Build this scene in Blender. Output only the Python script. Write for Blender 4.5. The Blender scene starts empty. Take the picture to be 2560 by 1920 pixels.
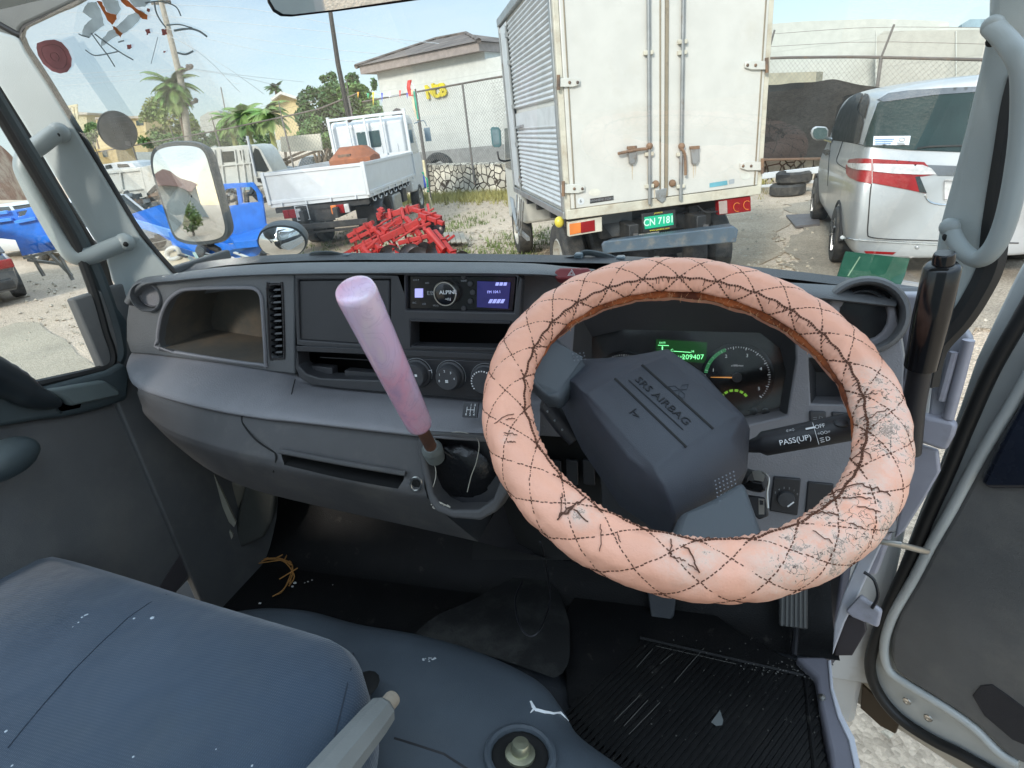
import bpy, bmesh, math, random
from mathutils import Vector, Matrix, noise as mnoise
from mathutils.geometry import delaunay_2d_cdt
R = math.radians
random.seed(7)
SC = bpy.context.scene
COL = SC.collection

# ------------------------------------------------------------------ camera
F = 1450.0                                   # focal length in photograph pixels (2560 wide)
YAW, PIT, ROLL = R(18.3), R(24.0), R(6.5)
CAM = Vector((0, 0, 2.0))
DV = Vector((-math.sin(YAW)*math.cos(PIT), math.cos(YAW)*math.cos(PIT), -math.sin(PIT)))
_r0 = Vector((math.cos(YAW), math.sin(YAW), 0)); _u0 = _r0.cross(DV)
RV = math.cos(ROLL)*_r0 - math.sin(ROLL)*_u0
UV = math.sin(ROLL)*_r0 + math.cos(ROLL)*_u0
cd = bpy.data.cameras.new('camera'); cam = bpy.data.objects.new('camera', cd); COL.objects.link(cam)
m = Matrix((RV, UV, -DV)).transposed().to_4x4(); m.translation = CAM
cam.matrix_world = m
cd.sensor_width = 36; cd.lens = 36*F/2560; cd.clip_start = 0.02; cd.clip_end = 3000
SC.camera = cam

# ------------------------------------------------------------------ light
SUN_EL, SUN_AZ = R(30), R(191)               # azimuth clockwise from +Y: behind the cab, a little to the left
sd = bpy.data.lights.new('sun', 'SUN'); sd.energy = 1.9; sd.angle = R(10.0); sd.color = (1, .94, .85)
so = bpy.data.objects.new('sun', sd); COL.objects.link(so)
svec = Vector((math.sin(SUN_AZ)*math.cos(SUN_EL), math.cos(SUN_AZ)*math.cos(SUN_EL), math.sin(SUN_EL)))
so.rotation_euler = svec.to_track_quat('Z', 'Y').to_euler()
W = bpy.data.worlds.new('World'); SC.world = W; W.use_nodes = True
nt = W.node_tree; nd = nt.nodes; bg = nd['Background']
sky = nd.new('ShaderNodeTexSky'); sky.sky_type = 'NISHITA'; sky.sun_disc = False
sky.sun_elevation = SUN_EL; sky.sun_rotation = SUN_AZ; sky.air_density = 1.0; sky.dust_density = .6; sky.ozone_density = 2.0
tc = nd.new('ShaderNodeTexCoord'); mp = nd.new('ShaderNodeMapping'); mp.inputs['Scale'].default_value = (1.6, 1.6, 5.5)
nz = nd.new('ShaderNodeTexNoise'); nz.inputs['Scale'].default_value = 1.3; nz.inputs['Detail'].default_value = 7; nz.inputs['Roughness'].default_value = .6
cr = nd.new('ShaderNodeValToRGB'); cr.color_ramp.elements[0].position = .36; cr.color_ramp.elements[1].position = .66
cr.color_ramp.elements[0].color = (.30, .30, .30, 1); cr.color_ramp.elements[1].color = (.92, .92, .92, 1)
mx = nd.new('ShaderNodeMix'); mx.data_type = 'RGBA'; mx.inputs[7].default_value = (5.0, 6.0, 6.6, 1)
L = nt.links.new
L(tc.outputs['Generated'], mp.inputs['Vector']); L(mp.outputs[0], nz.inputs['Vector']); L(nz.outputs[0], cr.inputs[0])
L(sky.outputs[0], mx.inputs[6]); L(cr.outputs[0], mx.inputs[0]); 
sx_ = nd.new('ShaderNodeSeparateXYZ'); L(tc.outputs['Generated'], sx_.inputs[0])          # an overcast sky is brightest overhead
zr = nd.new('ShaderNodeMapRange'); zr.inputs[1].default_value = .22; zr.inputs[2].default_value = .85; zr.inputs[3].default_value = .72; zr.inputs[4].default_value = 2.1
L(sx_.outputs[2], zr.inputs[0]); vm = nd.new('ShaderNodeVectorMath'); vm.operation = 'SCALE'; L(mx.outputs[2], vm.inputs[0]); L(zr.outputs[0], vm.inputs['Scale']); L(vm.outputs[0], bg.inputs[0])
bg.inputs[1].default_value = 0.115
SC.view_settings.view_transform = 'Standard'; SC.view_settings.look = 'None'
SC.view_settings.exposure = 1.05; SC.view_settings.gamma = 1.0

# ------------------------------------------------------------------ pixel -> world on real planes
def ray(x, y): return DV + (x-1280)/F*RV - (y-960)/F*UV
def AX(x, y, ax, v):
    r = ray(x, y); return CAM + r*((v-CAM[ax])/r[ax])
def PY(x, y, Y): return AX(x, y, 1, Y)
def PZ(x, y, Z=0.0): return AX(x, y, 2, Z)
def PX(x, y, X): return AX(x, y, 0, X)
class Plane:
    def __init__(s, p, n, up=(0, 0, 1)):
        s.p = Vector(p); s.n = Vector(n).normalized()
        s.u = Vector(up).cross(s.n).normalized()*1.0       # to the viewer's right when n faces the viewer
        s.v = s.n.cross(s.u)
    def at(s, x, y, off=0):
        r = ray(x, y); return CAM + r*(((s.p+s.n*off-CAM).dot(s.n))/r.dot(s.n))
    def l2w(s, a, b, c=0): return s.p + s.u*a + s.v*b + s.n*c
    def w2l(s, w): d = w-s.p; return d.dot(s.u), d.dot(s.v)
    def mat(s, w, rot=0.0):
        q = Matrix((s.u, s.v, s.n)).transposed().to_4x4(); q.translation = w
        return q @ Matrix.Rotation(rot, 4, 'Z')

# ------------------------------------------------------------------ mesh builder
def cat(p0, p1, p2, p3, t):
    return .5*((2*p1)+(p2-p0)*t+(2*p0-5*p1+4*p2-p3)*t*t+(3*p1-p0-3*p2+p3)*t**3)
def smooth_path(pts, n=6, closed=False):
    pts = [Vector(p) for p in pts]; N = len(pts); out = []
    rng = N if closed else N-1
    for i in range(rng):
        g = (lambda k: pts[k % N]) if closed else (lambda k: pts[max(0, min(N-1, k))])
        for j in range(n): out.append(cat(g(i-1), g(i), g(i+1), g(i+2), j/n))
    if not closed: out.append(pts[-1])
    return out
class MB:
    def __init__(s): s.v = []; s.f = []; s.uv = {}
    def add(s, vs, fs):
        b = len(s.v); s.v += [Vector(p) for p in vs]; s.f += [tuple(i+b for i in f) for f in fs]; return s
    def poly(s, pts): return s.add(pts, [tuple(range(len(pts)))])
    def box(s, c, size, M=None, taper=1.0):
        x, y, z = [d/2 for d in size]; c = Vector(c)
        vs = []
        for k in (-1, 1):
            t = 1.0 if k < 0 else taper
            for (a, b) in ((-1, -1), (1, -1), (1, 1), (-1, 1)): vs.append(Vector((a*x*t, b*y*t, k*z))+c)
        if M: vs = [M @ p for p in vs]
        return s.add(vs, [(3, 2, 1, 0), (4, 5, 6, 7), (0, 1, 5, 4), (1, 2, 6, 5), (2, 3, 7, 6), (3, 0, 4, 7)])
    def prism(s, pts, d):                                  # pts ring, d extrude vector
        n = len(pts); pts = [Vector(p) for p in pts]; d = Vector(d)
        return s.add(pts+[p+d for p in pts], [tuple(range(n)), tuple(range(2*n-1, n-1, -1))]+[(i, (i+1) % n+0, (i+1) % n+n, i+n) for i in range(n)])
    def loft(s, rings, caps=True, closed=True, end=False):
        n = len(rings[0]); vs = [p for r in rings for p in r]; fs = []
        for k in range(len(rings)-1):
            for i in range(n if closed else n-1):
                j = (i+1) % n; fs.append((k*n+i, k*n+j, (k+1)*n+j, (k+1)*n+i))
        if end: fs += [tuple((len(rings)-1)*n+i for i in range(n))]
        elif caps: fs += [tuple(range(n-1, -1, -1)), tuple((len(rings)-1)*n+i for i in range(n))]
        return s.add(vs, fs)
    def tube(s, path, r, seg=10, caps=True, sx=1.0, closed=False):
        path = [Vector(p) for p in path]; n = len(path); rings = []
        rr = r if isinstance(r, (list, tuple)) else [r]*n
        ref = None
        for i, p in enumerate(path):
            a = path[(i-1) % n] if (i or closed) else p; b = path[(i+1) % n] if (i < n-1 or closed) else p
            t = (b-a).normalized()
            if ref is None:
                ref = Vector((0, 0, 1)) if abs(t.z) < .9 else Vector((1, 0, 0))
            u = (ref-t*ref.dot(t)).normalized(); w = t.cross(u); ref = u
            rings.append([p+u*math.cos(6.28318*k/seg)*rr[i]+w*math.sin(6.28318*k/seg)*rr[i]*sx for k in range(seg)])
        if closed: rings.append(rings[0]); caps = False
        return s.loft(rings, caps)
    def bar(s, a, b, w, h=None, up=(0, 0, 1)):
        a, b = Vector(a), Vector(b); h = h or w; t = (b-a).normalized(); up = Vector(up)
        if abs(t.dot(up)) > .98: up = Vector((1, 0, 0))
        u = t.cross(up).normalized(); v = u.cross(t)
        r = lambda p: [p-u*w/2-v*h/2, p+u*w/2-v*h/2, p+u*w/2+v*h/2, p-u*w/2+v*h/2]
        return s.loft([r(a), r(b)])
    def lathe(s, prof, M, seg=24, caps=True):              # prof [(r,z)] about local z
        rings = [[M @ Vector((r*math.cos(6.28318*k/seg), r*math.sin(6.28318*k/seg), z)) for k in range(seg)] for r, z in prof]
        return s.loft(rings, caps)
    def grid(s, rows, sub=4, skip=(), lin=False):
        rows = [[Vector(p) for p in r] for r in rows]
        nr, nc = len(rows), len(rows[0])
        if lin:
            b = len(s.v); s.v += [p for r in rows for p in r]
            for r in range(nr-1):
                for c in range(nc-1):
                    if (r, c) not in skip: s.f.append((b+r*nc+c, b+r*nc+c+1, b+(r+1)*nc+c+1, b+(r+1)*nc+c))
            return s
        rows = [smooth_path(r, sub) for r in rows]
        cols = [smooth_path([rows[r][c] for r in range(nr)], sub) for c in range(len(rows[0]))]
        b = len(s.v); C_, R_ = len(cols), len(cols[0])
        for c in cols: s.v += c
        for c in range(C_-1):
            for r in range(R_-1):
                if (r//sub, c//sub) not in skip: s.f.append((b+c*R_+r, b+c*R_+r+1, b+(c+1)*R_+r+1, b+(c+1)*R_+r))
        return s
    def plate(s, pl, outer, holes=(), th=.01, off=0, px=True, wall=None):
        """flat plate on Plane pl, outlines in photo pixels (or local metres), real holes, thickness backwards;
        wall: depth of the walls of the holes"""
        cv = (lambda q: pl.w2l(pl.at(q[0], q[1], off))) if px else (lambda q: q)
        loops = [[Vector(cv(q)) for q in outer]]+[[Vector(cv(q)) for q in h] for h in holes]
        vs, es = [], []
        for lp in loops:
            b = len(vs); vs += lp; es += [(b+i, b+(i+1) % len(lp)) for i in range(len(lp))]
        r = delaunay_2d_cdt(vs, es, [], 0, 1e-7)
        def inside(p, lp):
            c = False; n = len(lp)
            for i in range(n):
                a, b_ = lp[i], lp[i-1]
                if (a.y > p.y) != (b_.y > p.y) and p.x < (b_.x-a.x)*(p.y-a.y)/(b_.y-a.y)+a.x: c = not c
            return c
        P2 = r[0]; fs = []
        for f in r[2]:
            c = sum((P2[i] for i in f), Vector((0, 0)))/len(f)
            if inside(c, loops[0]) and not any(inside(c, h) for h in loops[1:]):
                a = sum(P2[f[i-1]].x*P2[f[i]].y-P2[f[i]].x*P2[f[i-1]].y for i in range(len(f)))
                fs.append(tuple(f) if a > 0 else tuple(reversed(f)))
        s.add([pl.l2w(p.x, p.y, off) for p in P2], fs)
        s.add([pl.l2w(p.x, p.y, off-th) for p in P2], [tuple(reversed(f)) for f in fs])
        for k, lp in enumerate(loops):
            d = th if (k == 0 or wall is None) else wall
            n = len(lp); a = [pl.l2w(p.x, p.y, off) for p in lp]; b = [pl.l2w(p.x, p.y, off-d) for p in lp]
            s.add(a+b, [(i, i+n, (i+1) % n+n, (i+1) % n) for i in range(n)])
        return s
    def sphere(s, c, r, seg=12, rings=8, sc=(1, 1, 1), M=None):
        rs = []
        for j in range(rings+1):
            a = math.pi*j/rings; a = max(.02, min(math.pi-.02, a))
            rs.append([Vector((sc[0]*r*math.sin(a)*math.cos(6.28318*k/seg), sc[1]*r*math.sin(a)*math.sin(6.28318*k/seg), -sc[2]*r*math.cos(a))) for k in range(seg)])
        if M: rs = [[M.to_3x3() @ p for p in q] for q in rs]
        return s.loft([[p+Vector(c) for p in q] for q in rs])
    def text(s, t, size, M, depth=.0006, align='CENTER', sx=1.0, bold=0.0):
        cu = bpy.data.curves.new('t', 'FONT'); cu.body = t; cu.size = size; cu.extrude = depth; cu.offset = bold
        cu.align_x = align; cu.align_y = 'CENTER'; cu.resolution_u = 3
        o = bpy.data.objects.new('t', cu); COL.objects.link(o)
        bpy.context.view_layer.update()
        me = o.to_mesh(); X = M @ Matrix.Diagonal((sx, 1, 1, 1))
        s.add([X @ v.co for v in me.vertices], [tuple(p.vertices) for p in me.polygons])
        o.to_mesh_clear(); bpy.data.objects.remove(o); bpy.data.curves.remove(cu)
        return s
    def build(s, name, mat=None, parent=None, smooth=True, bevel=0, bseg=2, sub=0, ang=40, loc=None, fix=True):
        me = bpy.data.meshes.new(name)
        vs = s.v
        if loc is not None: vs = [p-Vector(loc) for p in vs]
        me.from_pydata([tuple(p) for p in vs], [], s.f)
        o = bpy.data.objects.new(name, me); COL.objects.link(o)
        if loc is not None: o.location = loc; bpy.context.view_layer.update()
        b = bmesh.new(); b.from_mesh(me)
        bmesh.ops.remove_doubles(b, verts=b.verts, dist=1e-5)
        if fix: bmesh.ops.recalc_face_normals(b, faces=b.faces)
        b.to_mesh(me); b.free()
        if smooth:
            me.polygons.foreach_set('use_smooth', [True]*len(me.polygons)); me.set_sharp_from_angle(angle=R(ang))
        if mat is not None: me.materials.append(mat)
        if bevel:
            bm_ = o.modifiers.new('b', 'BEVEL'); bm_.width = bevel; bm_.segments = bseg; bm_.limit_method = 'ANGLE'; bm_.angle_limit = R(35)
            bm_.harden_normals = False
        if sub:
            sm = o.modifiers.new('s', 'SUBSURF'); sm.levels = sub; sm.render_levels = sub
        if parent is not None:
            o.parent = parent; o.matrix_parent_inverse = parent.matrix_world.inverted()
        return o
def tag(o, label=None, cat_=None, group=None, kind=None):
    if label: o['label'] = label
    if cat_: o['category'] = cat_
    if group: o['group'] = group
    if kind: o['kind'] = kind
    return o
def thing(name, label, cat_, loc=(0, 0, 0), rz=0, group=None):
    o = bpy.data.objects.new(name, None); COL.objects.link(o); o.location = loc; o.rotation_euler = (0, 0, rz); o.empty_display_size = .1
    bpy.context.view_layer.update()
    return tag(o, label, cat_, group)
def copy_tree(o, parent=None):
    c = o.copy(); COL.objects.link(c)
    if parent: c.parent = parent
    for ch in list(o.children): copy_tree(ch, c)
    return c

# ------------------------------------------------------------------ materials
def mat(name, col, rough=.6, metal=0, var=.12, vscale=6, bump=0, bscale=80, dirt=None, dscale=4, dmin=.55, dmax=.75, spec=.5, coat=0, stretch=None, dirt2=None, trans=0, emit=None, estr=0, sss=0):
    M = bpy.data.materials.new(name); M.use_nodes = True; t = M.node_tree; n = t.nodes; l = t.links.new
    b = n['Principled BSDF']; b.inputs['Roughness'].default_value = rough; b.inputs['Metallic'].default_value = metal
    b.inputs['Specular IOR Level'].default_value = spec; b.inputs['Coat Weight'].default_value = coat; b.inputs['Coat Roughness'].default_value = .08
    if trans: b.inputs['Transmission Weight'].default_value = trans
    if sss: b.inputs['Subsurface Weight'].default_value = sss; b.inputs['Subsurface Radius'].default_value = (.02, .01, .008)
    if emit: b.inputs['Emission Color'].default_value = (*emit, 1); b.inputs['Emission Strength'].default_value = estr
    co = n.new('ShaderNodeTexCoord').outputs['Object']
    if stretch:
        q = n.new('ShaderNodeMapping'); q.inputs['Scale'].default_value = stretch; l(co, q.inputs[0]); cs = q.outputs[0]
    else: cs = co
    def nzz(sc, det=5, vec=cs, rg=.55):
        q = n.new('ShaderNodeTexNoise'); q.inputs['Scale'].default_value = sc; q.inputs['Detail'].default_value = det; q.inputs['Roughness'].default_value = rg
        l(vec, q.inputs['Vector']); return q.outputs[0]
    def ramp(fac, a, b_, ca=(0, 0, 0, 1), cb=(1, 1, 1, 1)):
        q = n.new('ShaderNodeValToRGB'); q.color_ramp.elements[0].position = a; q.color_ramp.elements[1].position = b_
        q.color_ramp.elements[0].color = ca; q.color_ramp.elements[1].color = cb; l(fac, q.inputs[0]); return q.outputs[0]
    def mix(f, a, b_):
        q = n.new('ShaderNodeMix'); q.data_type = 'RGBA'
        for s_, v in ((0, f), (6, a), (7, b_)):
            if hasattr(v, 'is_linked') or hasattr(v, 'links'): l(v, q.inputs[s_])
            else: q.inputs[s_].default_value = v if s_ == 0 else (*v[:3], 1)
        return q.outputs[2]
    hi = [min(1, c*(1+var)) for c in col]; lo = [c*(1-var) for c in col]
    out = mix(ramp(nzz(vscale), .35, .65), lo, hi)
    if dirt: out = mix(ramp(nzz(dscale, 9, rg=.68), dmin, dmax), out, dirt)
    if dirt2: out = mix(ramp(nzz(dscale*5.3, 6, rg=.7), .62, .70), out, dirt2)
    l(out, b.inputs['Base Color'])
    if rough > .12:
        rr = n.new('ShaderNodeMapRange'); rr.inputs[3].default_value = max(.05, rough-.12); rr.inputs[4].default_value = min(1, rough+.12)
        l(nzz(vscale*1.7), rr.inputs[0]); l(rr.outputs[0], b.inputs['Roughness'])
    if bump:
        q = n.new('ShaderNodeBump'); q.inputs['Strength'].default_value = min(1, bump); q.inputs['Distance'].default_value = .002 if bscale > 30 else .02
        l(nzz(bscale, 4), q.inputs['Height']); l(q.outputs[0], b.inputs['Normal'])
    M['h'] = 1
    return M
def nodes(M): return M.node_tree.nodes, M.node_tree.links.new, M.node_tree.nodes['Principled BSDF']
def glassmat(name, tint=(1, 1, 1), refl=.08, rough=0.0, dark=None):
    """thin pane: transparent with a fresnel reflection"""
    M = bpy.data.materials.new(name); M.use_nodes = True; n = M.node_tree.nodes; l = M.node_tree.links.new
    n.remove(n['Principled BSDF']); o = n['Material Output']
    tr = n.new('ShaderNodeBsdfTransparent'); tr.inputs[0].default_value = (*tint, 1)
    gl = n.new('ShaderNodeBsdfGlossy'); gl.inputs['Roughness'].default_value = rough
    lw = n.new('ShaderNodeLayerWeight'); lw.inputs[0].default_value = .35
    ma = n.new('ShaderNodeMath'); ma.operation = 'MULTIPLY_ADD'; ma.inputs[1].default_value = refl*3; ma.inputs[2].default_value = refl*.4
    l(lw.outputs['Fresnel'], ma.inputs[0])
    ms = n.new('ShaderNodeMixShader'); l(ma.outputs[0], ms.inputs[0]); l(tr.outputs[0], ms.inputs[1]); l(gl.outputs[0], ms.inputs[2])
    l(ms.outputs[0], o.inputs[0]); return M
# ------------------------------------------------------------------ interior materials
M_DASH = mat('dash_plastic', (.190, .189, .202), .52, bump=.5, bscale=420, dirt=(.24, .23, .23), dmin=.52, dmax=.78, dirt2=(.21, .205, .21))
M_DASHU = mat('dash_plastic_upper', (.105, .110, .115), .45, bump=.5, bscale=420, dirt=(.15, .15, .16), dmin=.6, dmax=.85)
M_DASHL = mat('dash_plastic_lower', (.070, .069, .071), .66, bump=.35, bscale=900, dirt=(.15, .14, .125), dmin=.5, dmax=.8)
M_BLK = mat('black_plastic', (.017, .017, .020), .42, bump=.25, bscale=1200, dirt=(.04, .04, .04), dmin=.58, dmax=.8)
M_BLKM = mat('charcoal_plastic', (.042, .043, .047), .52, bump=.3, bscale=1200, dirt=(.06, .06, .06), dmin=.58, dmax=.8)
M_GLOSS = mat('gloss_black', (.006, .006, .007), .16, var=.1)
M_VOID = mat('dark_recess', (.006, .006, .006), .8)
M_BIN = mat('dusty_bin', (.085, .080, .068), .7, dirt=(.17, .13, .09), dscale=9, dmin=.45, dmax=.7, bump=.3, bscale=700)
M_TRIM = mat('pillar_trim', (.36, .40, .395), .5, bump=.3, bscale=1000, dirt=(.30, .31, .30), dmin=.6, dmax=.8, var=.05)
M_HANDLE = mat('handle_plastic', (.28, .315, .315), .38, bump=.15, bscale=1000, var=.05)
M_PAINTW = mat('cab_white_paint', (.52, .53, .53), .32, dirt=(.34, .31, .26), dmin=.6, dmax=.8, coat=.4, var=.05)
M_RUB = mat('rubber_seal', (.012, .012, .012), .5)
M_CARD = mat('door_card_vinyl', (.105, .107, .108), .62, bump=.4, bscale=600, dirt=(.165, .16, .15), dmin=.5, dmax=.78, dirt2=(.12, .115, .11))
M_CARDT = mat('door_upper_trim', (.045, .062, .068), .5, bump=.3, bscale=900, dirt=(.06, .065, .065))
M_MAT = mat('floor_rubber', (.0055, .0054, .0058), .55, spec=.3, bump=.5, bscale=300, dirt=(.012, .011, .010), dscale=5, dmin=.5, dmax=.8, dirt2=(.03, .028, .025))
M_FLOORV = mat('floor_vinyl', (.035, .038, .044), .42, bump=.4, bscale=500, dirt=(.10, .10, .095), dscale=6, dmin=.55, dmax=.8)
M_COVERV = mat('engine_cover_vinyl', (.074, .091, .110), .40, bump=.35, bscale=700, dirt=(.10, .115, .13), dscale=4, dmin=.55, dmax=.85)
M_METAL = mat('bare_metal', (.5, .49, .46), .3, metal=1, dirt=(.2, .14, .08), dmin=.6, dmax=.8)
M_RUSTM = mat('rusty_rod', (.16, .07, .04), .75, dirt=(.07, .035, .025), dmin=.45, dmax=.65)
M_WHITE = mat('print_white', (.75, .77, .78), .5, var=.03)
M_GAUGE = mat('gauge_print', (.75, .77, .78), .5, var=.03, emit=(.8, .85, .9), estr=.12)
M_GREYP = mat('print_grey', (.25, .26, .27), .5, var=.03)
M_MIRROR = mat('mirror_glass', (.86, .88, .88), .02, metal=1, var=.01)
M_STITCH = mat('stitch_thread', (.10, .034, .015), .7, var=.2)
M_LINING = mat('cover_lining', (.42, .11, .03), .8, dirt=(.12, .03, .012), dscale=20, dmin=.45, dmax=.6)
M_CLEAR = glassmat('windscreen_glass', (.97, .985, .98), .10)
M_LENS = glassmat('gauge_lens', (.93, .93, .93), .12, .1)
M_LCD = mat('lcd_green', (.01, .03, .01), .4, emit=(.02, .22, .03), estr=.12, var=.05)
M_LCDT = mat('lcd_digit', (.2, .9, .35), .4, emit=(.25, 1, .4), estr=.9, var=.02)
M_GRN = mat('gauge_green', (.08, .42, .16), .5, emit=(.1, .6, .2), estr=.12, var=.05)
M_NEEDLE = mat('needle_amber', (.85, .35, .08), .4, emit=(.9, .4, .1), estr=.3, var=.02)
M_RED = mat('hazard_red', (.22, .035, .04), .35, var=.1)
M_LCDB = mat('radio_display', (.02, .018, .08), .2, emit=(.05, .05, .30), estr=.12, var=.2, vscale=40)
M_HUB = mat('airbag_vinyl', (.036, .041, .053), .36, bump=.45, bscale=1400, dirt=(.058, .064, .08), dmin=.6, dmax=.85)
M_SPOKE = mat('spoke_grey', (.072, .084, .095), .42, bump=.4, bscale=1400, var=.06)

# woven blue seat cloth
def seat_mat():
    M = mat('seat_cloth', (.031, .054, .089), .85, var=.12, vscale=5, dirt=(.042, .062, .086), dscale=4, dmin=.5, dmax=.75)
    n, l, b = nodes(M); tc_ = n.new('ShaderNodeTexCoord')
    hs = []
    for d in ('X', 'Y'):
        w = n.new('ShaderNodeTexWave'); w.wave_type = 'BANDS'; w.bands_direction = d; w.inputs['Scale'].default_value = 110 if d == 'X' else 80
        w.inputs['Distortion'].default_value = .6; l(tc_.outputs['Object'], w.inputs[0]); hs.append(w.outputs[1])
    a = n.new('ShaderNodeMath'); a.operation = 'MULTIPLY'; l(hs[0], a.inputs[0]); l(hs[1], a.inputs[1])
    lf = n.new('ShaderNodeTexNoise'); lf.inputs['Scale'].default_value = 7; lf.inputs['Detail'].default_value = 3; l(tc_.outputs['Object'], lf.inputs['Vector'])
    b0_ = n.new('ShaderNodeBump'); b0_.inputs['Strength'].default_value = .5; b0_.inputs['Distance'].default_value = .02; l(lf.outputs[0], b0_.inputs['Height'])
    bp = n.new('ShaderNodeBump'); bp.inputs['Strength'].default_value = .4; bp.inputs['Distance'].default_value = .0012; l(b0_.outputs[0], bp.inputs['Normal'])
    l(a.outputs[0], bp.inputs['Height']); l(bp.outputs[0], b.inputs['Normal'])
    src = b.inputs['Base Color'].links[0].from_socket
    q = n.new('ShaderNodeMix'); q.data_type = 'RGBA'; q.blend_type = 'MULTIPLY'; q.inputs[0].default_value = .10
    l(src, q.inputs[6]); l(a.outputs[0], q.inputs[7]); l(q.outputs[2], b.inputs['Base Color'])
    b.inputs['Sheen Weight'].default_value = .3
    return M
M_SEAT = seat_mat()
# peach leatherette with worn, cracked patches
def cover_mat(WC):
    M = mat('peach_leatherette', (.86, .43, .295), .42, var=.05, vscale=10, bump=.25, bscale=500, dirt=(.80, .43, .30), dmin=.6, dmax=.8)
    n, l, b = nodes(M); tc_ = n.new('ShaderNodeTexCoord'); O = tc_.outputs['Object']
    def mth(op, a, b_=None, c=None):
        q = n.new('ShaderNodeMath'); q.operation = op
        for i, v in enumerate((a, b_, c)):
            if v is None: continue
            if isinstance(v, (int, float)): q.inputs[i].default_value = v
            else: l(v, q.inputs[i])
        return q.outputs[0]
    def spot(c, r0, r1):
        q = n.new('ShaderNodeVectorMath'); q.operation = 'DISTANCE'; l(O, q.inputs[0]); q.inputs[1].default_value = c
        mr = n.new('ShaderNodeMapRange'); mr.inputs[1].default_value = r0; mr.inputs[2].default_value = r1; mr.inputs[3].default_value = 1; mr.inputs[4].default_value = 0
        l(q.outputs['Value'], mr.inputs[0]); return mr.outputs[0]
    msk = None
    for c, r0, r1 in WC:
        s_ = spot(c, r0, r1); msk = s_ if msk is None else mth('MAXIMUM', msk, s_)
    def nz_(sc, det, rg=.7, dist=0):
        q = n.new('ShaderNodeTexNoise'); q.inputs['Scale'].default_value = sc; q.inputs['Detail'].default_value = det; q.inputs['Roughness'].default_value = rg; q.inputs['Distortion'].default_value = dist
        l(O, q.inputs['Vector']); return q.outputs[0]
    wear = mth('MULTIPLY', msk, mth('MULTIPLY', mth('SUBTRACT', nz_(34, 5, .8), .375), 4.6))
    fine = mth('GREATER_THAN', mth('MULTIPLY', mth('MINIMUM', wear, 1.0), nz_(560, 4, .9, .3)), .44)
    pale = mth('MULTIPLY', mth('MINIMUM', mth('MAXIMUM', wear, 0.0), 1.0), .9)
    vo = n.new('ShaderNodeTexVoronoi'); vo.feature = 'DISTANCE_TO_EDGE'; vo.inputs['Scale'].default_value = 62
    nn = n.new('ShaderNodeTexNoise'); nn.inputs['Scale'].default_value = 60; nn.inputs['Detail'].default_value = 5; l(O, nn.inputs['Vector'])
    ad = n.new('ShaderNodeMix'); ad.data_type = 'VECTOR'; ad.inputs[0].default_value = .035; l(O, ad.inputs[4]); l(nn.outputs[1], ad.inputs[5]); l(ad.outputs[1], vo.inputs['Vector'])
    crack = mth('MULTIPLY', mth('LESS_THAN', vo.outputs['Distance'], .016), mth('GREATER_THAN', mth('MULTIPLY', msk, nz_(22, 3)), .45))
    src = b.inputs['Base Color'].links[0].from_socket
    def mixc(f, a, col):
        q = n.new('ShaderNodeMix'); q.data_type = 'RGBA'; l(f, q.inputs[0]); l(a, q.inputs[6]); q.inputs[7].default_value = (*col, 1); return q.outputs[2]
    o1 = mixc(pale, src, (.74, .56, .46)); o2 = mixc(fine, o1, (.36, .255, .20)); o3 = mixc(crack, o2, (.05, .03, .02))
    l(o3, b.inputs['Base Color']); return M
# swirled pink and lilac resin
def knob_mat():
    M = mat('marbled_resin', (.6, .4, .5), .16, var=.02, coat=.7, sss=.35, spec=.5)
    n, l, b = nodes(M); tc_ = n.new('ShaderNodeTexCoord')
    mp_ = n.new('ShaderNodeMapping'); mp_.inputs['Scale'].default_value = (1, 1, .55); l(tc_.outputs['Object'], mp_.inputs[0])
    q = n.new('ShaderNodeTexNoise'); q.inputs['Scale'].default_value = 9; q.inputs['Detail'].default_value = 4; q.inputs['Distortion'].default_value = 1.2
    l(mp_.outputs[0], q.inputs['Vector'])
    r_ = n.new('ShaderNodeValToRGB'); l(q.outputs[0], r_.inputs[0]); e = r_.color_ramp.elements
    e[0].position = .30; e[0].color = (.60, .40, .58, 1); e[1].position = .72; e[1].color = (.86, .72, .80, 1)
    for p, c in ((.42, (.86, .46, .60)), (.52, (.82, .55, .70)), (.60, (.80, .60, .78))):
        k = e.new(p); k.color = (*c, 1)
    v = n.new('ShaderNodeTexNoise'); v.inputs['Scale'].default_value = 19; v.inputs['Detail'].default_value = 3; v.inputs['Distortion'].default_value = 3.5; l(mp_.outputs[0], v.inputs['Vector'])
    s1 = n.new('ShaderNodeMath'); s1.operation = 'SUBTRACT'; s1.inputs[1].default_value = .5; l(v.outputs[0], s1.inputs[0]); s2 = n.new('ShaderNodeMath'); s2.operation = 'ABSOLUTE'; l(s1.outputs[0], s2.inputs[0])
    s3 = n.new('ShaderNodeMapRange'); s3.inputs[1].default_value = 0; s3.inputs[2].default_value = .035; s3.inputs[3].default_value = .22; s3.inputs[4].default_value = 0; l(s2.outputs[0], s3.inputs[0])
    q2 = n.new('ShaderNodeMix'); q2.data_type = 'RGBA'; l(s3.outputs[0], q2.inputs[0]); l(r_.outputs[0], q2.inputs[6]); q2.inputs[7].default_value = (.42, .26, .42, 1)
    l(q2.outputs[2], b.inputs['Base Color']); return M
M_KNOB = knob_mat()
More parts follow.
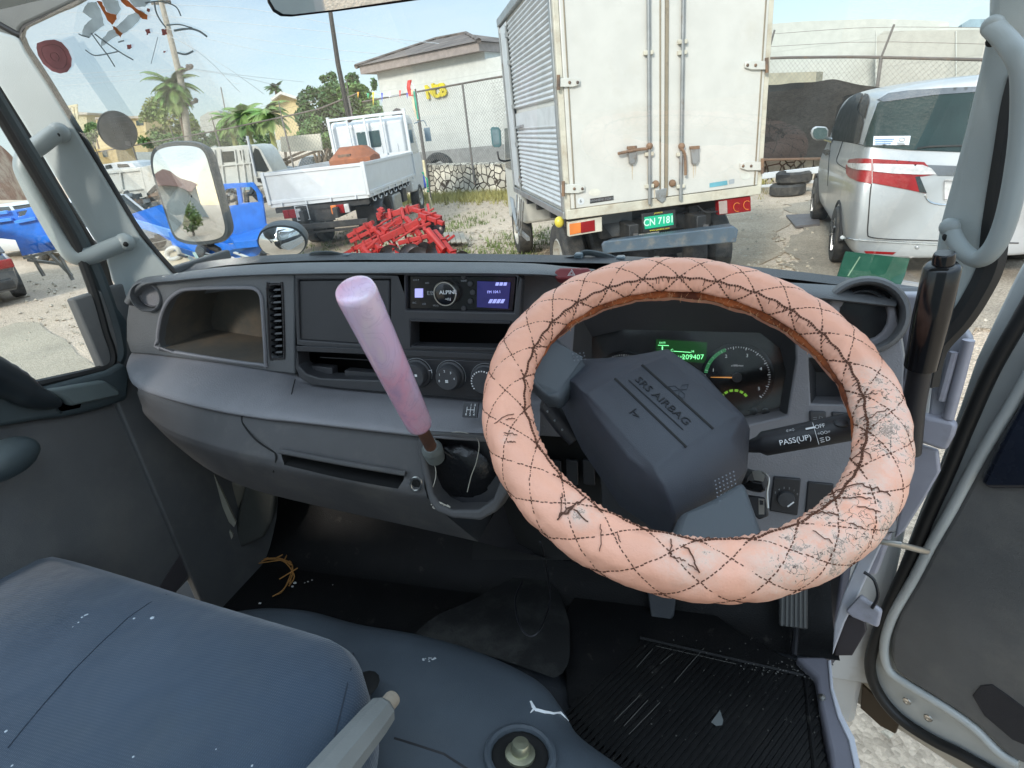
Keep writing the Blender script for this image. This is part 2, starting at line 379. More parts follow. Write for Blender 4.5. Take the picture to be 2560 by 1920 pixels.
def sticker_mat(name, col, a):
    M = mat(name, col, .6, var=.15, vscale=30); n, l, b = nodes(M); b.inputs['Alpha'].default_value = a
    t = n.new('ShaderNodeBsdfTranslucent'); l(b.inputs['Base Color'].links[0].from_socket, t.inputs[0])
    x = n.new('ShaderNodeMixShader'); x.inputs[0].default_value = .45; l(b.outputs[0], x.inputs[1]); l(t.outputs[0], x.inputs[2]); l(x.outputs[0], n['Material Output'].inputs[0]); return M
# ================================================================== CAB INTERIOR
DF = Plane((0, .83, 1.7), (0, -1, .10))
DR = Plane((0, .885, 1.7), (0, -1, .22))
dash = thing('dashboard', 'grey truck dashboard with shelf bins, radio stack and gauges below the windscreen', 'dashboard', (-.36, .85, 1.4))
# --- padded top
top = [[(318, 748, .84), (350, 700, .87), (430, 686, .90), (560, 668, .91), (740, 657, .91), (1000, 655, .91), (1290, 657, .91), (1430, 668, .91), (1650, 690, .91), (1950, 705, .93), (2240, 722, .95)],
       [(320, 762, .825), (352, 714, .825), (430, 702, .825), (560, 690, .83), (740, 684, .83), (1000, 682, .83), (1290, 684, .83), (1430, 692, .86), (1650, 715, .875), (1950, 735, .875), (2240, 765, .88)]]
r1 = [PY(*q) for q in top[0]]; r2 = [PY(*q) for q in top[1]]
r0 = [p+Vector((0, .02, -.05)) for p in r1]; rb = [p+Vector((0, .012, -.006)) for p in r2]
mid = [a.lerp(b, .6)+Vector((0, -.006, .004)) for a, b in zip(r1, r2)]
MB().grid([r0, [a.lerp(b, .5)+Vector((0, 0, .002)) for a, b in zip(r0, r1)], r1, mid, r2, rb], 4).build('top_pad', M_DASHU, dash, ang=80)
# --- left face with bin and vent openings
BIN = [(400, 872), (394, 850), (396, 822), (404, 785), (420, 752), (446, 730), (480, 722), (610, 719), (640, 724), (652, 740), (656, 770), (664, 905), (655, 912), (540, 897)]
VENT = [(668, 722), (676, 712), (700, 711), (706, 720), (711, 880), (706, 895), (684, 896), (675, 886)]
MB().plate(DF, [(322, 748), (315, 800), (315, 850), (326, 883), (390, 888), (560, 910), (655, 926), (690, 931), (738, 936), (736, 683), (640, 684), (560, 690), (430, 702), (352, 714)], [BIN, VENT, [(372+25*math.cos(i*.5236), 740+34*math.sin(i*.5236)) for i in range(12)]], .02, wall=.03).build('side_fascia', M_DASHU, dash, bevel=.004, bseg=3)
sc_ = lambda pts, k, c=None: [((x-cx)*k+cx, (y-cy)*k+cy) for (cx, cy) in [c or (sum(p[0] for p in pts)/len(pts), sum(p[1] for p in pts)/len(pts))] for x, y in pts]
b_ = MB()
fr = [DF.at(x, y, -.001) for x, y in BIN]; bk = [DF.at(x, y, -.001)+Vector((0, .13, -.01)) for x, y in sc_(BIN, .93)]
b_.loft([fr, [a.lerp(c, .85) for a, c in zip(fr, bk)], [a.lerp(c, .97)*.5+a.lerp(c, 1)*.5 for a, c in zip(sc_ and bk, bk)]], caps=False); b_.poly(bk)
bin_ = b_.build('storage_bin', M_BIN, dash, fix=False)
MB().tube(smooth_path([DF.at(x, y, .001) for x, y in BIN], 3, True), .0035, 8, closed=True).build('rim', M_DASH, bin_)
v = MB().plate(DF, VENT, [], .004, off=-.028); vent = v.build('air_vent', M_VOID, dash)
s_ = MB()
for i in range(11):
    y = 728+i*15.5; s_.bar(DF.at(672+i*.4, y, -.010), DF.at(707+i*.4, y-2, -.010), .0035, .012, (0, -1, .6))
s_.bar(DF.at(690, 716, -.014), DF.at(694, 892, -.014), .003, .004)
s_.build('louvre', M_GLOSS, vent)
MB().tube(smooth_path([DF.at(x, y, .0005) for x, y in VENT], 3, True), .0022, 6, closed=True).build('bezel', M_BLK, vent)
# round pod on the far left
def pod(cx, cy, r, pln, name, mats, depth=.02, tilt=None):
    c = pln.at(cx, cy, .0); n_ = tilt or pln.n; u = Vector((0, 0, 1)).cross(n_).normalized(); w = n_.cross(u)
    Mx = Matrix((u, w, n_)).transposed().to_4x4(); Mx.translation = c
    o = MB().lathe([(r*1.30, -.06), (r*1.30, .002), (r*1.22, .012), (r*1.12, .014), (r*1.05, .010), (r*1.02, -depth*.4), (r*1.0, -depth), (r*.9, -depth-.001)], Mx, 36, False).build(name, mats[0], dash)
    MB().lathe([(r*.93, -depth-.001), (r*.93, -depth+.006), (r*.86, -depth+.007), (r*.84, -depth+.002), (.0005, -depth+.003)], Mx, 32, False).build('vent_disc', mats[1], o)
    MB().lathe([(r*1.0, -depth), (.0005, -depth)], Mx, 32, False).build('backing', M_VOID, o)
    return o
pod(372, 740, .0235, DF, 'round_vent', (M_DASHU, M_DASH), .012, Vector((.35, -1, .1)).normalized())
pod(2160, 790, .0430, DR, 'round_vent', (M_DASHU, M_GLOSS), .014, Vector((-.18, -1, .30)).normalized())
# --- centre stack
STK = [(736, 683), (1290, 684), (1305, 700), (1300, 800), (1292, 900), (1270, 1008), (1240, 1004), (1000, 985), (850, 972), (775, 962), (748, 945), (738, 920)]
LIDH = [(744, 700), (976, 698), (976, 866), (748, 850)]; RADH = [(1014, 690), (1292, 692), (1284, 782), (1014, 776)]
DINH = [(1026, 800), (1276, 806), (1270, 874), (1027, 868)]; POCH = [(742, 872), (960, 890), (962, 952), (800, 946), (765, 935), (746, 915)]
MB().plate(DF, STK, [LIDH, RADH, DINH, POCH], .02, off=.006, wall=.035).build('centre_fascia', M_BLKM, dash, bevel=.0025)
MB().plate(DF, sc_(LIDH, .985), [], .01, off=.001).build('compartment_lid', M_BLKM, dash, bevel=.003)
Mx = DF.mat(DF.at(850, 728, .0012)); MB().lathe([(.009, -.002), (.009, .0006), (.007, .0005), (.0005, -.001)], Mx, 20, False).build('lid_catch', M_BLK, dash)
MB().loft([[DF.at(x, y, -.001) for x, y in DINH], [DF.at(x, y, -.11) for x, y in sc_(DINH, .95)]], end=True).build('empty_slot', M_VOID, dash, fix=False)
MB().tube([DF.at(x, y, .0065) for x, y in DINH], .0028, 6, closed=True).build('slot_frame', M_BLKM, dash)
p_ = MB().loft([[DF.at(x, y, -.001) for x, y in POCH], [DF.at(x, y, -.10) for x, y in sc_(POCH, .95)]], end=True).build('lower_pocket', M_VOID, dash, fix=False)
MB().plate(DF, [(752, 912), (830, 920), (832, 948), (790, 944), (765, 935)], [], .02, off=-.02).build('ashtray', M_BLKM, p_, bevel=.002)
MB().plate(DF, [(860, 926), (958, 934), (958, 950), (862, 948)], [], .02, off=-.015).build('ashtray', M_BLKM, p_, bevel=.002)
MB().bar(DF.at(742, 871, .009), DF.at(1270, 893, .009), .0025, .010).bar(DF.at(800, 893, -.02), DF.at(955, 902, -.02), .002).build('ledge', M_BLKM, dash, bevel=.0008)
# radio
rad = MB().plate(DF, sc_(RADH, .99), [], .05, off=-.004).build('car_radio', M_GLOSS, dash, bevel=.001)
rw = DF.at(1058, 735, -.0035)
Mx = DF.mat(DF.at(1120, 731, -.004))
MB().lathe([(.0205, 0), (.0205, .012), (.019, .014), (.0175, .014)], Mx, 36, False).build('volume_ring', M_METAL, rad)
MB().lathe([(.0178, 0), (.0178, .013), (.016, .0145), (.0005, .0145)], Mx, 36, False).build('volume_knob', M_GLOSS, rad)
t_ = MB().text('ALPINE', .0085, DF.mat(DF.at(1120, 731, .0112)), sx=1.1)
t_.text('+O,J', .005, DF.mat(DF.at(1120, 748, .0112))).build('lettering', M_WHITE, rad, False)
t_ = MB()
t_.text('EB', .009, DF.mat(DF.at(1076, 733, -.0032)), sx=1.3)
for x, y, s in ((1040, 700, 'CDE-9'), (1068, 708, 'MP3'), (1060, 760, 'USB'), (1090, 764, 'MENU'), (1036, 757, 'SRC'), (1160, 702, 'BAND')):
    t_.text(s, .0038, DF.mat(DF.at(x, y, -.0032)))
t_.build('lettering', M_GREYP, rad, False)
MB().plate(DF, [(1193, 703), (1276, 706), (1270, 772), (1192, 768)], [], .002, off=-.001).build('display', M_LCDB, rad)
t_ = MB().text('FM 104.1', .006, DF.mat(DF.at(1235, 730, -.0008)))
for i in range(4): t_.plate(DF, [(1225+i*10, 748), (1233+i*10, 748), (1228+i*10, 758), (1220+i*10, 758)], [], .0003, off=-.0006)
for i in range(3): t_.plate(DF, [(1240+i*10, 706), (1248+i*10, 706), (1246+i*10, 714), (1238+i*10, 714)], [], .0003, off=-.0006)
t_.build('display_lettering', mat('display_text', (.3, .32, .6), .4, emit=(.3, .32, .8), estr=.5), rad, False)
b_ = MB().plate(DF, [(1037, 722), (1056, 722), (1056, 744), (1037, 744)], [], .003, off=-.001); b_.build('illuminated_button', mat('lit_button', (.3, .3, .6), .4, emit=(.35, .35, .8), estr=.5), rad)
b_ = MB()
for a in range(5):
    an = R(-50+a*25); b_.lathe([(.0045, 0), (.0045, .002), (.0035, .003), (.0003, .003)], DF.mat(DF.at(1120+62*math.cos(an), 731+52*math.sin(an), -.004)), 12, False)
b_.build('button', M_BLKM, rad)
# heater controls
hp = MB().plate(DF, [(965, 893), (1292, 906), (1262, 1000), (1000, 982), (967, 965)], [], .004, off=.0085).build('heater_panel', M_BLK, dash, bevel=.0015)
for x, y, tx in ((1045, 932, '21'), (1128, 938, 'fan'), (1216, 946, 'temp')):
    Mx = DF.mat(DF.at(x, y, .009))
    k = MB().lathe([(.0245, 0), (.0245, .004), (.0215, .006), (.0205, .018), (.0185, .0205), (.0005, .0205)], Mx, 32, False).build('heater_knob', M_BLKM, dash)
    MB().tube([Mx @ Vector((.0262*math.cos(a/10*math.pi-.4), .0262*math.sin(a/10*math.pi-.4), .001)) for a in range(14)], .0005, 5).build('scale_line', M_GREYP, k)
    w = MB()
    if tx == 'fan':
        for i, c in enumerate('01234'):
            a = R(195-i*48); w.text(c, .0052, Mx @ Matrix.Translation((.0135*math.cos(a), .0135*math.sin(a), .0207)))
        for q in range(4): w.sphere(Mx @ Vector((.0018*math.cos(q*1.57+.8), .0018*math.sin(q*1.57+.8)-.004, .0207)), .0014, 6, 4)
    elif tx == 'temp':
        for i in range(13):
            a = R(215-i*14); w.box((0, 0, 0), (.0022, .0018, .0008), Mx @ Matrix.Translation((.0185*math.cos(a), .0185*math.sin(a), .0205)) @ Matrix.Rotation(a, 4, 'Z'))
    else:
        w.box((0, 0, 0), (.004, .004, .0006), Mx @ Matrix.Translation((.006, .002, .0207)))
        w.box((0, 0, 0), (.006, .001, .0006), Mx @ Matrix.Translation((.0245, .006, .0045))).box((0, 0, 0), (.001, .006, .0006), Mx @ Matrix.Translation((.027, .004, .003)))
    w.build('symbol', M_WHITE, k, False)
# --- shelf (light) and lower front
s0 = [(328, 884), (390, 889), (560, 911), (700, 933), (775, 963), (1000, 987), (1240, 1007), (1350, 1015)]
s1 = [(317, 925), (345, 968), (490, 1012), (640, 1040), (735, 1050), (1000, 1080), (1120, 1092), (1350, 1105)]
A0 = [DF.at(x, y, -.004) for x, y in s0]; A1 = [PY(x, y, Y) for (x, y), Y in zip(s1, (.80, .765, .735, .725, .72, .72, .72, .74))]
Am = [a.lerp(b, .5)+Vector((0, .004, .008)) for a, b in zip(A0, A1)]; An = [a.lerp(b, .88)+Vector((0, .001, .006)) for a, b in zip(A0, A1)]
A2 = [p+Vector((0, .002, -.006)) for p in A1]; A3 = [p+Vector((0, .012, -.010)) for p in A1]
MB().grid([[p+Vector((0, .045, .004)) for p in A0], [p+Vector((0, .012, .004)) for p in A0], A0, Am, An, A1, A2, A3], 4).build('shelf', M_DASH, dash, ang=60)
low = [[(345, 973), (430, 1003), (605, 1036), (703, 1051), (860, 1068), (1015, 1085), (1065, 1092)],
       [(354, 1012), (420, 1065), (575, 1110), (703, 1133), (860, 1162), (1012, 1187), (1060, 1195)],
       [(358, 1030), (425, 1080), (570, 1130), (710, 1162), (850, 1195), (995, 1222), (1065, 1232)],
       [(370, 1045), (430, 1095), (570, 1150), (692, 1182), (850, 1214), (1000, 1247), (1085, 1262)],
       [(385, 1060), (445, 1118), (535, 1182), (640, 1226), (800, 1266), (1000, 1310), (1195, 1354)]]
YY = [(.765, .748, .735, .73, .73, .73, .73), (.77, .735, .705, .70, .70, .70, .70), (.77, .735, .70, .692, .69, .69, .69), (.78, .745, .71, .70, .70, .70, .70), (.82, .80, .77, .76, .76, .76, .76)]
rows = [[PY(x, y, Y) for (x, y), Y in zip(a, b)] for a, b in zip(low, YY)]
und = [p+Vector((0, .22, .02)) for p in rows[-1]]
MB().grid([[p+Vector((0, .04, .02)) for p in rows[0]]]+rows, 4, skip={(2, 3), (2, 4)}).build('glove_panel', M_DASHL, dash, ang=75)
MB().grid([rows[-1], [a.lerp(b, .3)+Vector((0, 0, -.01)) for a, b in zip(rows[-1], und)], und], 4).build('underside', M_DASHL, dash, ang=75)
PK = [(703, 1133), (860, 1162), (1012, 1187), (995, 1222), (850, 1195), (710, 1162)]; PKY = (.70, .70, .70, .69, .692, .692)
fr = [PY(x, y, Y) for (x, y), Y in zip(PK, PKY)]
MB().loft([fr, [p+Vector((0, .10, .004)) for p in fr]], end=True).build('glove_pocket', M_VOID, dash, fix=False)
MB().tube(smooth_path([PY(700, 1128, .697), PY(860, 1158, .697), PY(1014, 1184, .697)], 5), .0045, 8).build('lid_edge', M_DASHL, dash)
sm = MB()                                                # panel gaps
for q in (((605, 1040, .733), (608, 1060, .724), (640, 1100, .706), (688, 1132, .70)), ((688, 1132, .699), (690, 1150, .693), (684, 1180, .70))):
    sm.tube(smooth_path([PY(*k) for k in q], 5), .0016, 5)
sm.tube(smooth_path([PY(738, 948, .815), PY(728, 990, .775), PY(722, 1046, .722)], 4), .0010, 5)
sm.build('panel_gap', M_VOID, dash)
MB().grid([[PY(340, 975, .775), PY(348, 990, .765)], [PY(352, 1010, .78), PY(375, 1040, .78)]], 2).build('end_flap', M_DASHL, dash)
# gear pattern plate
g = MB().poly([PY(x, y, .742) for x, y in ((1164, 1008), (1197, 1010), (1190, 1042), (1158, 1039))]); 
GP = Plane(PY(1177, 1025, .741), (0, -.75, .66))
gq = MB().box((0, 0, 0), (.024, .023, .004), GP.mat(PY(1177, 1025, .738))).build('shift_pattern_plate', M_BLK, dash)
w = MB(); Mg = GP.mat(PY(1177, 1025, .7362))
for x in (-.006, 0, .006): w.box((x, 0, .0012), (.0007, .009 if x else .010, .0005), Mg)
w.box((0, 0, .0012), (.012, .0007, .0005), Mg)
for c, x, y in (('1', 0, .0075), ('3', .0062, .0075), ('R', -.0062, -.0075), ('2', 0, -.0075), ('4', .0062, -.0075)): w.text(c, .0052, Mg @ Matrix.Translation((x, y, .001)), .0003)
w.build('lettering', M_WHITE, gq, False)
# lower console round the gear boot
CO = [(1045, 1092), (1060, 1078), (1120, 1082), (1200, 1088), (1262, 1098), (1285, 1120), (1290, 1160), (1270, 1230), (1240, 1280), (1200, 1302), (1130, 1296), (1090, 1280), (1072, 1255), (1055, 1190), (1042, 1120)]
CI = [(1060, 1105), (1075, 1080), (1110, 1073), (1190, 1082), (1206, 1100), (1200, 1150), (1190, 1190), (1200, 1250), (1175, 1268), (1120, 1270), (1095, 1262), (1078, 1235), (1062, 1160)]
CPn = Plane((0, .70, 1.5), (0, -1, .35))
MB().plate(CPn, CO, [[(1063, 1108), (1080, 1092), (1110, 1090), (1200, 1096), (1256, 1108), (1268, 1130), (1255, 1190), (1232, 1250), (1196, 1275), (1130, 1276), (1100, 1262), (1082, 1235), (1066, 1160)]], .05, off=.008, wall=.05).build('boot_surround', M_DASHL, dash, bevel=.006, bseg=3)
MB().plate(CPn, sc_(CO, .97), [], .01, off=-.035).build('boot_recess', M_BLK, dash)
ring = MB().tube([CPn.at(1040+20*math.cos(a*.6283), 1210+22*math.sin(a*.6283), .004) for a in range(10)], .0022, 6, closed=True)
MB().tube([PY(1040+14*math.cos(a*.6283), 1210+17*math.sin(a*.6283), .688) for a in range(10)], .0018, 6, closed=True).build('socket_ring', M_METAL, dash)
MB().sphere(PY(1041, 1210, .694), .009, 10, 6, (1, .3, 1)).build('socket', M_VOID, dash)
# --- driver side
MB().plate(DR, [(1300, 684), (1430, 692), (1650, 715), (1950, 735), (2240, 765), (2262, 900), (2255, 1060), (2240, 1330), (1900, 1380), (1740, 1385), (1712, 1110), (1264, 1085), (1266, 1010), (1292, 900)],
           [[(2160+62*math.cos(i*.3491), 790+62*math.sin(i*.3491)) for i in range(18)], [(1440, 770), (1560, 745), (1900, 755), (1985, 800), (1990, 900), (1968, 1040), (1870, 1062), (1480, 1040), (1430, 900)], [(2022, 895), (2135, 900), (2135, 1012), (2028, 1010)]], .015, wall=.07).build('driver_fascia', M_DASH, dash, bevel=.003)
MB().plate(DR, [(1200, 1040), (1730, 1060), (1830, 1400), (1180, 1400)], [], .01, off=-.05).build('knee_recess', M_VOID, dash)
w = MB()
for i in range(4): w.plate(DR, [(1372+i*42, 1150), (1402+i*42, 1153), (1404+i*42, 1215), (1374+i*42, 1212)], [], .01, off=-.03)
w.build('fuse_cover', M_BLK, dash, bevel=.002)
pk_ = MB().loft([[DR.at(x, y, -.002) for x, y in ((2022, 895), (2135, 900), (2135, 1012), (2028, 1010))], [DR.at(x, y, -.05) for x, y in ((2040, 930), (2130, 935), (2130, 1000), (2040, 998))]], end=True).build('coin_pocket', M_BLKM, dash, fix=False)
for q in (((1318, 668), (1376, 666), (1377, 688), (1318, 690)),): pass
# hazard switch
HZ = Plane(PY(1430, 682, .872), (0, -.8, .6))
hz = MB().plate(HZ, [(1384, 690), (1388, 674), (1400, 668), (1470, 668), (1478, 676), (1478, 690), (1470, 696), (1394, 697)], [], .02, off=.016).build('hazard_switch', M_RED, dash, bevel=.003)
Mh = HZ.mat(HZ.at(1429, 682, .0165))
w = MB()
for k, r_ in ((.0062, .0006), (.0034, .0005)): w.tube([Mh @ Vector((k*math.cos(a), k*math.sin(a)-.001, 0)) for a in (R(90), R(210), R(330))], r_, 5, closed=True)
w.build('warning_triangle', M_WHITE, hz, False)
MB().plate(DR, [(1368, 738), (1372, 730), (1415, 728), (1412, 748), (1370, 752)], [], .01, off=.003).build('air_slot', M_BLK, dash, bevel=.002)
# instrument cluster
IC = Plane((0, .945, 1.7), (0, -1, .28))
hood = MB().loft([[DR.at(x, y, -.002) for x, y in ((1440, 770), (1560, 745), (1900, 755), (1985, 800), (1990, 900), (1968, 1040), (1870, 1062), (1480, 1040), (1430, 900))],
                  [IC.at(x, y, .012) for x, y in ((1480, 842), (1560, 824), (1900, 832), (1950, 870), (1965, 930), (1948, 1030), (1862, 1050), (1500, 1030), (1478, 930))]], caps=False).build('cluster_hood', M_BLKM, dash, fix=False)
ic = MB().plate(IC, [(1440, 800), (1990, 810), (1990, 1060), (1440, 1050)], [], .01, off=0).build('instrument_cluster', mat('cluster_face', (.022, .022, .022), .5, dirt=(.05, .045, .035), dscale=8, dmin=.45, dmax=.7), dash)
def dial(cx, cy, r, a0, a1, nt, nums, nm, lab=None, ns=.0075, big=5):
    Mx = IC.mat(IC.at(cx, cy, .0005))
    d = MB().lathe([(r*1.12, 0), (r*1.12, .003), (r*1.06, .0035), (r*1.05, .0012), (.0005, .0012)], Mx, 40, False).build(nm, M_GLOSS, dash)
    w = MB()
    for i in range(nt+1):
        a = R(a0+(a1-a0)*i/nt); L_ = .0045 if i % big == 0 else .0025
        w.box((r-L_/2, 0, .0018), (L_, .0011 if i % big == 0 else .0007, .0006), Mx @ Matrix.Rotation(a, 4, 'Z'))
    for s, a in nums:
        w.text(s, ns, Mx @ Matrix.Translation((r*.76*math.cos(R(a)), r*.76*math.sin(R(a)), .0018)), .0002)
    if lab: w.text(lab, .004, Mx @ Matrix.Translation((0, r*.38, .0018)), .0002)
    w.build('scale', M_GAUGE, d, False)
    return d, Mx
d1, M1 = dial(1560, 958, .050, 225, -45, 60, [('20', 200), ('40', 165), ('60', 128), ('80', 95), ('100', 60), ('120', 25)], 'speedometer', 'km/h')
d2, M2 = dial(1842, 943, .050, 190, -40, 50, [('1', 163), ('2', 117), ('3', 68), ('4', 22), ('5', -28)], 'tachometer', 'x1000r/min')
def arcb(w, Mx, r, wd, a0, a1, n, z=.0022, gap=.25):
    for i in range(n):
        a, b = R(a0+(a1-a0)*i/n), R(a0+(a1-a0)*(i+1-gap)/n)
        w.add([Mx @ Vector((k*math.cos(t), k*math.sin(t), z)) for k, t in ((r, a), (r+wd, a), (r+wd, b), (r, b))], [(0, 1, 2, 3)])
w = MB(); arcb(w, M2, .0455, .0055, 172, 112, 22); w.build('green_band', M_GRN, d2, False)
M3 = IC.mat(IC.at(1835, 1010, .0016)); w = MB(); arcb(w, M3, .021, .004, 150, 30, 6, gap=.3)
w.build('fuel_bar', mat('fuel_green', (.25, .5, .05), .5, emit=(.3, .7, .05), estr=.2), d2, False)
w = MB().loft([[M2 @ Vector(q) for q in ((0, -.0012, .004), (0, .0012, .004), (-.040, .0004, .004), (-.040, -.0004, .004))], [M2 @ Vector(q) for q in ((0, -.0012, .005), (0, .0012, .005), (-.040, .0004, .005), (-.040, -.0004, .005))]])
w.build('needle', M_NEEDLE, d2); MB().lathe([(.008, .002), (.0075, .007), (.0005, .0075)], M2, 20, False).build('needle_cap', M_BLKM, d2)
lcd = MB().plate(IC, [(1640, 848), (1768, 856), (1764, 908), (1640, 898)], [], .002, off=.003).build('odometer_display', M_LCD, dash)
w = MB().text('209407', .0115, IC.mat(IC.at(1732, 893, .0035)), .0002).text('000 km', .0045, IC.mat(IC.at(1698, 892, .0035)), .0002)
w.text('C', .006, IC.mat(IC.at(1680, 876, .0035)), .0002).text('H', .006, IC.mat(IC.at(1732, 879, .0035)), .0002).text('DATE', .004, IC.mat(IC.at(1656, 857, .0035)), .0002)
w.bar(IC.at(1684, 878, .0035), IC.at(1727, 881, .0035), .0008).bar(IC.at(1645, 863, .0035), IC.at(1672, 864, .0035), .0008)
w.bar(IC.at(1656, 866, .0035), IC.at(1656, 876, .0035), .002).bar(IC.at(1650, 878, .0035), IC.at(1664, 878, .0035), .001)
w.build('display_digits', M_LCDT, lcd, False)
for x in (1882, 1912): MB().lathe([(.006, 0), (.006, .008), (.004, .009), (.0004, .009)], IC.mat(IC.at(x, 1026, .002)), 16, False).build('trip_button', M_GLOSS, dash)
MB().plate(IC, [(1440, 800), (1990, 810), (1990, 1060), (1440, 1050)], [], .0005, off=.0115).build('cluster_lens', M_LENS, dash)
# switches and dimmer on the lower right
for q in (((2024, 1028), (2066, 1030), (2066, 1068), (2026, 1066)), ((2080, 1030), (2130, 1034), (2130, 1070), (2082, 1068))):
    s = MB().plate(DR, list(q), [], .01, off=.004).build('rocker_switch', M_BLKM, dash, bevel=.002)
w = MB(); Ms = DR.mat(DR.at(2046, 1048, .0045))
w.tube([Ms @ Vector((.001+.005*math.cos(R(a)), .005*math.sin(R(a)), 0)) for a in (-90, -45, 0, 45, 90)], .0005, 4, closed=True)
for k in (-1, 0, 1): w.bar(Ms @ Vector((-.002, k*.003, 0)), Ms @ Vector((-.007, k*.003-.001, 0)), .0006)
w.build('lamp_symbol', M_GREYP, dash, False)
dm = MB().plate(DR, [(1935, 1192), (2003, 1198), (1994, 1290), (1924, 1278)], [], .012, off=.004).build('lamp_level_dial', M_BLK, dash, bevel=.002)
Md = DR.mat(DR.at(1965, 1247, .0045)); MB().lathe([(.013, 0), (.012, .005), (.0005, .006)], Md, 20, False).build('dial_knob', M_BLKM, dm)
w = MB()
for i, c in enumerate('543210'): w.text(c, .0045, Md @ Matrix.Translation((.018*math.cos(R(150-i*24)), .018*math.sin(R(150-i*24)), .0002)), .0002)
w.build('numbers', M_GREYP, dm, False); MB().box((0, 0, 0), (.002, .012, .001), Md @ Matrix.Translation((.006, -.006, .0062)) @ Matrix.Rotation(R(-45), 4, 'Z')).build('pointer', M_WHITE, dm, False)
MB().plate(DR, [(2020, 1204), (2085, 1210), (2085, 1290), (2012, 1290)], [], .012, off=.003).build('blank_panel', M_BLK, dash, bevel=.002)
MB().tube(smooth_path([PY(1960, 1052, .875), PY(2000, 1046, .872), PY(2150, 1085, .872), PY(2260, 1100, .875)], 4), .0015, 5).build('panel_gap', M_VOID, dash)
# lower knee panel
MB().grid([[PY(1195, 1354, .76), PY(1400, 1400, .84), PY(1700, 1420, .86), (PY(2240, 1330, .865))], [PY(1250, 1330, .74)+Vector((0, .3, .02)), PY(1400, 1370, 1.1), PY(1700, 1400, 1.1), PY(2230, 1330, 1.1)]], 3).build('knee_panel', M_BLK, dash)
# ================================================================== STEERING WHEEL
WN = Vector((.153, -.479, 1)).normalized(); WCN = Vector((-.0013, .613, 1.701))
WP = Plane(WCN, WN, (0, 1, 0)); WM = WP.mat(WCN)
RW, RT, NU, NV = .2, .0284, 24, 4
def torus_pt(th, ph, d=0.0):
    a = NU*th/6.28318; b = NV*ph/6.28318
    puff = .0024*((abs(math.sin(math.pi*(a+b)))*abs(math.sin(math.pi*(a-b))))**.42-.62)
    p = math.degrees(ph) % 360
    wr = .0012*mnoise.noise(Vector((math.cos(th)*7, math.sin(th)*7, ph*2)))+.0007*mnoise.noise(Vector((math.cos(th)*26, math.sin(th)*26, ph*3)))
    if 140 < p < 178: wr += .0012*math.sin(th*150+3*math.sin(th*9))*(1-abs(p-159)/19)
    g = -.010*math.exp(-((p-186)/7.5)**2)
    r = RT+puff+wr+g+d
    if 192 < p < 225: r -= .002
    return WM @ Vector(((RW+r*math.cos(ph))*math.cos(th), (RW+r*math.cos(ph))*math.sin(th), r*math.sin(ph)))
sw = thing('steering_wheel', 'steering wheel in a quilted peach cover with dark stitching and worn patches', 'steering wheel', tuple(WCN))
def ang_at(x, y, off=.01):
    u, v = WP.w2l(WP.at(x, y, off)); return math.atan2(v, u)
def wp(x, y):
    th = ang_at(x, y); u, v = WP.w2l(WP.at(x, y, .02)); ph = math.acos(max(-1, min(1, (math.hypot(u, v)-RW)/RT))); return torus_pt(th, ph)
spots = [(wp(2215, 1110), .02, .075), (wp(2190, 1010), .02, .055), (wp(2120, 1300), .03, .075), (wp(1980, 1400), .02, .06), (wp(1720, 1385), .01, .04), (wp(1460, 1285), .008, .024), (wp(2100, 1390), .02, .06), (wp(1275, 1110), .002, .012)]
M_COVER = cover_mat([(tuple(c-WCN), a, b) for c, a, b in spots])
A_, B_ = 480, 72
c_ = MB(); vs = [torus_pt(6.28318*i/A_, 6.28318*j/B_) for i in range(A_) for j in range(B_)]
fs = [(i*B_+j, ((i+1) % A_)*B_+j, ((i+1) % A_)*B_+(j+1) % B_, i*B_+(j+1) % B_) for i in range(A_) for j in range(B_)]
c_.add(vs, fs); cov = c_.build('quilted_cover', M_COVER, sw, ang=180, loc=tuple(WCN)); cov.data.materials.append(M_LINING)
for k, f in enumerate(cov.data.polygons):
    p = (f.vertices[0] % B_)*360/B_
    if 181 <= p <= 205: f.material_index = 1
st = MB(); up_ = WN
def dash_at(th, ph, th2, ph2, w):
    a = torus_pt(th, ph, .0002); b = torus_pt(th2, ph2, .0002); c = WM @ Vector((RW*math.cos(th), RW*math.sin(th), 0))
    st.bar(a, b, w, w*.7, (a-c).normalized())
for fam in (1, -1):
    for k in range(NU):
        n = 62
        for i in range(n):
            ph = 6.28318*i/n; th = 6.28318*(k+fam*NV*i/n)/NU; dp = 6.28318*.66/n; dt = 6.28318*fam*NV*.66/n/NU
            pd = math.degrees(ph)
            if 180 < pd < 330: continue
            wv = random.uniform(-.003, .003)
            dash_at(th+wv, ph, th+dt+wv, ph+dp, .0011 if pd < 120 else .0018)
for i in range(330):
    th = 6.28318*i/330; dash_at(th, 2.36+.03*math.sin(i*.9), th+.013, 2.36+.03*math.sin(i*.9+.9), .0024)
    if random.random() < .3: dash_at(th, 2.36, th+random.uniform(-.012, .012), 2.36+random.uniform(.08, .30), .0009)
st.build('stitching', M_STITCH, sw, False)
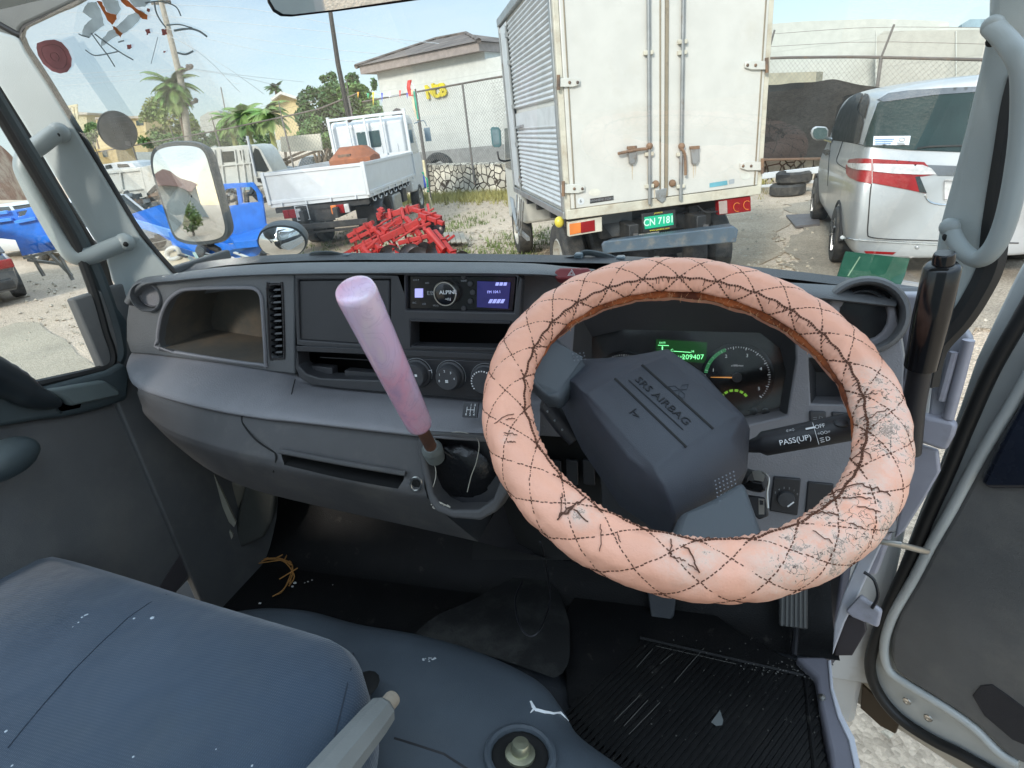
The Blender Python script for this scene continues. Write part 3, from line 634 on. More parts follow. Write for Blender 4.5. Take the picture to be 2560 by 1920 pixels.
# tear on the lower left, frayed threads
w = MB(); random.seed(3)
def crackline(pts, wd):
    q = [wp(x, y)+WN*.0012 for x, y in pts]
    for a, b in zip(q, q[1:]): w.bar(a, b, wd, wd*.6, WN)
def jag(x0, y0, x1, y1, n=7, amp=6, wd=.0012):
    wd *= .62; amp *= .7; n += 2
    crackline([(x0+(x1-x0)*i/n+random.uniform(-amp, amp)*(0 < i < n), y0+(y1-y0)*i/n+random.uniform(-amp, amp)*(0 < i < n)) for i in range(n+1)], wd)
for q in ((1400, 1310, 1468, 1255, 8, 6, .002), (1405, 1305, 1440, 1280, 5, 8, .003), (1440, 1290, 1475, 1320, 5, 5, .0018), (1405, 1300, 1412, 1250, 5, 5, .0015), (1505, 1325, 1503, 1382, 5, 5), (1545, 1345, 1552, 1366, 3, 2),
          (1672, 1355, 1670, 1400, 5, 5, .0016), (1702, 1368, 1740, 1438, 6, 6, .0018), (1670, 1400, 1706, 1412, 5, 5), (1740, 1438, 1712, 1418, 4, 3),
          (2060, 1235, 2140, 1232, 7, 5, .0016), (2140, 1232, 2210, 1262, 7, 7, .0016), (2090, 1262, 2160, 1270, 7, 6, .0014), (1990, 1285, 2075, 1305, 7, 5, .0016), (2100, 1330, 2150, 1340, 5, 5), (2120, 1290, 2185, 1300, 6, 6, .0014),
          (2010, 1345, 2060, 1375, 5, 6), (2130, 1150, 2165, 1145, 5, 4), (2150, 1130, 2166, 1170, 4, 4), (1270, 1075, 1293, 1070, 4, 2), (1266, 1105, 1300, 1112, 5, 6), (1275, 1125, 1296, 1130, 5, 6), (1240, 1078, 1290, 1060, 5, 2), (2150, 1000, 2190, 1010, 4, 5), (2170, 1065, 2210, 1050, 4, 5)):
    jag(*q)
w.build('crack', M_STITCH, sw, False)
w = MB(); random.seed(5)
for i in range(150):
    th = R(random.uniform(30, 150)); a = torus_pt(th, R(random.uniform(188, 204)), .0003); w.bar(a, a+Vector((random.uniform(-.5, .5), random.uniform(-.3, .3), random.uniform(-1, .4)))*.007, .0005)
w.build('frayed_edge', mat('frayed_foam', (.70, .38, .20), .8), sw, False)
# hub
base = [(1394, 945), (1440, 898), (1560, 893), (1668, 880), (1765, 940), (1875, 1070), (1868, 1178), (1790, 1250), (1690, 1306), (1556, 1215), (1455, 1070)]
topq = [(1461, 984), (1537, 946), (1605, 912), (1664, 889), (1722, 937), (1841, 1040), (1780, 1080), (1715, 1120), (1638, 1177), (1580, 1115), (1515, 1040)]
t3 = [WP.at(x, y, -.020) for x, y in topq]; b3 = [WP.at(x, y, -.060) for x, y in base]
def sub_(r, n=3): return smooth_path(r, n, True) if False else [r[i].lerp(r[(i+1) % len(r)], j/n) for i in range(len(r)) for j in range(n)]
t3, b3 = sub_(t3), sub_(b3); cen = sum(t3, Vector())/len(t3)
rings = [[p.lerp(cen, .0)-WN*.05 for p in b3], b3]
for k, (f, h) in enumerate(((.3, .020), (.6, .030), (.85, .010))):
    rings.append([b.lerp(t, f)+WN*(h*.35) for b, t in zip(b3, t3)])
rings += [t3, [p.lerp(cen, .05)+WN*.0015 for p in t3]]
hub = MB().loft(rings).build('airbag_pad', M_HUB, sw, bevel=.0045, bseg=4, ang=50, loc=tuple(WCN))
HPL = Plane(cen+WN*.0016, WN, (0, 1, 0))
w = MB()
for a, b in (((1537, 946), (1716, 1118)), ((1605, 912), (1783, 1072))): w.bar(HPL.at(*a), HPL.at(*b), .0026, .0012, WN)
w.build('panel_groove', M_VOID, hub)
d_ = HPL.at(1710, 1060)-HPL.at(1585, 950); dl = HPL.w2l(HPL.at(1710, 1062)); dk = HPL.w2l(HPL.at(1586, 952)); ra = math.atan2(dl[1]-dk[1], dl[0]-dk[0])
w = MB().text('SRS AIRBAG', .0130, HPL.mat(HPL.at(1655, 1001, .0002), ra), .0007, sx=1.25)
w.bar(HPL.at(1572, 950, .0004), HPL.at(1708, 1074, .0004), .0012, .0008, WN)
Mg = HPL.mat(HPL.at(1588, 1033, .0004), ra)
w.box((0, 0, 0), (.010, .0012, .0008), Mg).box((-.004, 0, 0), (.0012, .010, .0008), Mg).box((.002, -.003, 0), (.008, .0012, .0008), Mg @ Matrix.Rotation(.5, 4, 'Z'))
w.build('embossed_lettering', mat('embossed_print', (.010, .011, .014), .4), hub, False)
Mg = HPL.mat(HPL.at(1700, 975, .0003), ra)
w = MB()
for a in (0, 120, 240): 
    q = Mg @ Matrix.Rotation(R(a), 4, 'Z'); w.tube([q @ Vector(p) for p in ((0, .0005, 0), (.004, .007, 0), (0, .014, 0), (-.004, .007, 0))], .0004, 4, closed=True)
w.build('emblem', M_HUB, hub, False)
def spoke(q, name, offs):
    a = [WP.at(x, y, o) for (x, y), o in zip(q, offs)]
    o = MB().loft([a, [p-WN*.028 for p in a]]).build(name, M_SPOKE, sw, bevel=.009, bseg=4); return o
spoke([(1368, 815), (1405, 850), (1455, 892), (1470, 905), (1402, 1000), (1375, 985), (1340, 962), (1305, 925)], 'spoke', (-.004, -.014, -.028, -.034, -.036, -.030, -.014, -.004))
spoke([(1700, 1282), (1780, 1245), (1862, 1195), (1900, 1300), (1925, 1370), (1660, 1380)], 'spoke', (-.036, -.032, -.030, -.014, -.006, -.006))
w = MB()
for i in range(7):
    for j in range(6): w.sphere(WP.at(1800+i*9.5+j*3, 1253-i*4+j*11, -.029+.001*j), .0010, 5, 3)
    for j in range(5):
        if i < 6: w.sphere(WP.at(1788+i*9.2+j*1.5, 1202-i*4.5+j*10, -.034), .0010, 5, 3)
for i in range(4):
    for j in range(3): w.sphere(WP.at(1432+i*9+j*2, 885-i*1+j*8, -.018), .0009, 5, 3)
w.build('grip_dimple', mat('dimple_grey', (.2, .22, .25), .5), sw)
# column shroud, stalks, ignition
col = thing('steering_column', 'black steering column shroud with stalks and ignition key behind the wheel', 'steering column', tuple(WCN-WN*.15))
ax0 = cen-WN*.055
MB().loft([[ax0-WN*h+WP.u*(r_*math.cos(a/16*6.28318))+WP.v*(r_*math.sin(a/16*6.28318)) for a in range(16)] for r_, h in ((.052, .0), (.056, .03), (.060, .07), (.055, .14), (.05, .22))]).build('shroud', M_BLKM, col)
def stalk(pts, r, name, M=M_BLKM): return MB().tube(pts, r, 14, sx=.7).build(name, M, col)
SP = Plane(PY(1890, 1100, .66), (.05, -1, .45))
a, b = SP.at(1895, 1112), SP.at(2150, 1062, .012)
sk = MB().tube([a-(b-a)*.15, a, a.lerp(b, .06), b, b+(b-a)*.02], [.006, .010, .0150, .0165, .014], 16).build('lamp_stalk', M_BLK, col)
ax_ = (b-a).normalized(); nn_ = (CAM-a).normalized(); nn_ = (nn_-ax_*nn_.dot(ax_)).normalized(); vv_ = nn_.cross(ax_)
def sm_(t, dv=0): 
    q = Matrix((ax_, vv_, nn_)).transposed().to_4x4(); q.translation = a.lerp(b, t)+nn_*.0166+vv_*dv; return q
w = MB().text('PASS(UP)', .0088, sm_(.36, -.003), .0003).text('OFF', .0062, sm_(.62, .007), .0003).text('⇦⇨', .006, sm_(.34, .009), .0003)
w.text('D', .0068, sm_(.66, -.0085), .0003)
for i in range(3): w.box((-.006, -.0022+.0022*i, 0), (.004, .0007, .0004), sm_(.66, -.0085))
w.text('=OO=', .0048, sm_(.64, -.001), .0003).box((0, 0, 0), (.010, .002, .0004), sm_(.53, .0072))
w.box((0, 0, -.0002), (.0005, .026, .0004), sm_(.565, 0))
w.build('lettering', M_WHITE, sk, False)
MB().sphere(a.lerp(b, .82)+nn_*.014+vv_*.006, .008, 12, 8, (1, 1, .5)).build('switch_ring', M_BLKM, sk)
a, b = PY(1440, 1100, .70), PY(1368, 1010, .72)
s2 = MB().tube([a, a.lerp(b, .4), b], [.012, .015, .014], 14).build('wiper_stalk', M_BLK, col)
w = MB()
for k in range(3): w.sphere(a.lerp(b, .35+.25*k)+Vector((-.002, -.0145, .004)), .0017, 6, 4)
w.build('symbol', M_GREYP, s2)
ig = MB().tube([PY(1845, 1190, .74), PY(1893, 1205, .69)], .014, 14).build('ignition_barrel', M_BLKM, col)
KP = Plane(PY(1890, 1200, .675), (-.2, -1, .5))
MB().plate(KP, [(1858, 1215), (1872, 1200), (1905, 1205), (1914, 1228), (1900, 1232), (1862, 1222)], [], .008).build('key_head', M_GLOSS, ig, bevel=.003)
w = MB().plate(KP, [(1880, 1178), (1900, 1176), (1912, 1190), (1908, 1204), (1886, 1200)], [], .003)
w.tube(smooth_path([KP.at(1905, 1180), KP.at(1922, 1195), KP.at(1918, 1230), KP.at(1920, 1270)], 5), .0015, 6).build('key_blade', M_METAL, ig)
w = MB().plate(KP, [(1862, 1246), (1870, 1238), (1912, 1244), (1922, 1290), (1898, 1300), (1866, 1272)], [], .006).build('key_fob', M_BLK, ig, bevel=.002)
MB().plate(KP, [(1896, 1246), (1911, 1248), (1911, 1286), (1897, 1286)], [[(1899, 1250), (1908, 1252), (1908, 1262), (1899, 1262)]], .002, off=.001).build('fob_tag', M_METAL, w)

# ================================================================== GEAR LEVER
gl = thing('gear_lever', 'gear lever with a pink and lilac marbled resin grip on a brown rod', 'gear lever', tuple(PY(1120, 1200, .73)))
T, Bm = PY(889, 728, .53), PY(1049, 1062, .655); axk = (T-Bm); Lk = axk.length
q = axk.to_track_quat('Z', 'Y').to_matrix().to_4x4(); q.translation = Bm
r_t = 53*((T-CAM).dot(DV))/F; r_b = 33*((Bm-CAM).dot(DV))/F
prof = [(.0005, -.004), (r_b*.75, -.003), (r_b*.95, .001)]+[(r_b+(r_t-r_b)*(k/12)**.8*1.0, .006+(Lk-.012)*k/12) for k in range(13)]+[(r_t*.985, Lk-.002), (r_t*.93, Lk+.003), (r_t*.8, Lk+.0045), (.0005, Lk+.005)]
MB().lathe(prof, q, 40, False).build('knob', M_KNOB, gl, ang=60, loc=tuple(Bm))
rb_ = PY(1088, 1138, .715)
MB().tube([Bm+axk*.02, rb_], .0095, 14).build('rod', M_RUSTM, gl)
MB().tube([rb_.lerp(Bm, .32), rb_.lerp(Bm, .22), rb_.lerp(Bm, .20), rb_+Vector((0, 0, -.004))], [.0115, .0165, .0165, .015], 18).build('collar', mat('collar_grey', (.16, .18, .175), .6, dirt=(.06, .06, .06), dscale=30), gl)
random.seed(11)
def boot_ring(c, rx, rz, amp, n=36, tilt=0):
    return [c+Vector((rx*math.cos(6.28318*i/n)*(1+amp*math.sin(i*1.9+tilt)+random.uniform(-amp, amp)*.5), .0, rz*math.sin(6.28318*i/n)*(1+amp*math.cos(i*2.3+tilt)+random.uniform(-amp, amp)*.5))) for i in range(n)]
bc = [rb_, rb_.lerp(PY(1140, 1190, .73), .3), PY(1115, 1170, .72), PY(1138, 1192, .722), PY(1150, 1190, .735)]
MB().loft([boot_ring(bc[0], .019, .016, .02), boot_ring(bc[1], .024, .018, .06), boot_ring(bc[2], .032, .030, .12, tilt=1), boot_ring(bc[3], .046, .046, .08, tilt=2), boot_ring(bc[4], .062, .060, .03)], caps=False).build('boot', mat('boot_vinyl', (.008, .008, .009), .28, bump=.5, bscale=120), gl, ang=50)
w = MB()
w.tube(smooth_path([CPn.at(x, y, .002) for x, y in ((1080, 1225), (1090, 1180), (1075, 1120), (1095, 1092), (1150, 1080), (1195, 1100), (1192, 1150), (1178, 1190), (1168, 1230))], 6), .0007, 5)
w.tube(smooth_path([CPn.at(x, y, .004) for x, y in ((1078, 1262), (1092, 1254), (1110, 1262), (1098, 1272), (1082, 1268), (1100, 1258), (1125, 1268), (1118, 1262))], 6), .0010, 5)
w.build('frayed_cord', mat('frayed_cord', (.42, .40, .34), .8), gl)

# ================================================================== FLOOR, ENGINE COVER, SEATS
ZF = .98
fl = [PZ(380, 1480, ZF), PZ(560, 1290, ZF), PZ(700, 1200, ZF), Vector((-.9, 1.25, ZF)), Vector((.36, 1.25, ZF)), Vector((.36, .2, ZF)), Vector((-1.1, .2, ZF))]
MB().prism([Vector((-1.12, 1.15, ZF-.006)), Vector((.27, 1.15, ZF-.006)), Vector((.27, -.5, ZF-.006)), Vector((-1.12, -.5, ZF-.006))], (0, 0, -.03)).build('floor', M_FLOORV); tag(bpy.data.objects['floor'], kind='structure')
tb = MB()                                                # toe board rising to the bulkhead
xs = [-1.1, -.8, -.5, -.2, 0, .2, .30]
tb.grid([[Vector((x, .93, ZF)) for x in xs], [Vector((x, 1.02, ZF+.03)) for x in xs], [Vector((x, 1.12, ZF+.20)) for x in xs], [Vector((x, 1.14, 1.65)) for x in xs]], 4)
o = tb.build('bulkhead', M_MAT); tag(o, kind='structure')
mats_ = thing('floor_mat', 'black ribbed rubber floor mat under the steering wheel', 'floor mat', (0, .8, ZF))
MP = Plane((0, .8, ZF), (0, 0, 1), (0, 1, 0))
mo = [(1400, 1570), (1440, 1480), (1640, 1480), (1740, 1500), (1850, 1580), (1960, 1640), (2030, 1660), (2045, 1700), (2060, 1940), (1900, 1980), (1700, 1960), (1500, 1860), (1420, 1760)]
MB().plate(MP, mo, [], .010, off=.012).build('mat_sheet', M_MAT, mats_, bevel=.003)
w = MB(); p0, p1 = MP.at(1540, 1830, .0125), MP.at(1720, 1640, .0125); dr_ = (p1-p0).normalized(); sd_ = Vector((dr_.y, -dr_.x, 0))
e0 = MP.at(1610, 1600, .0125); eR = MP.at(2020, 1690, .0125)
for i in range(40):
    s = e0+(eR-e0)*(i/26.0)
    if i > 26: s = eR+Vector((0, -.0152*(i-26), 0))
    w.bar(s, s-dr_*.36, .0065, .004)
w.build('rib', M_MAT, mats_)
w = MB(); bd = [MP.at(x, y, .0135) for x, y in ((1600, 1595), (2010, 1690), (2040, 1960))]; w.tube(bd, .005, 6).build('border', M_MAT, mats_)
random.seed(21); w = MB()                                # scuffs and grit
for i in range(70):
    x, y = random.uniform(1600, 2050), random.uniform(1590, 1860); c = MP.at(x, y, .018); w.sphere(c, random.uniform(.0006, .0018), 5, 3, (1, 1, .4))
for i in range(60):
    x, y = random.gauss(1950, 60), random.gauss(1672, 12); c = MP.at(x, y, .018); w.sphere(c, random.uniform(.0008, .0022), 5, 3, (1, 1, .4))
for x0, y0, x1, y1 in ((1592, 1668, 1632, 1622), (1650, 1660, 1680, 1635), (1685, 1706, 1760, 1620), (1535, 1803, 1600, 1738), (1560, 1815, 1620, 1750), (1572, 1836, 1650, 1756), (1640, 1615, 1840, 1660)): w.bar(MP.at(x0, y0, .0165), MP.at(x1, y1, .0165), .0009, .0006)
sct = w.build('grit', mat('pale_grit', (.11, .105, .095), .8), mats_, False); sct['kind'] = 'stuff'
w = MB().plate(MP, [(1778, 1805), (1800, 1775), (1808, 1800), (1806, 1812), (1790, 1815)], [], .001, off=.017)
w.build('scuff', mat('grey_scuff', (.12, .13, .13), .6), mats_, False)
# grey carpet pad over the tunnel wall
TP = [[PZ(1030, 1590, 1.022), PZ(1090, 1540, 1.018), PZ(1180, 1500, 1.012), PZ(1290, 1440, 1.008)], [PZ(1160, 1620, 1.025), PZ(1230, 1560, 1.022), PZ(1310, 1510, 1.015), PZ(1370, 1450, 1.008)], [PZ(1300, 1665, 1.025), PZ(1345, 1620, 1.022), PZ(1400, 1560, 1.012), PZ(1405, 1500, 1.002)], [PZ(1385, 1695, 1.022), PZ(1408, 1680, 1.018), PZ(1424, 1640, 1.010), PZ(1424, 1560, 1.000)]]
tag(MB().grid(TP, 5).build('tunnel_mat', mat('grimy_mat', (.036, .036, .033), .7, dirt=(.009, .009, .009), dscale=4.5, dmin=.44, dmax=.56, dirt2=(.008, .008, .008), bump=.5, bscale=200)), 'grimy grey mat scrap beside the engine cover, left of the ribbed floor mat', 'mat scrap')
w = MB().tube(smooth_path([PY(1350, 1355, .80), PY(1365, 1410, .85), PY(1375, 1500, .9), PZ(1352, 1570, 1.12), PZ(1325, 1590, 1.12), PZ(1298, 1560, 1.12), PZ(1288, 1500, 1.10), PZ(1305, 1455, 1.08)], 8), .0022, 6)
tag(w.build('loose_wire', M_BLK), 'thin black wire hanging in a loop below the dashboard', 'wire')
# engine cover hump
ec = thing('engine_cover', 'grey blue vinyl engine cover between the seats with a torn white slit', 'engine cover', tuple(PZ(1200, 1750, 1.0)))
edge = [(600, 1530), (680, 1522), (780, 1530), (900, 1562), (1060, 1590), (1200, 1632), (1330, 1695), (1390, 1765), (1430, 1830), (1530, 1905), (1640, 1980)]
E0 = [PZ(x, y, 1.14) for x, y in edge]; cc = Vector((-.55, .25, 1.24))
R0 = [Vector((p.x, p.y, ZF-.01))+Vector((.02, .035, 0)) for p in E0]
R1 = [p+Vector((.01, .018, -.05)) for p in E0]
R2 = [p.lerp(cc, .10)+Vector((0, 0, .030)) for p in E0]; R3 = [p.lerp(cc, .28)+Vector((0, 0, .035)) for p in E0]; R4 = [p.lerp(cc, .6)+Vector((0, 0, .02)) for p in E0]; R5 = [p.lerp(cc, .98) for p in E0]
eo = MB().grid([R0, R1, E0, R2, R3, R4, R5], 6).build('cover_skin', M_COVERV, ec, ang=180)
def ray_hit(o, x, y):
    bpy.context.view_layer.update(); dg = bpy.context.evaluated_depsgraph_get()
    mi = o.matrix_world.inverted(); ok, loc, nn, i = o.ray_cast(mi @ CAM, (mi.to_3x3() @ ray(x, y)).normalized(), depsgraph=dg)
    return (o.matrix_world @ loc, (o.matrix_world.to_3x3() @ nn).normalized()) if ok else (PZ(x, y, 1.16), Vector((0, 0, 1)))
def surf_strip(o, pts, wds, lift=.0012):
    q = [ray_hit(o, x, y)[0]+(CAM-ray_hit(o, x, y)[0]).normalized()*lift for x, y in pts]; m_ = MB(); A, Bq = [], []
    for i, p in enumerate(q):
        t = (q[min(i+1, len(q)-1)]-q[max(i-1, 0)]).normalized(); s = t.cross((CAM-p).normalized()).normalized()*wds[i]/2; A.append(p-s); Bq.append(p+s)
    return m_.grid([A, Bq], 1, lin=True)
surf_strip(eo, [(1326, 1752), (1331, 1768), (1338, 1776), (1362, 1782), (1385, 1785), (1402, 1784), (1412, 1793), (1422, 1803)], [.003, .008, .007, .0065, .005, .006, .003, .001]).build('torn_slit', M_WHITE, ec, False)
surf_strip(eo, [(1326, 1782), (1332, 1775), (1337, 1768)], [.001, .003, .003]).build('torn_slit', M_WHITE, ec, False)
random.seed(9); w = MB()
for i in range(16):
    x, y = 1062+random.uniform(-8, 30), 1650+random.uniform(-5, 4); p = ray_hit(eo, x, y)[0]; w.sphere(p, random.uniform(.0008, .002), 5, 3, (1.5, 1, .3))
w.build('paint_fleck', mat('pale_fleck', (.45, .48, .5), .6), ec)
surf_strip(eo, [(985, 1845), (1040, 1862), (1110, 1885), (1180, 1930)], [.003, .003, .003, .003]).build('seam', M_BLK, ec, False)
# bolt in its well
bp, bn = ray_hit(eo, 1300, 1890); q = bn.to_track_quat('Z', 'Y').to_matrix().to_4x4(); q.translation = bp
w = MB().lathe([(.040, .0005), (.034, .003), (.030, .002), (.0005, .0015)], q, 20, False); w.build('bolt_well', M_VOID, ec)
MB().tube([q @ Vector((.046*math.cos(a/3.2), .046*math.sin(a/3.2), .002)) for a in range(20)], .006, 8, closed=True).build('well_rim', M_COVERV, ec)
MB().lathe([(.021, .002), (.021, .006), (.014, .009), (.013, .009), (.0125, .020), (.011, .023), (.0005, .024)], q, 6 if False else 20, False).build('bolt', mat('zinc_bolt', (.50, .50, .36), .35, metal=.8, dirt=(.2, .14, .07)), ec, ang=30)
# passenger seat
ps = thing('passenger_seat', 'wide blue cloth passenger seat cushion with a stitched seam across it', 'seat', (-.9, .3, 1.2))
so_ = [(-60, 1372), (60, 1376), (170, 1394), (330, 1440), (520, 1500), (690, 1550), (820, 1588), (868, 1610), (898, 1655), (912, 1720), (908, 1790), (880, 1880), (845, 1990), (800, 2150)]
o3 = [PZ(x, y, 1.36) for x, y in so_]; o3 += [Vector((-.42, -.1, 1.36)), Vector((-1.2, -.1, 1.36)), Vector((-1.25, .3, 1.36))]
cs = Vector((-.85, .22, 1.385)); o3 = smooth_path(o3, 3, True)
rings = [[p.lerp(cs, .03)+Vector((0, 0, -.14)) for p in o3], [p+Vector((0, 0, -.09)) for p in o3], [p+Vector((0, 0, -.015)) for p in o3], [p.lerp(cs, .025)+Vector((0, 0, .004)) for p in o3], [p.lerp(cs, .09)+Vector((0, 0, .014)) for p in o3], [p.lerp(cs, .25)+Vector((0, 0, .018)) for p in o3], [p.lerp(cs, .6)+Vector((0, 0, .012)) for p in o3], [p.lerp(cs, .99)+Vector((0, 0, .008)) for p in o3]]
seat = MB().loft(rings).build('cushion', M_SEAT, ps, ang=180)
M_SEAM = mat('seam_thread', (.018, .028, .045), .8)
sd2 = [(418, 1486), (370, 1510), (320, 1545), (250, 1610), (180, 1680), (110, 1760), (60, 1820), (20, 1870)]
surf_strip(seat, sd2, [.0018]*len(sd2), .0008).build('seam', M_SEAM, ps, False)
sd2 = [(884, 1625), (878, 1670), (862, 1740), (845, 1810), (828, 1880), (815, 1930)]
surf_strip(seat, sd2, [.0020]*len(sd2), .0008).build('seam', M_SEAM, ps, False)
random.seed(31); w = MB()
for x, y, r_ in ((205, 1543, .002), (213, 1538, .002), (196, 1556, .0015), (218, 1536, .0018), (182, 1567, .001), (380, 1545, .0035), (335, 1546, .002), (15, 1828, .002), (333, 1892, .0015), (540, 1873, .001), (630, 1914, .0015), (30, 1914, .0015), (252, 1418, .001)): w.sphere(ray_hit(seat, x, y)[0], r_, 6, 4, (1, 1, .3))
w.build('speck', mat('white_speck', (.45, .5, .55), .7), ps)
MB().prism([Vector((-1.1, .5, 1.0)), Vector((-.52, .45, 1.0)), Vector((-.48, -.1, 1.0)), Vector((-1.1, -.1, 1.0))], (0, 0, .24)).build('seat_base', M_BLKM, ps)
# hand brake
hb = thing('parking_brake_lever', 'worn grey parking brake lever with a push button beside the blue seat', 'brake lever', tuple(PZ(800, 1900, 1.15)))
b0, b1 = PZ(780, 1990, 1.40), PZ(960, 1772, 1.36)
M_GRIP = mat('worn_grey_grip', (.20, .21, .205), .55, dirt=(.11, .10, .09), dscale=10, dmin=.5, dmax=.7, bump=.3, bscale=400)
MB().tube([b0, b0.lerp(b1, .35), b0.lerp(b1, .8), b0.lerp(b1, .96), b1], [.024, .023, .021, .019, .015], 10).build('grip', M_GRIP, hb, ang=25)
MB().tube([b1-(b1-b0)*.02, b1+(b1-b0).normalized()*.022], .0105, 14).build('release_button', mat('aged_button', (.34, .29, .23), .5, dirt=(.2, .17, .13), dscale=30), hb, bevel=.002)
MB().tube([PZ(905, 1725, 1.22), PZ(870, 1860, 1.2)], .016, 12).build('lever_shaft', M_BLKM, hb)
MB().sphere(PZ(913, 1710, 1.235), .022, 14, 8, (1, 1.1, .3)).build('shaft_opening', M_VOID, hb)
# accelerator pedal
pd = thing('accelerator_pedal', 'ribbed grey accelerator pedal at the right under the wheel', 'pedal', tuple(PY(1980, 1560, 1.0)))
PP = Plane(PY(1980, 1520, .98), (-.05, -1, .55))
MB().plate(PP, [(1948, 1440), (1995, 1440), (2020, 1460), (2020, 1575), (1948, 1565)], [], .012).build('pad', mat('pedal_rubber', (.07, .07, .07), .6, dirt=(.14, .13, .11), dscale=30), pd, bevel=.003)
w = MB()
for i in range(6): w.bar(PP.at(1957+i*11, 1445, .001), PP.at(1955+i*11.5, 1564+i, .001), .0035, .003)
w.build('rib', mat('rib_rubber', (.12, .12, .115), .6), pd); MB().tube([PP.at(1990, 1570, -.01), PZ(1985, 1640, 1.0)], .006, 8).build('arm', M_BLK, pd)
bk_ = thing('brake_pedal', 'dark brake pedal pad just under the bottom of the wheel', 'pedal', tuple(PY(1650, 1540, 1.0)))
PB = Plane(PY(1650, 1540, .97), (0, -1, .6))
MB().plate(PB, [(1615, 1460), (1695, 1460), (1685, 1540), (1672, 1560), (1650, 1566), (1628, 1552)], [], .012).build('pad', M_FLOORV, bk_, bevel=.004); MB().tube([PB.at(1650, 1470, -.012), PY(1640, 1380, 1.08)], .008, 8).build('arm', M_BLK, bk_)
# tangled tan straw on the floor
random.seed(4); w = MB(); arc = [(570, 1442), (600, 1420), (640, 1400), (680, 1394), (710, 1398), (728, 1410), (732, 1432), (720, 1455), (700, 1478), (685, 1490)]
for k in range(7):
    w.tube(smooth_path([PZ(x+random.uniform(-5, 5), y+random.uniform(-5, 5)+k, ZF+.012+k*.001) for x, y in arc[k % 3:len(arc)-(k % 4)*2]], 4), .0017, 5)
w.tube([PZ(x, y, ZF+.02) for x, y in ((698, 1448), (744, 1420))], .0016, 5).tube([PZ(x, y, ZF+.02) for x, y in ((690, 1395), (721, 1380), (712, 1398))], .002, 5)
tag(w.build('cord_scrap', mat('tan_cord', (.42, .20, .055), .8, var=.3)), 'curled tan cord scrap lying on the black passenger floor', 'cord scrap')
w = MB()
for x, y, r_ in ((737, 1457, .004), (731, 1466, .003), (770, 1454, .002), (780, 1450, .002), (762, 1457, .0015), (832, 1462, .0012), (650, 1508, .003)): w.sphere(PZ(x, y, ZF+.008), r_, 6, 4, (1.3, 1, .5))
tag(w.build('crumb', mat('white_crumb', (.6, .6, .58), .7)), 'white crumbs scattered beside the curled cord scrap', 'crumbs', kind='stuff')
pm = MB().plate(Plane((0, .8, ZF), (0, 0, 1), (0, 1, 0)), [(390, 1500), (560, 1385), (700, 1290), (1250, 1330), (1400, 1400), (1400, 1560), (1000, 1640), (600, 1600)], [], .006, off=.006)
tag(pm.build('rubber_mat', M_MAT, bevel=.002), 'plain black rubber mat on the passenger floor under the dashboard', 'floor mat')
# ================================================================== PILLARS, HANDLES, WINDSCREEN, DOORS
def slab(pln, pts, th, name, M, parent, bevel=.004, off=0, holes=(), bseg=3, wall=None):
    return MB().plate(pln, pts, holes, th, off=off, wall=wall).build(name, M, parent, bevel=bevel, bseg=bseg)
# left pillar plane through the window front edge, leaning back
LP = Plane((-1.03, .93, 1.80), (.55, -.80, .10))
lp = thing('windscreen_pillar', 'grey green left windscreen pillar trim carrying a matching grab handle', 'pillar', tuple(LP.p))
slab(LP, [(-60, 60), (34, 88), (52, 98), (66, 128), (120, 210), (250, 425), (350, 590), (438, 692), (395, 694), (352, 708), (322, 752), (300, 735), (278, 700), (262, 640), (228, 590), (160, 478), (70, 330), (0, 218), (-60, 130)], .03, 'trim', M_TRIM, lp, .008)
w = MB().tube(smooth_path([LP.at(x, y, -.006) for x, y in ((-40, 40), (36, 82), (56, 92), (70, 122), (124, 204), (254, 418), (354, 583), (446, 690))], 5), .0050, 8)
w.build('glass_seal', M_RUB, lp)
w = MB().tube(smooth_path([LP.at(x, y, -.02) for x, y in ((-60, 150), (0, 238), (60, 338), (150, 490), (222, 606), (252, 655), (268, 710), (290, 748), (318, 775))], 5), .010, 8)
w.build('door_seal', M_RUB, lp)
w = MB().tube(smooth_path([LP.at(x, y, -.04) for x, y in ((-60, 190), (0, 270), (60, 372), (150, 525), (210, 622), (240, 672), (262, 738), (300, 770))], 5), .008, 8)
w.build('painted_edge', mat('painted_edge', (.30, .28, .22), .4), lp)
def grab(parent, pln, path, radii, screws, nm='grab_handle', flat=1.3):
    h = MB().tube(smooth_path([pln.at(x, y, o) for x, y, o in path], 7), radii[0], 16, sx=flat).build(nm, M_HANDLE, parent)
    w = MB()
    for e_ in (path[0], path[-1]): MB().sphere(pln.at(e_[0], e_[1], e_[2]+.004), radii[0]*1.15, 14, 8).build('end_pad', M_HANDLE, h)
    for x, y, o in screws: w.sphere(pln.at(x, y, o), .0058, 12, 6, (1, 1, 1))
    w.build('screw_recess', M_VOID, h)
    return h
grab(lp, LP, [(148, 332, .012), (132, 338, .022), (100, 362, .036), (70, 385, .048), (60, 415, .052), (72, 450, .052), (110, 525, .052), (160, 610, .052), (188, 640, .050), (225, 640, .044), (270, 622, .030), (312, 606, .014)], (.0155,), [(143, 337, .030), (314, 610, .031)], flat=1.15)
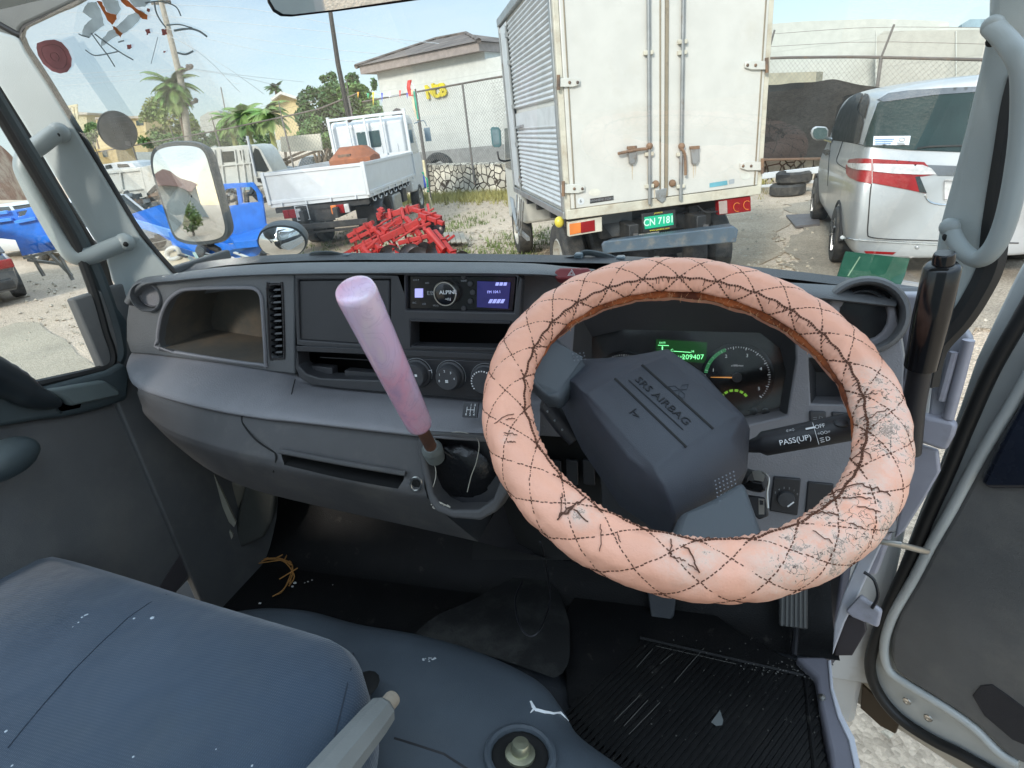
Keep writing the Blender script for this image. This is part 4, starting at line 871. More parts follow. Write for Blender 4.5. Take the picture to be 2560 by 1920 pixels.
# header lining
RP = Plane((-.36, .72, 2.26), (0, -.55, -1))
hd = thing('cab_roof', 'dark grey roof lining and header above the windscreen', 'roof', (-.36, .6, 2.3))
MB().loft([[Vector((-1.10, .80, 2.24)), Vector((.42, .80, 2.24)), Vector((.42, .88, 2.28)), Vector((-1.10, .88, 2.28))], [Vector((-1.12, .45, 2.36)), Vector((.44, .45, 2.36)), Vector((.44, .45, 2.40)), Vector((-1.12, .45, 2.40))]]).build('lining', M_TRIM, hd)
LPr = Plane(LP.at(60, 70), (.3, -1, 0))
slab(LPr, [(-80, -80), (330, -80), (200, -2), (150, 22), (90, 50), (62, 62), (50, 74), (46, 96), (20, 100), (-80, 80)], .02, 'corner_lining', mat('corner_lining', (.12, .13, .125), .7, bump=.3, bscale=700), hd, .006)
w = MB().tube(smooth_path([LPr.at(x, y, .002) for x, y in ((330, -74), (200, 4), (150, 26), (92, 53), (66, 66), (56, 78), (54, 100))], 4), .0035, 6); w.build('glass_seal', M_RUB, hd)
# windscreen
WS = Plane((-.36, 1.00, 1.80), (0, -1, -.30))
ws = thing('windscreen', 'clear curved front windscreen with stickers and torn film on its upper left', 'windscreen', tuple(WS.p))
MB().plate(WS, [(440, 700), (250, 425), (62, 128), (50, 90), (66, 66), (190, 0), (620, -230), (1500, -330), (2474, -240), (2480, 20), (2411, 337), (2345, 640), (2330, 720), (1400, 705)], [], .0005).build('glass', M_CLEAR, ws, False)
M_ST1 = sticker_mat('faded_red_disc', (.42, .17, .17), .72); M_ST2 = sticker_mat('grey_disc', (.26, .26, .25), .72)
disc = lambda cx, cy, rx, ry, rot, n=40, cut=None: [(cx+rx*math.cos(a)*math.cos(rot)-ry*math.sin(a)*math.sin(rot), cy+rx*math.cos(a)*math.sin(rot)+ry*math.sin(a)*math.cos(rot)) for a in [6.28318*i/n for i in range(n)]]
d1_ = [(92, 108), (112, 101), (136, 99), (154, 106), (170, 124), (179, 146), (178, 166), (168, 180), (150, 184), (130, 178), (108, 160), (95, 138), (91, 120)]
so1 = MB().plate(WS, d1_, [], .0004, off=.003).build('sticker', M_ST1, ws, False)
w = MB()
for k in (.72, .25): w.tube([WS.at(137+(x-137)*k, 143+(y-143)*k, .0037) for x, y in d1_], .0003, 4, closed=True)
w.build('emblem_ring', sticker_mat('ring_print', (.26, .14, .13), 1), so1)
so2 = MB().plate(WS, disc(293, 326, 56, 44, R(42)), [], .0004, off=.003).build('sticker', M_ST2, ws, False)
w = MB().tube([WS.at(x, y, .0036) for x, y in disc(293, 326, 54, 42.5, R(42))], .0005, 4, closed=True)
w.build('border', sticker_mat('disc_border', (.36, .36, .34), 1), so2)
w = MB()
for i in range(8):
    y = 296+i*8; l_ = 26+8*math.sin(i*.7)
    for k in range(9):
        if random.random() < .8: w.bar(WS.at(272+i*2.2+k*5.5, y-1.5-k*.6, .0037), WS.at(275.5+i*2.2+k*5.5, y-1.8-k*.6, .0037), .0008, .0003, (0, -1, 0))
w.plate(WS, [(312, 352), (326, 354), (328, 366), (314, 362)], [], .0003, off=.0038)
w.build('small_print', sticker_mat('small_print', (.36, .36, .35), 1), so2, False)
k_ = lambda pts: [(x/2.37, y/2.37) for x, y in pts]
def jagg(pts, amp=1.6, n=4):
    out = []
    for a, b in zip(pts, pts[1:]+pts[:1]):
        for i in range(n): out.append((a[0]+(b[0]-a[0])*i/n+random.uniform(-amp, amp)*(i > 0), a[1]+(b[1]-a[1])*i/n+random.uniform(-amp, amp)*(i > 0)))
    return out
random.seed(12)
M_F1 = sticker_mat('grey_film', (.62, .67, .68), .6); M_F2 = sticker_mat('orange_film', (.62, .22, .06), .85); M_F3 = sticker_mat('dark_film', (.32, .36, .37), .75); M_F4 = sticker_mat('reddish_film', (.40, .13, .11), .8)
def film(ps, M, o=.003):
    for p in ps: MB().plate(WS, jagg(k_(p)), [], .0003, off=o).build('film_remnant', M, ws, False)
film([[(488, 70), (520, 15), (572, 10), (596, 70), (618, 150), (562, 188), (524, 226), (482, 210), (500, 150), (545, 110)], [(600, 276), (600, 240), (650, 180), (700, 150), (760, 90), (830, 60), (860, 70), (800, 145), (750, 190), (690, 215)], [(600, -10), (700, 5), (715, 60), (690, 92), (635, 70)], [(760, -10), (900, -10), (860, 40), (800, 45), (775, 15)]], M_F1)
film([[(572, 5), (605, 12), (630, 70), (690, 88), (692, 112), (664, 148), (636, 120)], [(664, 152), (690, 165), (724, 196), (714, 222), (684, 190)], [(705, -10), (752, 0), (800, 45), (872, 88), (872, 118), (842, 112), (792, 60), (740, 30)]], M_F2, .0036)
def ribs(ls, M):
    for pts, wd in ls:
        w = MB()
        q = smooth_path([WS.at(x/2.37, y/2.37, .0035) for x, y in pts], 5)
        for a, b in zip(q, q[1:]): w.bar(a, b, .0003, wd, (1, .2, .3))
        w.build('film_strip', M, ws, False)
for ls in ([([(540, 195), (590, 265), (640, 330), (680, 395)], .0022), ([(560, 200), (640, 260), (720, 315), (790, 355)], .0022), ([(505, 295), (560, 328), (640, 318), (700, 305)], .0018)],
           [([(915, 15), (925, 70), (950, 120), (985, 165)], .0024), ([(860, 18), (950, 8), (1040, 38), (1072, 95)], .0020), ([(985, 150), (1060, 145), (1120, 160), (1140, 165)], .0018), ([(1030, 182), (1120, 170), (1180, 185), (1228, 218)], .0030), ([(1050, 312), (1100, 322), (1145, 302)], .0028), ([(935, 220), (915, 300), (895, 378)], .0008), ([(700, 250), (735, 240)], .002), ([(465, 200), (490, 212), (530, 222)], .0018)]):
    ribs(ls, M_F3)
film([[(860, 175), (885, 170), (890, 195), (868, 208)], [(955, 175), (985, 172), (990, 205), (960, 208)], [(750, 268), (775, 262), (778, 285), (755, 292)], [(872, 50), (890, 58), (885, 72), (870, 68)], [(970, 300), (980, 302), (978, 315), (968, 312)]], M_F4)
w = MB()
for x, y in ((-1.3, 0),): pass
# wiper arms outside at the foot of the glass
def wiper(pts, tip, lab):
    t = thing('windscreen_wiper', lab, 'wiper', tuple(PY(pts[0][0], pts[0][1], 1.07)), group='wipers resting at the foot of the windscreen')
    w = MB().tube(smooth_path([PY(x, y, 1.07) for x, y in pts], 4), .0055, 8, sx=.6); w.build('wiper_arm', mat('wiper_black', (.05, .06, .065), .35), t)
    w = MB().bar(PY(*tip[0], 1.06), PY(*tip[1], 1.06), .006, .010); w.build('blade', M_BLK, t)
    w = MB()
    for q in (pts[0], pts[-1]): w.box(PY(q[0], q[1], 1.065), (.016, .02, .018))
    w.build('joint', mat('wiper_joint', (.10, .13, .15), .3), t, bevel=.003)
wiper([(772, 652), (782, 636), (830, 634), (870, 645)], [(700, 664), (878, 652)], 'left wiper arm lying at the foot of the glass before the red implement')
wiper([(1448, 644), (1462, 632), (1500, 636), (1552, 652)], [(1380, 656), (1448, 644)], 'right wiper arm lying at the foot of the glass below the box truck')
sc_o = MB().grid([[PY(x, y, 1.02) for x, y in ((420, 690), (560, 664), (760, 652), (1000, 650), (1380, 656), (1640, 664), (2000, 700), (2340, 745))], [PY(x, y, 1.14)+Vector((0, 0, -.03)) for x, y in ((420, 690), (560, 664), (760, 650), (1000, 650), (1380, 656), (1640, 664), (2000, 700), (2340, 745))], [PY(x, y, 1.18)+Vector((0, 0, -.5)) for x, y in ((420, 690), (560, 664), (760, 650), (1000, 650), (1380, 656), (1640, 664), (2000, 700), (2340, 745))]], 4)
fb = thing('cab_front_body', 'white painted cab nose with the dark scuttle below the windscreen', 'cab body', (-.36, 1.2, 1.3))
sc_o.build('scuttle', M_BLK, fb)
w = MB().box((-.36, 1.17, 1.15), (1.62, .05, .95)).build('nose_panel', M_PAINTW, fb, bevel=.01)
MB().box((-.36, 1.21, .60), (1.60, .08, .22)).build('bumper', M_PAINTW, fb, bevel=.02)
# ---- right pillar
RPn = Plane((.34, .90, 1.80), (-.40, -.90, .05))
rp = thing('windscreen_pillar', 'light grey right windscreen pillar trim with its curved grab handle', 'pillar', tuple(RPn.p))
slab(RPn, [(2474, -80), (2472, 63), (2450, 170), (2411, 337), (2348, 570), (2338, 640), (2300, 735), (2345, 800), (2400, 830), (2440, 760), (2470, 700), (2490, 600), (2530, 400), (2570, 200), (2600, -80)], .03, 'trim', M_TRIM, rp, .010)
MB().tube(smooth_path([RPn.at(x, y, -.004) for x, y in ((2560, 185), (2540, 260), (2520, 380), (2490, 560), (2478, 660), (2440, 740), (2400, 800), (2340, 870), (2318, 960))], 5), .0155, 8).build('door_seal', M_RUB, rp)
grab(rp, RPn, [(2482, 66, .012), (2492, 78, .022), (2520, 108, .036), (2545, 145, .050), (2558, 200, .054), (2554, 330, .054), (2536, 460, .054), (2512, 560, .054), (2482, 622, .052), (2446, 648, .046), (2412, 632, .036), (2388, 600, .022), (2374, 568, .012)], (.0104,), [(2478, 104, .026), (2368, 592, .024)], flat=1.2)
# black cylindrical grip
gt = thing('grip_tube', 'glossy black cylindrical handle standing upright against the right pillar', 'handle', tuple(PY(2290, 1050, .74)))
g1, g2, g0 = PY(2358, 660, .715), PY(2302, 915, .735), PY(2362, 632, .713)
MB().tube([g0, g0.lerp(g1, .4), g1.lerp(g2, .02)], [.0095, .0105, .0105], 18).build('cap', M_GLOSS, gt, bevel=.001)
MB().tube([g1, g1.lerp(g2, .03), g1.lerp(g2, .5), g2], [.014, .0175, .0185, .0172], 24).build('grip', M_GLOSS, gt, ang=60)
MB().tube([g2, PY(2285, 1010, .742), PY(2275, 1130, .75)], .0125, 18).build('lower_rod', M_BLK, gt)
# ---- dash end and door jamb
jb = thing('door_jamb', 'grey painted right door jamb with hinge brackets and torn trim', 'door frame', (.40, 1.0, 1.3))
M_JAMB = mat('jamb_paint', (.38, .37, .42), .4, dirt=(.2, .19, .17), dscale=7, dmin=.5, dmax=.75, bump=.15, bscale=200)
JP = Plane((.40, .93, 1.4), (-.45, -.90, .1))
slab(JP, [(2240, 735), (2300, 735), (2345, 805), (2338, 880), (2318, 960), (2290, 1040), (2285, 1110), (2270, 1220), (2230, 1330), (2180, 1400), (2180, 1250), (2235, 1060), (2262, 900)], .03, 'inner_panel', M_JAMB, jb, .006)
slab(JP, [(2400, 800), (2432, 850), (2420, 905), (2370, 1020), (2348, 1050), (2320, 1045), (2330, 960), (2352, 880)], .02, 'torn_trim', mat('torn_trim', (.45, .45, .50), .45, dirt=(.25, .24, .22)), jb, .004, off=.004)
MB().tube([JP.at(2422, 850, .016), JP.at(2398, 945, .014), JP.at(2370, 1045, .012)], .008, 10).tube([JP.at(2385, 880, .016), JP.at(2352, 1000, .014)], .006, 8).build('wiring_duct', M_JAMB, jb)
slab(JP, [(2286, 1035), (2330, 1044), (2375, 1052), (2392, 1068), (2385, 1092), (2366, 1128), (2345, 1124), (2300, 1108), (2282, 1100)], .022, 'hinge_bracket', M_JAMB, jb, .006, off=.02)
slab(JP, [(2290, 1110), (2345, 1128), (2350, 1180), (2310, 1250), (2260, 1330), (2235, 1350), (2255, 1240)], .012, 'lower_panel', M_JAMB, jb, .004, off=.006)
slab(JP, [(2160, 1365), (2215, 1320), (2240, 1290), (2200, 1370), (2150, 1480), (2110, 1560), (2080, 1640), (2085, 1560), (2110, 1480)], .01, 'white_edge', mat('edge_paint', (.52, .52, .56), .35), jb, .003, off=.012)
slab(JP, [(2185, 1300), (2235, 1305), (2220, 1360), (2190, 1440), (2150, 1440), (2160, 1370)], .03, 'pipe_bundle', M_JAMB, jb, .006, off=-.02)
slab(JP, [(2112, 1530), (2150, 1490), (2205, 1530), (2195, 1572), (2130, 1545)], .012, 'hinge_bracket', M_JAMB, jb, .005, off=.025)
slab(JP, [(2105, 1540), (2160, 1550), (2165, 1580), (2130, 1640), (2085, 1640)], .01, 'dark_opening', mat('jamb_hollow', (.05, .042, .045), .6), jb, .002, off=0)
MB().tube(smooth_path([JP.at(x, y, .03) for x, y in ((2160, 1430), (2185, 1450), (2195, 1490), (2180, 1520))], 5), .003, 6).build('cable', M_BLK, jb)
MB().tube([JP.at(2190, 1352, .035), JP.at(2250, 1362, .03), JP.at(2320, 1380, -.02)], .006, 8, sx=.5).build('check_strap', M_METAL, jb)
# footwell side panel and sill
sl = thing('door_sill', 'grey side sill with white painted edge along the driver footwell', 'sill', (.36, .8, .98))
slab(Plane((.36, .85, 1.1), (-1, -.12, .1)), [(2060, 1430), (2110, 1380), (2085, 1560), (2075, 1640), (2060, 1660), (2020, 1650), (1990, 1560), (2010, 1450)], .02, 'side_panel', mat('footwell_vinyl', (.11, .11, .14), .5, bump=.3, bscale=500), sl, .006)
SLP = Plane((.3, .8, ZF+.03), (0, 0, 1), (0, 1, 0))
slab(SLP, [(1988, 1640), (2060, 1640), (2078, 1650), (2080, 1720), (2100, 1790), (2130, 1850), (2150, 1960), (2085, 1960), (2075, 1880), (2050, 1760), (2040, 1690)], .05, 'sill_plate', mat('sill_vinyl', (.16, .155, .18), .45, dirt=(.10, .10, .10)), sl, .008, off=.0)
slab(SLP, [(2078, 1648), (2084, 1720), (2106, 1785), (2136, 1842), (2160, 1960), (2146, 1960), (2122, 1850), (2094, 1790), (2076, 1722), (2070, 1650)], .02, 'edge_strip', mat('edge_paint', (.52, .52, .56), .35), sl, .002, off=.004)
MB().lathe([(.007, 0), (.006, .003), (.0005, .004)], SLP.mat(SLP.at(2054, 1744, .001)), 12, False).build('screw', M_METAL, sl)
# ---- driver's door swung open
DP = Plane((.47, 1.10, 1.3), (-.62, -.78, 0))
dd = thing('driver_door', 'open driver door with dark grey card, white frame and black rubber seal', 'door', tuple(DP.p))
edge_ = [(2590, 600), (2540, 690), (2492, 790), (2440, 900), (2392, 1040), (2345, 1170), (2300, 1275), (2262, 1375), (2205, 1520), (2176, 1605), (2167, 1660), (2176, 1712), (2207, 1764), (2252, 1810), (2324, 1856), (2396, 1892), (2476, 1938), (2556, 1982)]
seal = [(2660, 630), (2600, 715), (2545, 810), (2480, 925), (2424, 1050), (2370, 1180), (2322, 1288), (2278, 1392), (2215, 1530), (2185, 1610), (2175, 1660), (2185, 1710), (2215, 1760), (2260, 1805), (2330, 1850), (2400, 1885), (2480, 1930), (2560, 1975)]
inn = [(2740, 760), (2690, 800), (2640, 850), (2580, 950), (2545, 1010), (2495, 1090), (2440, 1185), (2392, 1275), (2342, 1362), (2296, 1450), (2250, 1530), (2228, 1590), (2225, 1640), (2240, 1680), (2290, 1715), (2380, 1770), (2450, 1820), (2510, 1880), (2560, 1910), (2700, 1950)]
M_DFR = mat('door_frame_paint', (.46, .48, .47), .38, dirt=(.34, .32, .28), dmin=.6, dmax=.8, coat=.3)
sl_ = lambda pts, dx, dy=0: [(x+dx, y+dy) for x, y in pts]
slab(DP, edge_+[(2760, 2060), (2760, 700)][0:1]+[(2900, 2000), (2900, 640)], .045, 'door_shell', M_DFR, dd, .004, off=0)
MB().tube(smooth_path([DP.at(x, y, .012) for x, y in seal], 5), .012, 10).build('door_seal', M_RUB, dd)
slab(DP, inn+[(2900, 1960), (2900, 1240), (2560, 1240), (2470, 1200), (2440, 1190)][0:2]+[(2900, 700)], .03, 'door_card', M_CARD, dd, .012, off=.022)
# light frame lip following the card
MB().tube(smooth_path([DP.at(x, y, .018) for x, y in sl_(inn[1:-1], -14, 0)], 5), .010, 10).build('frame_lip', M_DFR, dd)
slab(DP, [(2470, 1225), (2446, 1205), (2500, 1100), (2556, 1000), (2620, 900), (2700, 800), (2900, 780), (2900, 1300), (2560, 1225)], .03, 'upper_trim', mat('dark_blue_trim', (.012, .016, .028), .25), dd, .014, off=.036)
w = MB()
for x, y in ((2267, 1753), (2320, 1795)): w.lathe([(.009, 0), (.008, .002), (.004, .0035), (.0005, .002)], DP.mat(DP.at(x, y, .012)), 16, False)
w.build('screw', M_METAL, dd)
slab(DP, [(2430, 1740), (2450, 1715), (2480, 1712), (2520, 1740), (2600, 1800), (2600, 1880), (2530, 1850), (2460, 1790)], .004, 'speaker_grille', mat('speaker_grille', (.022, .021, .025), .8, bump=.8, bscale=900), dd, .002, off=.0245)
OP = Plane(DP.p-DP.n*.05, DP.n)
slab(OP, [(2150, 1630), (2120, 1720), (2130, 1752), (2300, 1860), (2450, 1960), (2700, 2080), (2900, 2100), (2900, 1700), (2200, 1600)], .03, 'outer_skin', mat('door_outer_paint', (.42, .38, .32), .35, dirt=(.3, .24, .17)), dd, .006)
slab(OP, [(2155, 1712), (2250, 1800), (2238, 1835), (2200, 1815), (2150, 1770)], .01, 'step_grille', mat('brown_grille', (.05, .032, .015), .6), dd, .002, off=.006)
# ---- passenger door
PD = Plane((-1.10, .8, 1.5), (1, -.05, 0))
pdr = thing('passenger_door', 'closed passenger door with dark scuffed card below its window', 'door', tuple(PD.p))
slab(PD, [(-300, 1075), (-100, 1075), (0, 1062), (90, 1048), (170, 1040), (240, 1022), (320, 1000), (345, 1010), (400, 1080), (470, 1160), (520, 1190), (585, 1330), (572, 1362), (470, 1455), (300, 1640), (-300, 1640)], .04, 'door_card', M_CARD, pdr, .01, off=0)
slab(PD, [(-300, 1010), (0, 1068), (90, 1052), (170, 1042), (250, 1024), (322, 1000), (330, 925), (305, 905), (270, 925), (110, 968), (0, 948), (-300, 900)], .05, 'window_ledge', M_CARDT, pdr, .010, off=.022)
slab(PD, [(115, 975), (262, 950), (298, 972), (300, 990), (178, 1016), (160, 998)], .03, 'ledge_insert', mat('ledge_grey', (.10, .125, .125), .5, bump=.3, bscale=600), pdr, .006, off=.034)
MB().tube(smooth_path([PD.at(x, y, .030) for x, y in ((-300, 860), (-60, 925), (20, 955), (80, 990), (150, 1010))], 5), [.05, .046, .042, .040, .038, .036, .034, .032, .030, .030, .028, .028, .026, .026, .024, .022, .02, .018, .014, .01, .006][:21], 14).build('pull_handle', mat('pull_black', (.018, .024, .028), .4), pdr)
MB().sphere(PD.at(8, 1150, .05), .035, 16, 10, (1, 1.6, .9)).build('armrest_tip', M_CARDT, pdr)
w = MB()
w.tube(smooth_path([PD.at(x, y, .006) for x, y in ((70, 966), (150, 948), (230, 930), (268, 918), (280, 900), (276, 870), (262, 830), (240, 750), (212, 670), (188, 610), (150, 540), (60, 390), (0, 290), (-60, 190))], 5), .0085, 8)
w.build('window_seal', M_RUB, pdr)
w = MB()
w.tube(smooth_path([PD.at(x, y, .0) for x, y in ((290, 905), (298, 880), (288, 820), (262, 740), (236, 672), (205, 610), (160, 530), (70, 380), (0, 265), (-60, 165))], 5), .013, 8)
w.build('window_frame', M_CARDT, pdr)
slab(PD, [(252, 752), (262, 746), (280, 752), (300, 775), (318, 800), (318, 860), (318, 905), (300, 912), (282, 850)], .03, 'corner_cap', M_CARDT, pdr, .008, off=.008)
MB().plate(PD, [(84, 968), (268, 922), (258, 820), (212, 668), (186, 612), (60, 390), (-60, 190), (-300, 100), (-300, 900)], [], .001, off=-.006).build('window_glass', M_CLEAR, pdr, False)
slab(PD, [(345, 1560), (410, 1450), (452, 1385), (463, 1400), (468, 1440), (420, 1510), (372, 1580)], .002, 'dark_stain', mat('card_stain', (.055, .048, .052), .7), pdr, 0, off=.003)
w = MB().plate(Plane((-1.06, .95, 1.3), (.6, -1, .1)), [(522, 1178), (535, 1186), (590, 1308), (585, 1318), (572, 1305), (545, 1240)], [], .01)
w.plate(Plane((-1.06, .95, 1.3), (.6, -1, .1)), [(575, 1325), (583, 1340), (572, 1362), (462, 1454), (470, 1440), (560, 1362)], [], .01)
w.build('painted_edge', mat('cream_edge', (.34, .32, .26), .4), pdr)
MB().box((-1.10, .99, 1.36), (.02, .42, .86)).build('cowl_side', M_CARD, pdr, bevel=.004)
kp = Plane((-.98, 1.0, 1.2), (.5, -1, .1))
kk = thing('kick_panel', 'dark grey footwell side moulding under the left end of the dashboard', 'panel', tuple(kp.p))
slab(kp, [(612, 1215), (690, 1228), (682, 1300), (660, 1345), (600, 1372), (585, 1360), (592, 1300)], .05, 'moulding', mat('kick_grey', (.06, .062, .055), .6, bump=.3, bscale=500), kk, .008)
slab(kp, [(552, 1195), (620, 1220), (600, 1262), (586, 1300), (575, 1262)], .02, 'bare_metal', mat('primer_beige', (.20, .18, .14), .5), kk, .004, off=-.02)
# rear wall of the cab and an unseen box added to keep out the sun
rw_ = thing('cab_rear_wall', 'grey cab rear wall behind the seats', 'cab body', (-.36, -.75, 1.0))
MB().box((-.36, -.78, 1.62), (1.62, .05, 1.45)).build('panel', M_TRIM, rw_)
cb = thing('added_sun_block_box', 'unseen white cargo box added behind the cab to block the sun', 'cargo box', (-.36, -2.6, .9))
MB().box((-.36, -2.5, 2.05), (1.9, 3.2, 2.3)).build('box_body', M_PAINTW, cb, bevel=.02)
# rear-view mirror
MP_ = PY(850, 10, .66); MN = (CAM-MP_).normalized()+Vector((.10, -.1, -.22)); MR = Plane(MP_, MN)
mr = thing('rear_view_mirror', 'rounded black framed interior mirror at the top edge of the windscreen', 'mirror', tuple(MP_))
oo = [(662, -90), (664, -20), (669, 8), (682, 30), (702, 42), (728, 43), (840, 30), (1000, 8), (1110, -8), (1160, -30), (1180, -120)]
slab(MR, oo, .018, 'housing', M_GLOSS, mr, .003); slab(MR, [(x+(6 if x < 900 else -6), y-7) for x, y in oo], .001, 'glass', M_MIRROR, mr, 0, off=.0012)
MB().tube([MR.at(900, -60, -.02), MR.at(900, -60, -.02)+Vector((0, .12, .10))], .01, 8).build('mount', M_BLK, mr)
# outside mirrors
def outmirror(nm, lab, pts, dist, look, M2, convex, arm, tx=None):
    c = (sum(p[0] for p in pts)/len(pts), sum(p[1] for p in pts)/len(pts)); C0 = CAM+ray(*c)*dist
    n = (CAM-C0).normalized()+Vector(look).normalized(); pl_ = Plane(C0, n); t = thing(nm, lab, 'mirror', tuple(C0))
    q = [pl_.at(x, y) for x, y in smooth2(pts)]; ce = sum(q, Vector())/len(q)
    MB().loft([[p for p in q], [ce+(p-ce)*1.02-pl_.n*.012 for p in q], [ce+(p-ce)*.96-pl_.n*.04 for p in q], [ce+(p-ce)*.6-pl_.n*.07 for p in q]]).build('housing', M2, t, ang=60)
    rr = [[ce+(p-ce)*k+pl_.n*(.0015+convex*(1-k*k)) for p in q] for k in (.93, .8, .6, .4, .2, .02)]
    MB().loft(rr, caps=False).build('glass', M_MIRROR, t, ang=180)
    for a in arm: MB().tube([pl_.at(x, y, -.03) for x, y in a], .010, 8).build('arm', M_BLK, t)
    return t
def smooth2(pts): return [(p.x, p.y) for p in smooth_path([Vector((x, y, 0)) for x, y in pts], 5, True)]
outmirror('side_mirror', 'large rounded rectangular side mirror showing sky and a reddish roof', [(380, 430), (378, 385), (396, 364), (440, 355), (492, 358), (515, 376), (530, 420), (546, 480), (562, 540), (569, 575), (562, 597), (535, 608), (490, 612), (455, 606), (432, 588), (408, 520)], 1.5, (-.32, -1, .015), mat('mirror_shell', (.05, .06, .065), .4), .003, [[(500, 600), (545, 625), (560, 660)]])
outmirror('convex_mirror', 'small oval convex mirror on a stalk beside the side mirror', [(644, 606), (650, 582), (672, 568), (705, 563), (740, 570), (762, 590), (767, 610), (755, 630), (725, 642), (690, 641), (660, 630)], 1.7, (-.05, -.55, -.42), mat('mirror_shell', (.05, .06, .065), .4), .03, [[(660, 630), (650, 670)]])
# ================================================================== OUTSIDE: MATERIALS
G_WHITE = mat('truck_white', (.58, .60, .61), .35, coat=.3, dirt=(.50, .48, .42), dscale=2.5, dmin=.6, dmax=.85, var=.04)
G_CREAM = mat('aged_cream', (.53, .525, .48), .45, dirt=(.42, .36, .26), dscale=2.5, dmin=.58, dmax=.8, var=.05, coat=.2)
G_CREAM2 = mat('dirty_cream', (.52, .49, .40), .5, dirt=(.33, .26, .18), dscale=4, dmin=.5, dmax=.72, var=.1)
G_ALU = mat('louvred_aluminium', (.50, .52, .53), .4, metal=.1, dirt=(.36, .37, .37), dscale=3, dmin=.5, dmax=.75)
G_STEEL = mat('galvanised_steel', (.30, .31, .31), .45, metal=.6, dirt=(.18, .12, .07), dscale=8, dmin=.55, dmax=.75)
G_RUST = mat('rusty_steel', (.20, .12, .07), .75, dirt=(.07, .05, .04), dscale=9, dmin=.45, dmax=.65)
G_CHAS = mat('chassis_black', (.018, .018, .018), .6, dirt=(.07, .06, .05), dscale=6, dmin=.5, dmax=.75)
G_BUMP = mat('weathered_blue_grey_bumper', (.07, .10, .13), .45, dirt=(.16, .16, .15), dscale=10, dmin=.5, dmax=.7, dirt2=(.12, .06, .03))
G_TYRE = mat('tyre_rubber', (.022, .022, .022), .75, dirt=(.09, .08, .065), dscale=8, dmin=.45, dmax=.75, bump=.4, bscale=120)
G_RIM = mat('wheel_rim', (.38, .37, .33), .5, metal=.2, dirt=(.2, .13, .08), dscale=10, dmin=.5, dmax=.75)
G_REDL = mat('red_lens', (.24, .008, .010), .35, coat=0, spec=.25, var=.15); G_ORL = mat('amber_lens', (.65, .18, .03), .2, coat=.6); G_CLR = mat('clear_lens', (.50, .49, .48), .25, coat=.2, var=.2, vscale=14)
G_DKG = mat('dark_window_glass', (.02, .028, .03), .12, coat=.2, var=.2, vscale=1.2); G_TGL = mat('tinted_window_glass', (.05, .085, .085), .08, coat=1, var=.3, vscale=.9)
G_BLUE = mat('blue_enamel', (.012, .16, .62), .35, coat=.3, dirt=(.02, .10, .36), dscale=5, dmin=.55, dmax=.8)
G_RED = mat('red_enamel', (.36, .018, .015), .55, coat=0, dirt=(.16, .025, .02), dscale=9, dmin=.55, dmax=.75)
G_DISC = mat('disc_steel', (.06, .055, .06), .3, metal=.8, dirt=(.12, .07, .05), dscale=9)
G_ORUST = mat('orange_rust', (.30, .10, .04), .75, dirt=(.20, .07, .03), dscale=4, dmin=.45, dmax=.7)
G_GREEN = mat('green_board', (.011, .058, .036), .7, spec=.1, dirt=(.025, .075, .05), dscale=6, dmin=.5, dmax=.75)
G_SILV = mat('silver_paint', (.36, .375, .38), .38, metal=.35, coat=.5, var=.02)
G_SILVD = mat('grey_paint', (.10, .11, .12), .25, metal=.5, coat=1)
def col_mat(nm, c, r=.5, **k): return mat(nm, c, r, **k)

# ------------------------------------------------------------------ ground
def ground_mat(nm, a, b_, c, sc=1.0):
    M = mat(nm, a, .92, var=.16, vscale=.9*sc, dirt=b_, dscale=.45*sc, dmin=.42, dmax=.62, dirt2=c, spec=.2)
    n, l, b = nodes(M); O = n.new('ShaderNodeTexCoord').outputs['Object']
    src = b.inputs['Base Color'].links[0].from_socket
    v = n.new('ShaderNodeTexVoronoi'); v.inputs['Scale'].default_value = 48*sc; l(O, v.inputs['Vector'])
    v2 = n.new('ShaderNodeTexVoronoi'); v2.inputs['Scale'].default_value = 9*sc; l(O, v2.inputs['Vector'])
    hs = n.new('ShaderNodeHueSaturation'); mr = n.new('ShaderNodeMapRange'); mr.inputs[3].default_value = .80; mr.inputs[4].default_value = 1.18
    sp = n.new('ShaderNodeSeparateColor'); l(v.outputs['Color'], sp.inputs[0]); l(sp.outputs[0], mr.inputs[0]); l(mr.outputs[0], hs.inputs['Value']); l(src, hs.inputs['Color']); l(hs.outputs[0], b.inputs['Base Color'])
    nz_ = n.new('ShaderNodeTexNoise'); nz_.inputs['Scale'].default_value = 14*sc; nz_.inputs['Detail'].default_value = 8; nz_.inputs['Roughness'].default_value = .7; l(O, nz_.inputs['Vector'])
    ad = n.new('ShaderNodeMath'); ad.operation = 'ADD'; l(v.outputs['Distance'], ad.inputs[0]); l(nz_.outputs[0], ad.inputs[1])
    bp = n.new('ShaderNodeBump'); bp.inputs['Strength'].default_value = .9; bp.inputs['Distance'].default_value = .03; l(ad.outputs[0], bp.inputs['Height']); l(bp.outputs[0], b.inputs['Normal'])
    return M
G_GRAVEL = ground_mat('gravel_dirt', (.62, .50, .385), (.50, .40, .295), (.68, .58, .46))
G_SLAB = ground_mat('worn_concrete', (.54, .47, .36), (.48, .41, .31), (.60, .53, .43), 1.5)
G_ASPH = ground_mat('broken_asphalt', (.36, .31, .245), (.44, .37, .285), (.50, .44, .355), 1.3)
rows = []
gx = [-1500, -300, -80, -40, -20, -12, -8, -5, -3, -1, 1, 3, 5, 8, 12, 20, 40, 80, 300, 1500]; gy = [-1500, -200, -40, -10, 0, 3, 5, 7, 9, 11, 13, 15, 18, 22, 30, 60, 200, 1500]
